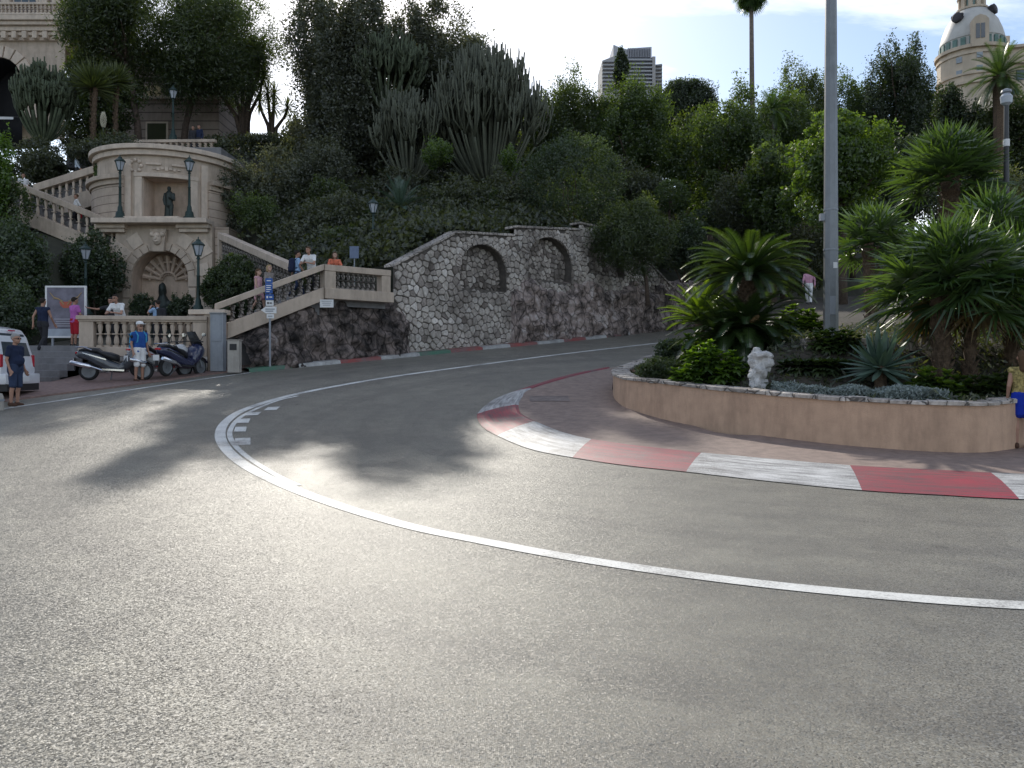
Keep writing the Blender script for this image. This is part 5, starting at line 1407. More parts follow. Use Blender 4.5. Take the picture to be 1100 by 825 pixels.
# silver ground cover
rng=np.random.default_rng(31); pp=[]
for k in range(16000):
    px=rng.uniform(835,968); t=rng.uniform(0,1)
    base_y=gf(X(px,15.3)); x=X(px,15.3); y=(base_y or 15)+.45+t*.55; pp.append((x,y,GZ(x,y)+rng.uniform(.02,.24+.12*noise.noise(Vector((x*3,y*3,0))))))
p=np.array(pp); tag(leaf_mesh('ground_cover',leaf_polys(rng,p,.075,.3),rng.uniform(0,1,len(p)),Lm['l_silver']),'silvery blue ground cover along the planter edge','ground cover',kind='stuff')
rng=np.random.default_rng(32); pp=[]
for k in range(26000):
    x=rng.uniform(3.2,15); y=gf(x)+.35+rng.random()**1.3*9
    if y>24: continue
    pp.append((x,y,GZ(x,y)-.1+abs(rng.normal())*.09))
p=np.array(pp); tag(leaf_mesh('ground_cover',leaf_polys(rng,p,.16,.3),np.clip(rng.uniform(0,.8,len(p)),0,1),Lm['l_ground']),'dark leafy ground cover filling the island bed','ground cover',kind='stuff')
# agave
ag=thing('agave','big blue green agave with pointed rosette near the planter rim','agave',(X(946,15.6),15.6,GZ(X(946,15.6),15.6)-.05))
rosette(ag,'leaves',(0,0,Z(398,15.6)-ag.location.z+.05),58,.88,.13,311,'l_agave',-28,86,curl=.12)
mb=MB(); mb.tube([(0,0,-.2),(0,0,.5)],[.14,.1],8); mb.build('stem',MAT['fibre'],ag)
# fan palms
def fp(lb,px,py,d,R_,seed,n,mat='l_palm',tr=.16,dead=0,gz=None,**k):
    x=X(px,d); gz=GZ(x,d)-.1 if gz is None else gz
    return fan_palm('fan_palm',lb,(x,d,gz),R_,seed,n,Z(py,d)-gz,tr,mat=mat,dead=dead,**k)
fp('biggest fan palm with dark spreading leaves at the right of the island',1012,312,15.9,1.65,401,44,nbl=34,pet=.5,W=.027,elmin=-18,dead=5,droop=.35)
fp('fan palm with shaggy trunk close behind the planter wall at the right',1042,312,16.0,1.65,402,36,nbl=32,pet=.5,W=.027,droop=.4,tr=.1,elmin=-40,dead=6)
fp('fan palm partly cut by the right edge of the picture',1086,318,16.6,1.7,403,40,nbl=32,pet=.5,W=.027,droop=.4,tr=.11,dead=6)
fp('sunlit fan palm just right of the street pole',936,262,24.5,1.4,404,32,nbl=22,pet=.5,W=.036)
fp('sunlit fan palm behind the palms at the right edge',1066,258,21.5,1.55,405,32,nbl=22,pet=.5,W=.036)
fp('tall fan palm with ball shaped crown and ringed trunk below the dark hedge',1018,190,28,2.0,406,54,nbl=24,pet=.5,W=.042,tr=.26,elmin=-28)
# ------------------------------------------------------------------ lamps
def lamp(label,loc,h):
    t=thing('street_lamp',label,'street lamp',loc,0,'green lantern street lamps')
    mb=MB(); mb.lathe([(.3,0),(.3,.1),(.22,.14),(.2,.34),(.13,.42),(.11,.62),(.075,.7)],n=10); mb.build('pedestal',MAT['lampgreen'],t,smooth=True)
    mb=MB(); mb.lathe([(.075,.7),(.065,h*.5),(.085,h*.5+.03),(.06,h*.5+.07),(.05,h-.86),(.09,h-.84),(.06,h-.78),(.05,h-.7)],n=10); mb.build('pole',MAT['lampgreen'],t,smooth=True)
    z0=h-.7
    mb=MB()
    for k in range(6):
        a=math.pi*k/3; mb.tube([(.12*math.cos(a),.12*math.sin(a),z0),(.24*math.cos(a),.24*math.sin(a),z0+.42)],.014,4)
    mb.lathe([(.05,z0-.03),(.14,z0-.02),(.14,z0+.01),(.05,z0+.012)],n=6)
    mb.lathe([(.26,z0+.42),(.27,z0+.45),(.18,z0+.55),(.1,z0+.6),(.09,z0+.66),(.03,z0+.68),(.02,z0+.76),(0.001,z0+.8)],n=12)
    mb.build('lantern_frame',MAT['lampgreen'],t,smooth=True)
    mb=MB(); mb.lathe([(.1,z0+.015),(.225,z0+.415)],n=6); mb.build('glass',MAT['glass'],t)
    return t
L0=lamp('green lantern lamp standing at the right of the statue niche on the ledge',(X(203,40.2),40.25,Z(235.5,40.2)+.01),3.15)
def lampc(label,px,pyb,d,sc=1,gz=None):
    z=Z(pyb,d) if gz is None else gz
    return dup(L0,(X(px,d),d,z),0,label,sc)
lampc('green lantern lamp at the left end of the grotto ledge',129,236,39.5,1)
lampc('green lantern lamp in front of the clipped hedge right of the grotto arch',213,338,33.0,1.0)
lampc('dark lantern lamp among the ivy left of the grotto arch',92,338,36.0,1.02)
lampc('lantern lamp on the top terrace in front of the palace wall',186,152,50,1.1)
lampc('dim lantern lamp at the far left behind the stairs',38,196,47,.85)
lampc('pale lantern lamp standing on the slope behind the landing',401,284,36,.95)

# tall grey street pole on the island
pz=GZ(X(892,18),18)
t=thing('light_pole','tall thick grey octagonal steel pole rising out of the island garden','pole',(X(892.5,18),18,pz-.05))
mb=MB(); mb.lathe([(.2,-.1),(.165,0),(.155,2.5),(.105,11.8)],n=8,rot=Matrix.Rotation(.3,3,'Z')); mb.build('shaft',MAT['polegrey'],t)
mb=MB()
for z in(2.1,3.0): 
    r=.158-.0055*(z-2.5)+.004; mb.lathe([(r,z),(r,z+.035)],n=12)
mb.box((-.2,0,2.85),(.1,.1,.16)); mb.build('strap',MAT['greymetal'],t)
mb=MB(); mb.lathe([(.3,-.05),(.3,.07),(.27,.075),(.18,.08)],n=16); mb.build('base_plate',MAT['greymetal'],t,smooth=True)
mb=MB(); mb.box((-.02,-.158,.85),(.13,.02,.42)); mb.build('hatch',MAT['greymetal'],t,bevel=.006)
mb=MB(); mb.box((.04,-.155,1.75),(.09,.012,.13)); mb.build('sticker',MAT['paper'],t)
mb=MB(); mb.tube([(0,0,11.7),(-.2,0,12.3),(-1.6,.2,12.7)],[.09,.07,.05],8); mb.box((-2.0,.25,12.72),(.9,.3,.14)); mb.build('lamp_arm',MAT['polegrey'],t)
# park lamp at the right
gz=GZ(X(1081,27),27)
t=thing('park_lamp','slim dark lamp post with pale globe lantern at the right edge','street lamp',(X(1081,27),27,gz-.05)); h=Z(96,27)-gz
mb=MB(); mb.lathe([(.16,0),(.13,.5),(.09,.6),(.085,h*.62),(.075,h-.5)],n=10); mb.build('pole',M('dark lamp post',(.06,.062,.066),.5),t,smooth=True)
mb=MB(); z=Z(152,27)-gz; mb.lathe([(.1,z-.12),(.1,z+.12)],n=12); mb.build('sticker_band',MAT['paper'],t)
mb=MB(); mb.lathe([(.08,h-.5),(.17,h-.42),(.19,h-.2),(.1,h-.08)],n=12); mb.build('globe',MAT['glass'],t,smooth=True)
mb=MB(); mb.lathe([(.12,h-.09),(.17,h-.05),(.15,h+.02),(.05,h+.07)],n=12); mb.build('hood',MAT['greymetal'],t,smooth=True)

# ------------------------------------------------------------------ statues and stones
WTMP=[None]
WORK=bpy.data.scenes.new('workbench')   # scratch scene, removed at the end
def remesh(mb,name,mats,parent=None,loc=None,vox=.02,smooth_it=3,disp=0,seed=0):
    me=bpy.data.meshes.new(name+'_src'); me.from_pydata([tuple(v) for v in mb.v],[],mb.f)
    o=WTMP[0]
    if o is None:
        o=WTMP[0]=bpy.data.objects.new('tmp',me); WORK.collection.objects.link(o)
        o.modifiers.new('r','REMESH').mode='VOXEL'; o.modifiers.new('s','SMOOTH').factor=.5
    o.data=me; o.modifiers['r'].voxel_size=vox; o.modifiers['s'].iterations=smooth_it
    with bpy.context.temp_override(scene=WORK,view_layer=WORK.view_layers[0]):
        dg=bpy.context.evaluated_depsgraph_get(); me2=bpy.data.meshes.new_from_object(o.evaluated_get(dg))
    me2.name=name
    if disp:
        nrm=[v.normal.copy() for v in me2.vertices]
        for v,vn in zip(me2.vertices,nrm):
            v.co += vn*disp*noise.fractal(v.co*6+Vector((seed,0,0)),1.0,2.0,4)
    me2.materials.clear()
    for m in (mats if isinstance(mats,(list,tuple)) else [mats]): me2.materials.append(m)
    me2.polygons.foreach_set('use_smooth',[True]*len(me2.polygons)); me2.update()
    r=bpy.data.objects.new(name,me2); COL.objects.link(r)
    if parent is not None: r.parent=parent
    if loc is not None: r.location=loc
    return r
mb=MB() # bronze standing figure with cloak
for s_ in(-1,1):
    mb.cap((s_*.09,0,.1),(s_*.1,0,.8),.09,.13); mb.cap((s_*.22,0,1.38),(s_*.27,-.05,1.08),.08,.065); 
mb.cap((.27,-.05,1.08),(.1,-.24,1.18),.06,.05); mb.cap((-.27,-.05,1.08),(-.2,-.1,.85),.06,.05)
mb.cap((0,0,.85),(0,0,1.36),.19,.2); mb.cap((0,0,1.45),(0,0,1.55),.07,.07); mb.ball((0,-.02,1.66),.12,12,0,(.85,1,1.15))
mb.cap((-.12,.1,.2),(-.08,.1,1.3),.2,.16); mb.box((0,0,.03),(.6,.5,.1))
o=remesh(mb,'bronze_statue',MAT['bronze'],None,(X(180.5,39.9)-.3,40.75,Z(237,40.3)+.05),.03,2)
tag(o,'dark bronze standing statue in the square niche of the drum tower','statue')
mb=MB() # seated fountain figure
mb.box((0,0,.35),(1.1,.9,.7)); mb.cap((0,.05,.8),(0,.05,1.45),.32,.28); mb.ball((0,0,1.85),.2,12,0,(.9,1,1.1)); mb.cap((0,.02,1.5),(0,0,1.7),.12,.1)
for s_ in(-1,1):
    mb.cap((s_*.18,-.05,.85),(s_*.26,-.5,.85),.17,.13); mb.cap((s_*.26,-.5,.85),(s_*.24,-.5,.25),.12,.09); mb.cap((s_*.36,0,1.45),(s_*.46,-.12,1.05),.11,.09); mb.cap((s_*.46,-.12,1.05),(s_*.3,-.4,.98),.09,.07)
o=remesh(mb,'fountain_statue',MAT['bronze'],None,(X(174,40.3),40.35,TZ),.045,2,.03); o.scale=(1.15,1.15,1.75)
tag(o,'dark seated fountain figure inside the grotto arch','statue')
# white carved stone in planter
mb=MB()
mb.ball((0,0,.08),.19,12,0,(1.05,.9,.75)); mb.cap((-.01,0,.1),(-.02,.0,.4),.14,.13); mb.cap((-.02,0,.4),(.02,0,.62),.15,.16); mb.ball((.06,-.03,.66),.16,12,0,(1.15,1,.8)); mb.ball((.17,-.05,.55),.1,10,0,(1.1,1,.9)); mb.ball((-.09,.03,.6),.12,10); mb.ball((.02,.02,.78),.085,10); mb.ball((.08,-.08,.33),.09,10); mb.ball((-.12,-.03,.3),.08,10); mb.ball((.2,-.02,.42),.07,8)
sx=X(817,16.0); o=remesh(mb,'stone_sculpture',MAT['white'],None,(sx-.05,16.0,GZ(sx,16.0)-.06),.016,2,.075,5); 
tag(o,'rough white carved stone sculpture standing on the planter bed','sculpture')
def rock(label,px,d,size,seed,z=None,cat='rock',mat='coping'):
    mb=MB(); mb.ball((0,0,0),.5,16,0,size); x=X(px,d)
    o=remesh(mb,'rock',MAT[mat],None,(x,d,(GZ(x,d) if z is None else z)+size[2]*.2),.05,1,.12,seed); tag(o,label,cat)
rock('grey stone lying at the far rim of the planter',703,21.2,(.55,.4,.3),1)
rock('small pale stone beside the low grey green bush',727,17.2,(.4,.3,.22),2)
lw=thing('low_stone_wall','low rough stone step beside the foot of the street pole','wall',(X(898,17.4),17.4,GZ(X(898,17.4),17.4)))
mb=MB()
for k in range(4): mb.box((-.55+k*.36,0.02*(k%2),.0),(.34,.4,.3),rz=.05*(k-1))
mb.build('stones',MAT['coping'],lw,bevel=.03)
bn=thing('stone_bench','pale stone slab bench half hidden under the fan palms','bench',(X(988,17.2),17.2,GZ(X(988,17.2),17.2)-.05))
mb=MB(); mb.box((0,0,.42),(.75,.4,.1),rz=.2); mb.build('slab',MAT['coping'],bn,bevel=.015)
mb=MB(); mb.box((-.22,-.04,.2),(.16,.32,.4),rz=.2); mb.box((.22,.04,.2),(.16,.32,.4),rz=.2); mb.build('support',MAT['coping'],bn,bevel=.015)

# ------------------------------------------------------------------ boxes and signs
x=X(234.5,25.95); z=g(25.95)+.05
t=thing('utility_cabinet','tall narrow grey metal cabinet at the foot of the stair rail','cabinet',(x,25.95,z))
hh=Z(337,25.95)-z
mb=MB(); mb.box((0,0,hh/2),(.42,.3,hh)); mb.build('body',MAT['greymetal'],t,bevel=.015)
mb=MB(); mb.box((0,-.16,hh*.72),(.3,.02,hh*.4)); mb.build('door',MAT['greymetal'],t,bevel=.004)
mb=MB(); mb.box((0,-.003,hh+.012),(.46,.36,.04)); mb.build('lid',MAT['polegrey'],t,bevel=.005)
x=X(252,25.6); z=g(25.6)+.05; hh=Z(366,25.6)-z
t=thing('parking_meter_box','short beige metal meter box with a dark window beside the grey cabinet','box',(x,25.6,z))
mb=MB(); mb.box((0,0,hh/2),(.38,.26,hh)); mb.build('body',MAT['beigebox'],t,bevel=.02)
mb=MB(); mb.box((0,-.135,hh*.8),(.22,.02,.2)); mb.build('display',MAT['black'],t)
mb=MB(); mb.box((0,0,hh+.016),(.42,.3,.03)); mb.build('lid',MAT['beigebox'],t,bevel=.008)
# sign stack post
d=26.6; x=X(289.5,d); zb_=g(d)+.08
t=thing('sign_post','post stacked with blue and white direction signs in front of the stair rail','sign post',(x,d,zb_))
mb=MB(); mb.tube([(0,.05,-.1),(0,.05,Z(297,d)-zb_)],.035,8); mb.build('post',MAT['greymetal'],t,smooth=True)
def panel(name,px0,px1,py0,py1,mat,bars,arrow=False,barm='paper'):
    m=MB(); x0,x1=X(px0,d)-x,X(px1,d)-x; z1,z0=Z(py0,d)-zb_,Z(py1,d)-zb_
    if arrow: m.prism([(x0,(z0+z1)/2),(x0+.16,z0),(x1,z0),(x1,z1),(x0+.16,z1)],-.02,.012,'y')
    else: m.box(((x0+x1)/2,-.004,(z0+z1)/2),(x1-x0,.03,z1-z0))
    o=m.build(name,MAT[mat],t)
    m=MB()
    for (a,b,c,e) in bars: m.box((x0+(x1-x0)*(a+b)/2,-.026,z0+(z1-z0)*(c+e)/2),((x1-x0)*(b-a),.008,(z1-z0)*(e-c)))
    if bars: m.build('lettering',MAT[barm],o)
    return o
panel('sign_plate',285.2,292.8,299,304.2,'blue',[(.2,.8,.4,.6)])
panel('sign_plate',285.2,292.8,304.6,315.2,'blue',[(.15,.85,.75,.83),(.15,.75,.55,.63),(.15,.85,.35,.43),(.15,.6,.15,.23)])
panel('sign_plate',285.2,294.0,316.2,322.2,'blue',[(.15,.35,.3,.7),(.5,.85,.4,.6)])
panel('sign_plate',285.7,293.9,322.8,328.4,'paper',[(.2,.4,.3,.7),(.5,.8,.4,.6)],barm='black')
panel('arrow_sign',280.5,297,329.4,336.6,'paper',[(.3,.9,.55,.7),(.3,.8,.25,.4)],True,'greymetal')
panel('sign_plate',286.6,294.4,337.4,342,'paper',[(.2,.8,.4,.6)],barm='greymetal')
# plaque under landing, blue notice on slope
d=28.3
t=thing('wall_plaque','small white lettered plaque fixed below the landing parapet','plaque',(X(351,d),d,Z(326,d)))
mb=MB(); mb.box((0,0,0),(.48,.03,.28)); mb.build('plate',MAT['paper'],t)
mb=MB()
for k in range(3): mb.box((0,-.018,.08-.07*k),(.36-.05*k,.008,.02))
mb.build('lettering',MAT['greymetal'],t)
d=31.5
t=thing('notice_board','pale blue notice panel standing on the slope behind the landing','sign',(X(380.5,d),d,H(X(380.5,d),d+.5)-.2)); zz0=t.location.z
mb=MB(); mb.box((0,0,Z(271,d)-zz0),(.36,.03,.48)); mb.build('panel',M('pale blue panel',(.13,.17,.26),.5),t)
mb=MB(); mb.tube([(0,.04,0),(0,.04,Z(270,d)-zz0)],.025,6); mb.build('post',MAT['greymetal'],t)
# poster
d=27.6; x=X(71,d); 
t=thing('poster_stand','framed poster with a red bowl and gold curves beside the entrance steps','poster',(x,d,TZ))
z0=Z(362,d)-TZ; z1=Z(308,d)-TZ; wd=X(92,d)-X(50,d)
mb=MB(); mb.box((0,0,(z0+z1)/2),(wd-.06,.04,z1-z0-.06)); pan=mb.build('panel',M('dusky poster print',(.16,.15,.19),.5,.45,2.0),t)
mb=MB()
for s_ in(-1,1): mb.box((s_*wd/2,-.003,(z0+z1)/2),(.06,.07,z1-z0+.06))
for z in(z0,z1): mb.box((0,-.003,z),(wd-.06,.068,.06))
mb.build('frame',MAT['paper'],t)
mb=MB()
for s_ in(-1,1): mb.box((s_*wd*.35,.02,z0/2),(.06,.06,z0))
mb.build('leg',MAT['greymetal'],t)
mb=MB()
for s_ in(-1,1):
    mb.tube([(s_*.06,-.028,z1-.62),(s_*.2,-.028,z1-.45),(s_*.42,-.028,z1-.36),(s_*.55,-.028,z1-.2)],[.02,.025,.02,.01],6)
    mb.tube([(s_*.1,-.028,z1-.5),(s_*.3,-.028,z1-.42),(s_*.46,-.028,z1-.42)],[.015,.018,.008],6)
mb.build('gold_curves',M('gold print',(.35,.24,.12),.5),pan)
mb=MB(); mb.prism([(-.22,z1-.52),(.22,z1-.52),(.18,z1-.66),(.08,z1-.74),(-.08,z1-.74),(-.18,z1-.66)],-.026,-.02,'y'); mb.build('red_bowl',M('red print',(.42,.1,.06),.5),pan)
mb=MB()
for k in range(4): mb.box((0,-.023,z0+.62-k*.08),(.8-.12*(k%2),.006,.03))
mb.build('lettering',M('pale print',(.38,.37,.42),.5),pan)
mb=MB(); mb.box((0,-.022,z0+.15),(wd-.1,.006,.26)); mb.build('pale_strip',M('pale strip',(.36,.4,.46),.5),pan)
# bollard at left edge
q=gp(0.5,441); t=thing('bollard','short grey stone bollard at the extreme left kerb','bollard',(q.x-.06,q.y,q.z))
mb=MB(); mb.lathe([(.13,0),(.12,.32),(.09,.4),(.001,.42)],n=10); mb.build('stone',MAT['beigebox'],t,smooth=True)
mb=MB(); mb.lathe([(.135,.22),(.135,.27)],n=10); mb.build('band',MAT['greymetal'],t)

# ------------------------------------------------------------------ palace (top left)
d=62
pal=thing('palace','ornate sandstone palace facade with balcony, heavy cornices and white awning','building',(X(20,d),d,Z(140,d)-2))
mb=MB()
x0=X(-160,d); x1=X(64,d)
def front(mb,px0,px1,py0,py1,y,dep,mi=0): mb.box(((X(px0,d)+X(px1,d))/2,y+dep/2,(Z(py0,d)+Z(py1,d))/2),(X(px1,d)-X(px0,d),dep,Z(py0,d)-Z(py1,d)),mi=mi)
front(mb,-160,64,-60,24,d,9); front(mb,70.3,126,40,175,d+3,5); mb.build('upper_wall',MAT['bandfine'],pal,world=True)
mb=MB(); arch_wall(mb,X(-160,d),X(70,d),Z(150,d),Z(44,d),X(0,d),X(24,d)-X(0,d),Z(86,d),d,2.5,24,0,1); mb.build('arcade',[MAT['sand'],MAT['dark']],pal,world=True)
mb=MB()
for i,(y0,y1,o,xe) in enumerate(((22,27,1.0,72),(27,31,.8,71),(31.2,36,.55,69),(36.2,40,.38,68),(40.2,44.5,.2,67))): front(mb,-160,xe,y0,y1,d-o,o+1)
for k in range(12): front(mb,-60+k*11,-55+k*11,36.5,44,d-.6,.5)
mb.build('cornice',MAT['sandlt'],pal,world=True,bevel=.06)
mb=MB(); front(mb,-160,73,8.3,10.8,d-1.0,.35); front(mb,-160,73,19.5,22,d-1.0,.4); mb.build('balcony_rail',MAT['sandlt'],pal,world=True,bevel=.04)
hb_=Z(10.8,d)-Z(19.5,d); balusters(pal,[(X(-20+k*4.2,d),d-.85,Z(19.5,d)) for k in range(22)],hb_,MAT['sandlt'])
mb=MB()
for px in(-28,4,44,58): front(mb,px,px+9,-60,19,d-.35,.4)
mb.build('pilaster',MAT['sandlt'],pal,world=True,bevel=.05)
for px in(15,60.5):
    mb=MB(); front(mb,px,px+(27 if px<50 else 11),-40,8,d-.12,.3); f_=mb.build('window',MAT['sandlt'],pal,world=True)
    mb=MB()
    n_=3 if px<50 else 1; ww=(24 if px<50 else 8)/n_
    for k in range(n_): front(mb,px+1.5+k*ww,px+1.5+(k+1)*ww-1,-38,7,d-.14,.1)
    mb.build('pane',MAT['win'],f_,world=False,loc=None)
    f_.children[0].location=-Vector(pal.location)
mb=MB()
for k in range(9): 
    t=math.pi*(k+.5)/9; c=Vector((X(0,d),d-.1,Z(86,d))); r=X(24,d)-X(0,d)
    ps=[(c.x+rr*math.cos(tt),c.z+rr*math.sin(tt)) for rr,tt in((r,t-.15),(r+.9,t-.15),(r+.9,t+.15),(r,t+.15))]; mb.prism(ps,d-.18,d+.05,'y')
mb.build('voussoirs',MAT['sandlt'],pal,world=True,bevel=.04)
mb=MB(); xa,xb=X(-30,d),X(42,d); mb.add([(xa,d-3.2,Z(139,d)),(xb,d-3.2,Z(139.5,d)),(xb,d-.02,Z(126,d)),(xa,d-.02,Z(125,d)),(xa,d-3.2,Z(141.5,d)),(xb,d-3.2,Z(142,d))],[(0,1,2,3),(4,5,1,0)]); mb.build('awning',MAT['tarp'],pal,world=True)
# side wing with horizontal courses
d=58
pw_=thing('palace_wing','rusticated pale wing of the palace with lit window behind the pines','building',(X(190,d),d,Z(165,d)-2))
mb=MB(); front(mb,120,235,60,175,d,7); mb.build('wall',MAT['bandfine'],pw_,world=True)
mb=MB(); front(mb,118,237,104,107.5,d-.3,.6); front(mb,118,237,57,62,d-.5,.9); mb.build('cornice',MAT['sandlt'],pw_,world=True,bevel=.04)
mb=MB(); front(mb,156,175,92,104,d-.1,.25); f_=mb.build('window',MAT['sandlt'],pw_,world=True)
mb=MB(); front(mb,157.5,164.5,93,103.5,d-.13,.1); front(mb,166.5,173.5,93,103.5,d-.13,.1); o=mb.build('pane',M('lit pane tone',(.72,.58,.35),.6),f_); o.location=-Vector(pw_.location)  # yellow pane colour stands in for the light in the window
mb=MB(); front(mb,157,181,131,166,d-.1,.25); f_=mb.build('doorway',MAT['sandlt'],pw_,world=True)
mb=MB(); front(mb,159,179,133,166,d-.13,.1); o=mb.build('pane',M('dark opening tone',(.05,.055,.03),.3),f_); o.location=-Vector(pw_.location)  # near-black sheet standing in for the unlit opening
mb=MB(); xa,xb=X(192,d),X(214,d); mb.add([(xa,d-1.6,Z(81,d)),(xb,d-1.6,Z(83,d)),(xb,d-.02,Z(75,d)),(xa,d-.02,Z(70,d))],[(0,1,2,3)]); mb.build('awning',MAT['tarp'],pw_,world=True)

MAT['hotel']=M('hotel stone',(.55,.46,.36),.85,.1,.6,dirt=.25)
# ------------------------------------------------------------------ domed hotel (top right)
d=130; cxh=X(1044,d)
ho=thing('domed_hotel','belle epoque hotel with pale dome, lantern cupola and round dormers','building',(cxh,d,20))
u_=d/F # metres per pixel
Zh=lambda py:Z(py,d)-20
mb=MB(); mb.lathe([(33.5*u_,Zh(130)),(33.5*u_,Zh(62))],n=16); mb.build('tower_wall',MAT['hotel'],ho)
mb=MB()
for y0,y1,r in((97,99.5,36),(88,90,35),(66,68.5,34.5),(59,62.5,36)): mb.lathe([(32*u_,Zh(y1)),(r*u_,Zh(y1)),(r*u_,Zh(y0)),(28*u_,Zh(y0))],n=32)
mb.build('cornice',MAT['hotel'],ho,smooth=True)
mb=MB(); mb.lathe([(30.5*u_,Zh(60)),(30.2*u_,Zh(48)),(31*u_,Zh(47.8)),(31*u_,Zh(46)),(28.5*u_,Zh(36)),(25*u_,Zh(27)),(20.5*u_,Zh(20)),(16*u_,Zh(14.5)),(14*u_,Zh(13.3))],n=32); mb.build('dome',M('pale dome zinc',(.5,.49,.46),.55,.1,1,dirt=.2),ho,smooth=True)
mb=MB()
for k in range(24):
    a=2*math.pi*k/24; mb.box((30.6*u_*math.cos(a),30.6*u_*math.sin(a),Zh(53.5)),(.7,.35,8.2*u_),rz=a+math.pi/2)
mb.build('green_band',M('verdigris panels',(.12,.2,.18),.6,.3,2),ho)
mb=MB(); mb.lathe([(14*u_,Zh(13.5)),(15.5*u_,Zh(13)),(15.5*u_,Zh(11)),(11*u_,Zh(10.8))],n=20); mb.lathe([(13.5*u_,Zh(0)),(14.5*u_,Zh(-1.5)),(11*u_,Zh(-5)),(5*u_,Zh(-10)),(.1,Zh(-13))],n=16)
for k in range(10):
    a=2*math.pi*(k+.5)/10; mb.box((11.5*u_*math.cos(a),11.5*u_*math.sin(a),Zh(5.5)),(.45,.6,11*u_),rz=a)
mb.build('cupola',MAT['hotel'],ho)
mb=MB(); mb.lathe([(9*u_,Zh(11)),(9*u_,Zh(0))],n=12); mb.build('cupola_glass',M('greenish glass',(.3,.42,.38),.2),ho)
for az,zz1 in((-150,25),(-52,17.5),(-100,200)):
    if zz1>100: continue
    a=R(az); r=(24 if zz1>20 else 19)*u_
    m=MB(); c=Vector((r*math.cos(a)*1.12,r*math.sin(a)*1.12,Zh(zz1)))
    m.lathe([(.25,-.7),(.78,-.55),(.82,.3),(.55,.42),(.001,.44)],c=c,n=14,rot=Matrix.Rotation(a,3,'Z')@Matrix.Rotation(R(80),3,'Y'))
    for s_ in(-1,1): m.ball(c+Vector((-math.sin(a)*.7*s_,math.cos(a)*.7*s_,.25)),.34,8)
    m.build('round_dormer',M('dark oculus',(.04,.038,.045),.7),ho)
# dormer on the front left
a=R(-108); c=Vector((31*u_*math.cos(a),31*u_*math.sin(a),0)); rm=Matrix.Rotation(a+math.pi/2,3,'Z')
m=MB(); 
for p in [(-8,63),(8,63),(8,36),(5,32.5),(0,30.5),(-5,32.5),(-8,36)]: pass
vs=[]
for yy in(-.9,1.6):
    for px_,py_ in((-8,63),(8,63),(8,36),(5,32.5),(0,30.5),(-5,32.5),(-8,36)): vs.append(c+rm@Vector((px_*u_,yy,0))+Vector((0,0,Zh(py_))))
m.add(vs,[tuple(range(7))[::-1],tuple(range(7,14))]+[(i,(i+1)%7,7+(i+1)%7,7+i) for i in range(7)])
dm=m.build('dormer',MAT['hotel'],ho)
m=MB()
for s_ in(-1,1): m.box(c+rm@Vector((s_*2.3*u_,-.93,0))+Vector((0,0,Zh(47.5))),(3.6*u_,.12,15*u_),rot=rm)
m.build('window',MAT['win'],dm)
for az,py in((-140,70),(-108,68),(-140,84),(-108,82),(-75,84)):
    a=R(az); m=MB(); c=Vector((33.6*u_*math.cos(a),33.6*u_*math.sin(a),Zh(py+3))); m.box(c,(5.5*u_,.2,6*u_),rz=a+math.pi/2); m.build('window',M('pale window',(.3,.33,.36),.2),ho)
mb=MB(); x0=31*u_; x1=200*u_
mb.prism([(x0,Zh(140)),(x1,Zh(140)),(x1,Zh(25)),(x0,Zh(46))],2,16,'y'); mb.build('wing',MAT['hotel'],ho)
mb=MB()
for py in(48,62,100): mb.beam((x0,1.7,Zh(py)),(x1,1.7,Zh(py-19 if py<50 else py)),.7,.45)
mb.build('wing_cornice',MAT['hotel'],ho)
for k,(px_,py_) in enumerate(((54,97),(40,78),(60,76),(76,96))):
    m=MB(); m.box((px_*u_,1.95,Zh(py_)),(8*u_,.25,10*u_)); m.build('window',MAT['win'],ho)
mb=MB(); mb.box((56*u_,6,Zh(30)),(7*u_,3,8*u_)); mb.build('chimney',MAT['hotel'],ho)

# ------------------------------------------------------------------ distant tower block
d=230; u_=d/F
tb=thing('tower_block','grey modern tower block with slanted roofline beyond the pines','building',(X(680,d),d,30))
mt=M('grey concrete tower',(.4,.41,.44),.8,.08,.3); Zt=lambda py:Z(py,d)-30; Xt=lambda px:X(px,d)-X(680,d)
mb=MB(); mb.prism([(Xt(659),Zt(48)),(Xt(666),Zt(51)),(Xt(674),Zt(53)),(Xt(674),Zt(52)),(Xt(700),Zt(50.3)),(Xt(700),Zt(110)),(Xt(659),Zt(110))],0,14,'y'); mb.build('core',mt,tb)
wc=M('warm concrete',(.36,.35,.35),.8,.08,.3)
for (xa,ya,xb,yb,y0,y1) in((646,68,659,63,-2,10),(700.05,62,703.5,62,-1,10),(703.55,68,712,67,1,12)):
    mb=MB(); mb.prism([(Xt(xa),Zt(ya)),(Xt(xb),Zt(yb)),(Xt(xb),Zt(112)),(Xt(xa),Zt(112))],y0,y1,'y'); mb.build('side_block',wc,tb)
m=MB()
for k in range(14):
    px=675+k*1.75; m.box((Xt(px),-.4,Zt(57.5)),(.8*u_,.7,10*u_))
m.build('fins',M('pale fins',(.3,.31,.35),.7),tb)
m=MB()
for k in range(8): m.box((Xt(680),-.7,Zt(66+k*4)),(39.5*u_,1.2,1.2*u_)); m.box((Xt(652.5),-2.6,Zt(70+k*4)),(13*u_,.9,1.1*u_)); m.box((Xt(707.5),.4,Zt(70+k*4)),(8*u_,1.0,.7*u_))
m.build('balconies',mt,tb)
m=MB()
for k in range(8): m.box((Xt(680),-.1,Zt(64+k*4)),(38*u_,.3,2.2*u_))
m.build('window_band',M('tower glazing',(.27,.29,.33),.4),tb)
m=MB(); m.box((Xt(678),4,Zt(51.5)),(3*u_,3,5*u_)); m.build('roof_box',mt,tb)
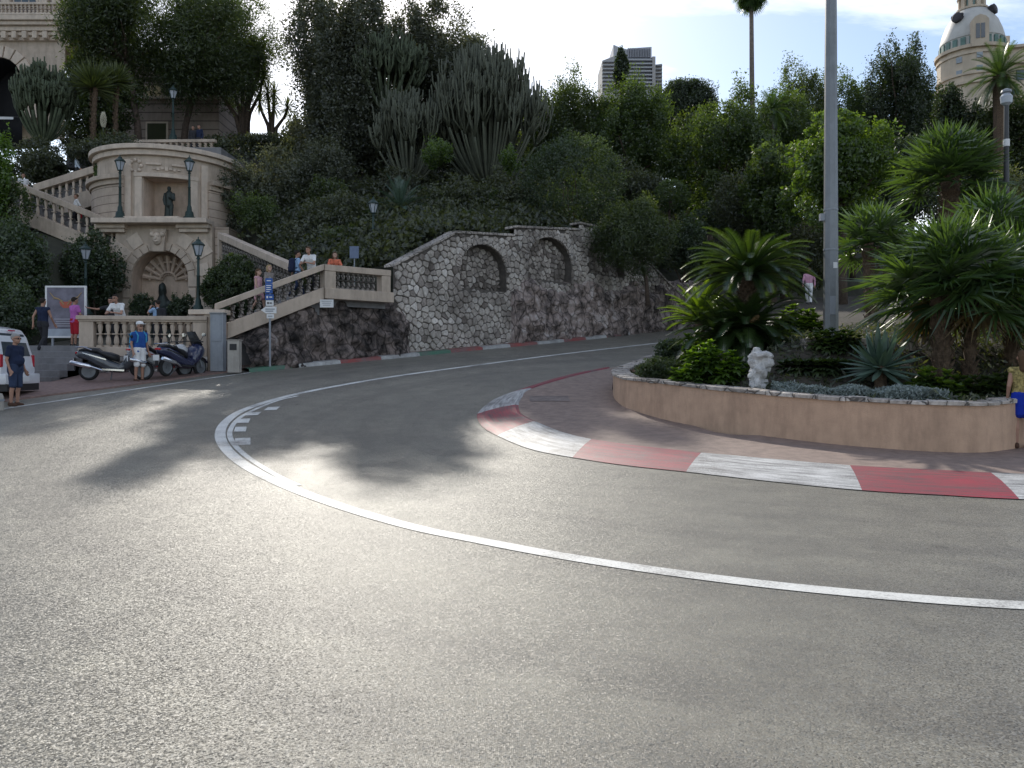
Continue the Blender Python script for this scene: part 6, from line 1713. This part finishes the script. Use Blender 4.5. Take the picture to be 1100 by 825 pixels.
# ------------------------------------------------------------------ people
def cloth(name,col,var=.15): return M(name,col,.9,var,7,.25,60,spec=.2)
SK=M('tanned skin',(.36,.2,.14),.55,.08,9); SKL=M('fair skin',(.46,.29,.22),.55,.08,9)
EYE_M=M('eye',(.03,.025,.02),.3)
HG=cloth('grey hair',(.3,.29,.28)); HD=cloth('dark hair',(.03,.024,.02)); HB=cloth('brown hair',(.1,.06,.035)); HBL=cloth('fair hair',(.32,.23,.13))
SHOE=cloth('brown leather shoe',(.09,.05,.035)); SHW=cloth('white shoe',(.55,.55,.55)); SHD=cloth('dark shoe',(.03,.03,.033))
def V(*a): return Vector(a)
def person(label,loc,rz,h=1.75,pose='stand',top=None,sleeve='short',bottom=None,blen='long',hair=HD,hlen='short',shoe=SHD,skin=SK,cap=None,pack=None,bag=None,vox=.013,glasses=False,bulk=1.0,female=False):
    root=thing('person',label,'person',loc,rz); k=h/1.75; root.scale=(k,k,k)
    J={}
    sw=.165 if female else .185
    for s,n in((1,'r'),(-1,'l')):
        J['sh'+n]=V(s*sw,0,1.41); J['el'+n]=V(s*(sw+.055),.035,1.12); J['wr'+n]=V(s*(sw+.06),-.06,.88)
        J['hip'+n]=V(s*.088,0,.92); J['kn'+n]=V(s*.098,-.015,.5); J['an'+n]=V(s*.105,.03,.09)
    J['pel']=V(0,0,.95); J['wa']=V(0,.0,1.1); J['ch']=V(0,.0,1.3); J['nk']=V(0,.015,1.47); J['hd']=V(0,-.015,1.635)
    if pose in('walk','walkback'):
        J['knr']=V(.1,-.17,.52); J['anr']=V(.1,-.27,.1); J['knl']=V(-.1,.02,.5); J['anl']=V(-.1,.27,.14)
        J['elr']=V(.25,.12,1.15); J['wrr']=V(.25,.12,.9); J['ell']=V(-.25,-.06,1.14); J['wrl']=V(-.24,-.22,.93)
    if pose=='lean':
        d=V(0,-.2,-.07)
        for n,s in(('r',1),('l',-1)):
            J['sh'+n]+=V(0,-.2,-.06); J['el'+n]=V(s*.27,-.38,1.06); J['wr'+n]=V(s*.06,-.5,1.09)
        J['ch']+=V(0,-.16,-.04); J['wa']+=V(0,-.06,0); J['nk']+=V(0,-.22,-.07); J['hd']+=V(0,-.29,-.08)
    if pose=='hip':
        J['ell']=V(-.36,.06,1.16); J['wrl']=V(-.17,-.05,1.02)
    if pose=='hold':
        for n,s in(('r',1),('l',-1)): J['el'+n]=V(s*.25,-.06,1.14); J['wr'+n]=V(s*.08,-.26,1.12)
    if pose=='reach':
        J['ell']=V(-.4,-.1,1.33); J['wrl']=V(-.62,-.22,1.36)
    if pose=='shoot':
        for n,s in(('r',1),('l',-1)): J['el'+n]=V(s*.26,-.2,1.28); J['wr'+n]=V(s*.09,-.3,1.5)
    b=MB(); hd=J['hd']
    # head and face
    b.ball(hd+V(0,.012,.03),.1,16,0,(.8,1.0,1.02)); b.ball(hd+V(0,-.015,-.045),.082,14,0,(.8,.92,.95)); b.cap(hd+V(0,-.07,-.075),hd+V(0,-.06,-.09),.032,.03,8)
    b.cap(hd+V(0,-.095,.02),hd+V(0,-.115,-.02),.012,.018,8); b.cap(hd+V(-.035,-.082,.032),hd+V(.035,-.082,.032),.017,.017,8)
    b.cap(hd+V(-.022,-.093,-.052),hd+V(.022,-.093,-.052),.011,.011,8)
    for s in(-1,1): b.ball(hd+V(s*.083,.012,-.005),.028,8,0,(.45,.8,1.15))
    b.cap(J['nk']+V(0,.0,-.05),hd+V(0,.02,-.06),.058,.052)
    tw=.15 if female else .165
    def torso(m,r):
        for s in(-1,1):
            m.cap(J['pel']+V(s*.075*bulk,0,-.03),J['wa']+V(s*.06*bulk,0,0),.1*bulk+r,.095*bulk+r); m.cap(J['wa']+V(s*.06*bulk,-.01*bulk,0),J['ch']+V(s*.075,0,0),.096*bulk+r,.105+r)
            m.cap(J['ch']+V(s*.07,0,.0),J['sh'+('r' if s>0 else 'l')]+V(-s*.035,0,-.01),.105+r,.06+r)
        m.cap(J['shr'],J['shl'],.055+r,.055+r); m.cap(J['ch']+V(0,0,.05),J['nk']+V(0,0,-.04),.09+r,.06+r)
        if bulk>1.05: m.ball(J['wa']+V(0,-.07,.0),.13+r,12)
    torso(b,0)
    for n,s in(('r',1),('l',-1)):
        b.cap(J['sh'+n],J['el'+n],.052,.04); b.cap(J['el'+n],J['wr'+n],.041,.027)
        w=J['wr'+n]; d=(w-J['el'+n]).normalized(); sd=d.cross(V(0,1,0) if abs(d.y)<.8 else V(1,0,0)).normalized(); fw=sd.cross(d).normalized()
        b.cap(w,w+d*.075,.025,.03,8); b.cap(w+fw*.02,w+d*.07+fw*.028,.02,.018,8); b.cap(w-fw*.02,w+d*.07-fw*.028,.02,.018,8)
        for i,(o,l) in enumerate(((-.036,.055),(-.013,.072),(.012,.078),(.034,.068))):
            p=w+d*.085+fw*o; q=p+d*l*.55+sd*.012*s; b.cap(p,q,.0115,.0105,6); b.cap(q,q+d*l*.4+sd*.03*s,.0105,.009,6)
        th_=w+d*.03-fw*.035; b.cap(th_,th_+d*.04-fw*.028,.013,.012,6); b.cap(th_+d*.04-fw*.028,th_+d*.075-fw*.03,.012,.01,6)
        b.cap(J['hip'+n],J['kn'+n],.085*min(bulk,1.1),.058); b.cap(J['kn'+n],J['kn'+n].lerp(J['an'+n],.35)+V(0,.018,0),.056,.056); b.cap(J['kn'+n].lerp(J['an'+n],.35)+V(0,.018,0),J['an'+n],.055,.036)
        a=J['an'+n]; b.cap(a+V(0,.03,-.045),a+V(0,-.12,-.06),.038,.034)
    o=remesh(b,'body',[skin,EYE_M],root,None,vox,2)
    bm=bmesh.new(); bm.from_mesh(o.data)
    for s in(-1,1):
        r=bmesh.ops.create_icosphere(bm,subdivisions=1,radius=.0125,matrix=Matrix.Translation(hd+V(s*.032,-.084,.008)))
        for f in {f for v in r['verts'] for f in v.link_faces}: f.material_index=1
    bm.to_mesh(o.data); bm.free()
    # hair
    m=MB(); m.ball(hd+V(0,.03,.045),.104,14,0,(.84,.98,.95)); m.ball(hd+V(0,-.03,.085),.07,10,0,(1,.9,.6))
    if hlen=='long': m.cap(hd+V(0,.07,0),hd+V(0,.08,-.2),.085,.07); 
    if hlen=='bob':
        for s in(-1,1): m.cap(hd+V(s*.06,.03,.03),hd+V(s*.07,.03,-.1),.05,.045)
        m.cap(hd+V(0,.07,0),hd+V(0,.07,-.1),.07,.06)
    if hlen!='bald': remesh(m,'hair',hair,root,None,.014,1,.006,len(label))
    if cap:
        m=MB(); m.lathe([(.098,.06),(.104,.09),(.085,.135),(.04,.155),(.001,.16)],c=hd+V(0,.012,0),n=16,sy=1.12); m.box(hd+V(0,-.145,.068),(.13,.11,.012)); m.build('cap',cap,root,smooth=True)
    if glasses:
        m=MB()
        for s in(-1,1): m.ball(hd+V(s*.034,-.098,.008),.03,8,0,(1,.3,.75)); m.beam(hd+V(s*.066,-.085,.012),hd+V(s*.084,.01,.012),.006,.008)
        m.build('sunglasses',MAT['black'],root)
    # top
    m=MB(); torso(m,.018)
    for n in 'rl':
        a,e,w=J['sh'+n],J['el'+n],J['wr'+n]
        if sleeve=='short': m.cap(a,a.lerp(e,.55),.068,.07)
        elif sleeve=='long': m.cap(a,e,.068,.056); m.cap(e,e.lerp(w,.92),.056,.045)
        elif sleeve=='half': m.cap(a,e,.068,.058)
    if sleeve=='none' : pass
    remesh(m,'shirt' if not female else 'blouse',top,root,None,.016,2,.007,len(label))
    # bottoms
    m=MB()
    for n,s in(('r',1),('l',-1)):
        hp,kn,an=J['hip'+n],J['kn'+n],J['an'+n]
        m.cap(J['pel']+V(s*.07*bulk,0,0),hp+V(0,0,-.05),.125*bulk,.115*bulk)
        if blen=='long': m.cap(hp,kn,.108,.08); m.cap(kn,an+V(0,0,.01),.078,.066)
        elif blen=='short': m.cap(hp,kn+V(0,0,.02),.112,.092)
        elif blen=='brief': m.cap(hp,hp.lerp(kn,.55),.115,.105)
        elif blen=='skirt': m.cap(hp+V(-s*.02,0,0),hp.lerp(kn,.62)+V(-s*.03,0,0),.12,.125)
    remesh(m,{'skirt':'skirt','long':'trousers'}.get(blen,'shorts'),bottom,root,None,.016,2,.006,len(label)+3)
    # shoes
    for n in 'rl':
        a=J['an'+n]; m=MB(); m.cap(a+V(0,.035,-.045),a+V(0,-.13,-.058),.047,.042); m.cap(a+V(0,.03,-.02),a+V(0,-.02,-.035),.046,.046)
        o=remesh(m,'shoe',shoe,root,None,.014,1)
    if pack:
        m=MB(); c=J['ch']+V(0,.2,-.04); m.cap(c+V(-.08,0,.12),c+V(-.08,.02,-.2),.1,.11); m.cap(c+V(.08,0,.12),c+V(.08,.02,-.2),.1,.11); m.cap(c+V(-.06,.08,-.14),c+V(.06,.08,-.14),.06,.06)
        bp=remesh(m,'backpack',pack,root,None,.02,2)
        m=MB()
        for s in(-1,1): m.tube([J['ch']+V(s*.12,.12,.1),J['ch']+V(s*.13,.0,.19),J['ch']+V(s*.13,-.13,.06),J['ch']+V(s*.14,-.11,-.12),J['ch']+V(s*.14,.1,-.2)],.022,6)
        m.build('strap',pack,bp)
    if bag:
        w=J['wrr']; m=MB(); m.cap(w+V(.02,0,-.16),w+V(.02,0,-.34),.1,.12); bo=remesh(m,'bag',bag,root,None,.03,2)
        m=MB(); m.tube([w+V(0,-.05,-.1),w+V(0,0,.0),w+V(0,.05,-.1)],.012,5); m.build('handle',bag,bo)
    return root
NAVY=cloth('navy cotton',(.02,.028,.06)); DEN=cloth('dark denim',(.035,.05,.095)); BLUE=cloth('royal blue cotton',(.025,.085,.3)); WH=cloth('white cotton',(.72,.72,.72),.06)
LB=cloth('light blue nylon',(.06,.3,.5)); CHAR=cloth('charcoal cotton',(.035,.035,.04)); PINK=cloth('magenta cotton',(.45,.14,.42)); RED=cloth('red cotton',(.42,.025,.04)); SKYB=cloth('pale blue cotton',(.3,.45,.66))
ORG=cloth('orange print cotton',(.6,.17,.1),.6); GREYC=cloth('grey cardigan',(.25,.22,.2)); PALEP=cloth('pale pink cotton',(.55,.33,.36)); ROSE=cloth('pink shirt cotton',(.55,.3,.4)); FLOR=M('floral print',(.3,.24,.09),.9,.75,22); COB=cloth('cobalt blue cotton',(.012,.035,.36))
kz=lambda px,d,dz=.05:(X(px,d),d,g(d)+dz)
person('grey haired man in navy polo and denim shorts standing by the white van',kz(16.5,19.5,.05 if False else .0),R(82),1.76,'stand',NAVY,'short',DEN,'short',HG,'short',SHOE,SK,glasses=True,bulk=1.14,vox=.012)
q=gp(150,410.5); person('man in white cap, blue T-shirt and white shorts with light blue backpack by the scooters',(q.x,q.y,q.z+.0),R(58),1.78,'stand',BLUE,'short',WH,'short',HG,'short',SHOE,SK,cap=WH,pack=LB,glasses=True,bulk=1.05,vox=.012)
person('man in sleeveless navy vest and dark trousers walking up the entrance steps',(X(46,25.9),25.9,2.112),R(172),1.74,'walk',NAVY,'none',CHAR,'long',HD)
person('person in magenta shirt and red shorts at the end of the balustrade',(X(80,27.0),27.0,TZ),R(150),1.68,'hold',PINK,'short',RED,'short',HD)
person('man in white T-shirt leaning over the balustrade above the scooters',(X(130,26.75),26.75,TZ),R(-8),1.8,'lean',WH,'short',CHAR,'long',HD,glasses=True)
person('man in dark shirt reaching out beside the man leaning on the balustrade',(X(119,27.3),27.3,TZ),R(10),1.7,'reach',CHAR,'short',CHAR,'long',HD,skin=SK)
person('person in pale blue top standing near the fountain bushes',(X(169.5,28.2),28.2,TZ),R(-120),1.68,'shoot',SKYB,'short',CHAR,'long',HD,pack=CHAR)
def onstair(px,o=1.0):
    t=(px-243)/103; p=A+(B-A)*t+inl*o; 
    return (p.x,p.y,stair_z(min(.99,max(0,t))))
LEAN=lambda px: (lambda t: B+(Cc-B)*t+inl*.66)((px-346)/71)
p=LEAN(345); person('man in white shirt leaning on the landing parapet',(p.x,p.y,LAND),R(-12),1.78,'lean',WH,'short',CHAR,'long',HB)
p=LEAN(368); person('woman in orange and white top leaning on the landing parapet',(p.x,p.y,LAND),R(18),1.68,'lean',ORG,'short',WH,'long',HB,'bob',female=True,skin=SKL)
def onflight(px,d):
    # exact point on the flight seen at this column
    best=min((abs(CX+F*(A+(B-A)*t+inl*d).x/(A+(B-A)*t+inl*d).y-px),t) for t in [i/100 for i in range(-10,120)])
    t=best[1]; p=A+(B-A)*t+inl*d; return (p.x,p.y,stair_z(min(.99,max(0,t))) if t<1 else LAND)
person('person in pale blue shirt with backpack going up the stair flight near the landing',onflight(319,.9),R(120),1.72,'walk',SKYB,'short',DEN,'long',HD,pack=NAVY)
person('fair haired woman in grey cardigan on the stair flight behind the sign post',onflight(288.5,.8),R(60),1.66,'walk',GREYC,'long',CHAR,'long',HBL,'bob',female=True,skin=SKL)
person('woman in pale pink dress top lowest on the stair flight',onflight(277,.75),R(75),1.62,'walk',PALEP,'none',PALEP,'skirt',HB,'long',female=True,skin=SKL)
def flz(f,px,off): a,b,za,zb=f; t=(px-(CX+F*a.x/a.y))/((CX+F*b.x/b.y)-(CX+F*a.x/a.y)); return za+(zb-za)*t-off
person('person in white shirt with a red bag on the left stair flight',(X(82,41.6),41.6,flz(F3,82,.955)),R(-50),1.74,'walk',WH,'half',CHAR,'long',HB,bag=RED)
person('person in white shirt high on the left stair flight',(X(25,41.9),41.9,flz(F3,25,.955)),R(40),1.72,'walk',WH,'short',CHAR,'long',HB)
person('man in pale shirt walking up the flight behind the rail near the drum tower top',(X(83,45.3),45.3,flz(F4,83,.52)),R(100),1.76,'walk',cloth('pale shirt',(.5,.56,.64)),'long',CHAR,'long',HG)
person('left one of the dark clad couple on the top terrace',(X(207.5,48),48,UTZ),R(10),1.72,'stand',CHAR,'long',CHAR,'long',HD)
person('right one of the dark clad couple on the top terrace',(X(214,48),48,UTZ),R(-20),1.78,'stand',NAVY,'long',CHAR,'long',HD)
person('man in pink shirt and white trousers walking through the island garden',(X(869,38),38,GZ(X(869,38),38)+.01),R(-25),1.74,'walk',ROSE,'long',WH,'long',HB)
person('woman in floral top and blue skirt cut off at the right edge of the picture',(X(1098.5,13.6),13.6,g(13.6)+.062),R(160),1.66,'hip',FLOR,'none',COB,'skirt',HB,'long',SHOE,SK,female=True,vox=.011)

# ------------------------------------------------------------------ vehicles
def loft(mb,st,n=14,mi=0,pw=2.6):
    rings=[]
    for x,z0,z1,hw in st:
        r=[]
        for k in range(n):
            a=2*math.pi*k/n; c,s=math.cos(a),math.sin(a)
            r.append(V(x,hw*math.copysign(abs(c)**(2/pw),c),(z0+z1)/2+(z1-z0)/2*math.copysign(abs(s)**(2/pw),s)))
        rings.append(r)
    vs=[p for r in rings for p in r]; fs=[(i*n+k,i*n+(k+1)%n,(i+1)*n+(k+1)%n,(i+1)*n+k) for i in range(len(st)-1) for k in range(n)]
    fs+= [tuple(range(n))[::-1],tuple((len(st)-1)*n+k for k in range(n))]
    mb.add(vs,fs,mi)
RY=Matrix.Rotation(R(90),3,'X')
def wheel(parent,c,r,w,name='wheel',spokes=5):
    m=MB(); pr=[]
    for k in range(13):
        a=2*math.pi*k/12; pr.append((r-.055+.055*math.cos(a),w/2*math.sin(a)))
    m.lathe(pr,c=c,n=28,rot=RY); o=m.build('wheel',MAT['rubber'],parent,smooth='all')
    m=MB(); m.lathe([(r-.1,-w*.36),(r-.085,-w*.42),(r-.085,w*.42),(r-.1,w*.36)],c=c,n=28,rot=RY); m.lathe([(.05,-w*.5),(.05,w*.5)],c=c,n=12,rot=RY)
    for k in range(spokes):
        a=2*math.pi*k/spokes; c=Vector(c); m.beam(c+V(.04*math.cos(a),0,.04*math.sin(a)),c+V((r-.09)*math.cos(a),0,(r-.09)*math.sin(a)),.04,.035,up=(0,1,0))
    m.build('rim',MAT['polegrey'],o)
    return o
def carpaint(name,col,rough=.25): 
    m=M(name,col,rough,.06,2,spec=.6); m.node_tree.nodes['Principled BSDF'].inputs['Coat Weight'].default_value=.6; return m
def scooter(label,loc,rz,body,trim,screen=True,plate=True,big=True,rack=False):
    t=thing('motor_scooter',label,'scooter',loc,rz); s=1.0 if big else .9; t.scale=(s,s,s)
    wheel(t,(-.72,0,.28),.28,.14); wheel(t,(.78,0,.29),.29,.12)
    m=MB(); loft(m,[(-1.08,.74,.84,.05),(-.98,.66,.9,.13),(-.75,.6,.9,.2),(-.4,.36,.8,.235),(-.1,.24,.6,.24),(.15,.22,.5,.24),(.3,.24,.62,.23)]); loft(m,[(.26,.3,.6,.2),(.36,.3,.85,.25),(.52,.4,1.02,.27),(.68,.52,1.04,.24),(.84,.62,.94,.15),(.92,.68,.84,.06)])
    m.build('fairing',body,t,smooth='all')
    m=MB(); loft(m,[(-.98,.88,.92,.1),(-.8,.86,.99,.17),(-.45,.8,.97,.19),(-.36,.76,.88,.19),(-.1,.6,.84,.18),(.1,.55,.76,.12)]); m.build('seat',MAT['black'],t,smooth='all')
    m=MB()
    for s_ in(-1,1): m.tube([(-.6,s_*.17,.9),(-.85,s_*.17,1.0),(-1.05,s_*.12,.98),(-1.08,0,.98)],.014,6)
    m.build('grab_rail',MAT['chrome'],t)
    m=MB(); m.tube([(-.3,-.2,.3),(-.5,-.26,.38),(-.62,-.27,.42)],.03,8); m.tube([(-.6,-.27,.41),(-.66,-.27,.425),(-1.12,-.27,.53),(-1.16,-.27,.54)],[.05,.07,.066,.045],12); m.build('exhaust',MAT['chrome'],t,smooth=True)
    m=MB()
    for s_ in(-1,1): m.beam((-.3,s_*.25,.33),(.3,s_*.25,.3),.03,.05); m.beam((-.85,s_*.19,.82),(-.2,s_*.235,.62),.012,.035)
    m.build('trim_strip',trim,t)
    m=MB(); m.tube([(.64,0,.95),(.52,0,1.08)],.035,8); m.tube([(.42,-.36,1.08),(.5,-.2,1.1),(.53,0,1.1),(.5,.2,1.1),(.42,.36,1.08)],.016,8)
    for s_ in(-1,1): m.tube([(.43,s_*.35,1.08),(.38,s_*.45,1.075)],.022,8)
    m.build('handlebar',MAT['black'],t)
    for s_ in(-1,1):
        m=MB(); m.tube([(.5,s_*.25,1.1),(.54,s_*.34,1.26)],.01,5); m.ball((.54,s_*.37,1.3),.07,10,0,(.35,1.15,.8)); mo=m.build('mirror',MAT['black'],t,smooth='all')
        m=MB(); m.lathe([(.001,.0),(.058,.0)],c=(.512,s_*.37,1.3),n=14,rot=Matrix.Rotation(R(-90),3,'Y'),sy=1.2); m.build('mirror_glass',MAT['chrome'],mo)
    if screen:
        m=MB(); vs=[]
        for i in range(5):
            u_=i/4; z=.98+.42*u_; xx=.74-.3*u_
            for k in range(-3,4): vs.append((xx-.03*abs(k)**1.3*.6,k*.075*(1-.25*u_),z))
        m.add(vs,[(i*7+k,i*7+k+1,(i+1)*7+k+1,(i+1)*7+k) for i in range(4) for k in range(6)]); m.build('windscreen',M('smoked screen',(.05,.055,.06),.1,.05,3,spec=.8),t,smooth='all')
    m=MB(); m.tube([(.62,0,.75),(.7,0,.6),(.78,0,.3)],[.05,.045,.03],8)
    for s_ in(-1,1): m.tube([(.66,s_*.09,.62),(.78,s_*.09,.29)],.022,8)
    m.build('fork',MAT['greymetal'],t)
    m=MB(); c=V(.78,0,.29)
    for k in range(8):
        a=R(20+15*k); b_=R(35+15*k)
        m.add([c+V(r*math.cos(x_),y_,r*math.sin(x_)) for x_ in(a,b_) for r,y_ in((.31,-.085),(.335,0),(.31,.085))],[(0,1,4,3),(1,2,5,4)])
    m.build('mudguard',body,t,smooth='all')
    m=MB(); m.ball((-1.05,0,.82),.07,10,0,(.6,1.8,.55)); m.build('tail_light',M('red lamp',(.4,.01,.015),.2),t,smooth='all')
    m=MB(); m.ball((.88,0,.8),.08,10,0,(.5,1.6,.8)); m.build('headlight',MAT['glass'],t,smooth='all')
    m=MB(); m.box((-1.1,0,.5),(.02,.1,.36)); m.box((-1.09,0,.62),(.03,.22,.03)); m.build('plate_holder',MAT['black'],t)
    m=MB(); m.box((-1.118,0,.56),(.012,.22,.17)); pl=m.build('number_plate',MAT['paper'],t)
    m=MB(); m.beam((-.12,.12,.25),(-.2,.3,.02),.03,.03); m.build('side_stand',MAT['greymetal'],t)
    if rack:
        m=MB(); loft(m,[(-1.25,1.02,1.2,.16),(-1.2,1.0,1.3,.2),(-.9,1.0,1.32,.2),(-.85,1.02,1.2,.16)]); m.build('top_box',MAT['black'],t,smooth='all')
    return t
def ground_xy(px,d): return (X(px,d),d,g(d)+.05)
scooter('big silver and black maxi scooter parked side on in front of the entrance steps',ground_xy(124,23.75),R(13),carpaint('graphite paint',(.05,.055,.065)),MAT['chrome'])
scooter('dark scooter with white and red front parked behind the man in the white cap',ground_xy(173,24.55),R(55),carpaint('white scooter paint',(.5,.5,.5)),M('red stripe',(.4,.02,.02),.4),False,big=True)
scooter('dark blue scooter seen from behind with blue mirrors at the right end of the row',ground_xy(196,24.75),R(72),carpaint('midnight blue paint',(.016,.02,.06)),MAT['black'],True,big=True)

# white van, mostly beyond the left edge
t=thing('van','white van with dark rear window parked at the left edge of the picture','van',(-15.06,20.66,g(20.6)+.0),R(186))
wp_t=carpaint('white van paint',(.7,.71,.74),.3)
m=MB()
# body: side profile with tumblehome
prof=[(-2.1,.38),(-2.14,.75),(-2.1,1.05),(-1.98,1.62),(-1.86,1.82),(-1.5,1.9),(.2,1.9),(.75,1.78),(1.35,1.15),(1.95,1.0),(2.15,.8),(2.15,.38)]
def hw(z): return .87 if z<1.05 else .87-.17*((z-1.05)/.85)
vs=[];n=len(prof)
for s_ in(-1,1):
    for x_,z_ in prof: vs.append((x_,s_*hw(z_),z_))
m.add(vs,[tuple(range(n)),tuple(range(n,2*n))[::-1]]+[(i,(i+1)%n,n+(i+1)%n,n+i) for i in range(n)])
m.build('body',wp_t,t,bevel=.05,smooth=True)
def glassq(nm,pts): 
    m=MB(); m.add(pts,[(0,1,2,3)]); return m.build(nm,MAT['win'],t)
m=MB(); m.add([(-2.098,-.68,1.12),(-2.098,.68,1.12),(-1.955,.6,1.7),(-1.955,-.6,1.7),(-2.06,-.68,1.12),(-2.06,.68,1.12),(-1.9,.6,1.7),(-1.9,-.6,1.7)],[(3,2,1,0),(4,5,6,7),(0,1,5,4),(1,2,6,5),(2,3,7,6),(3,0,4,7)]); m.build('rear_window',MAT['win'],t)
for s_ in(-1,1):
    for x0_,x1_ in((-1.85,-.95),(-.85,.1),(.2,.95)):
        m=MB(); o=.012; m.add([(x0_,s_*(hw(1.15)+o),1.15),(x1_,s_*(hw(1.15)+o),1.15),(min(x1_,.62) if x1_>.5 else x1_-.02,s_*(hw(1.7)+o),1.7),(x0_+.06,s_*(hw(1.7)+o),1.7)],[(0,1,2,3)]); m.build('side_window',MAT['win'],t)
    m=MB(); m.box((-2.07,s_*.81,.98),(.12,.1,.34)); m.build('tail_light',M('red tail lamp',(.42,.01,.03),.2),t,bevel=.02)
    m=MB(); m.box((2.12,s_*.65,.82),(.12,.3,.18)); m.build('headlight',MAT['glass'],t,bevel=.02)
    for x_ in(-1.35,1.4): wheel(t,(x_,s_*.8,.33),.33,.2)
m=MB(); m.box((-2.14,0,.52),(.24,1.78,.28)); m.build('bumper',wp_t,t,bevel=.05,smooth=True)
m=MB(); m.box((-2.27,0,.5),(.02,.5,.12)); m.build('number_plate',MAT['paper'],t)
m=MB(); m.box((-1.95,0,1.78),(.03,.3,.03)); m.build('brake_light',M('red brake lamp',(.5,.02,.08),.2),t)
m=MB(); m.box((-2.14,0,.86),(.02,.5,.09)); m.build('door_handle',MAT['black'],t)
m=MB(); m.box((-.2,0,.3),(4.1,1.66,.18)); m.build('underbody',MAT['black'],t)

bpy.data.objects.remove(WTMP[0]); bpy.data.scenes.remove(WORK)
for me in list(bpy.data.meshes):
    if me.users==0: bpy.data.meshes.remove(me)
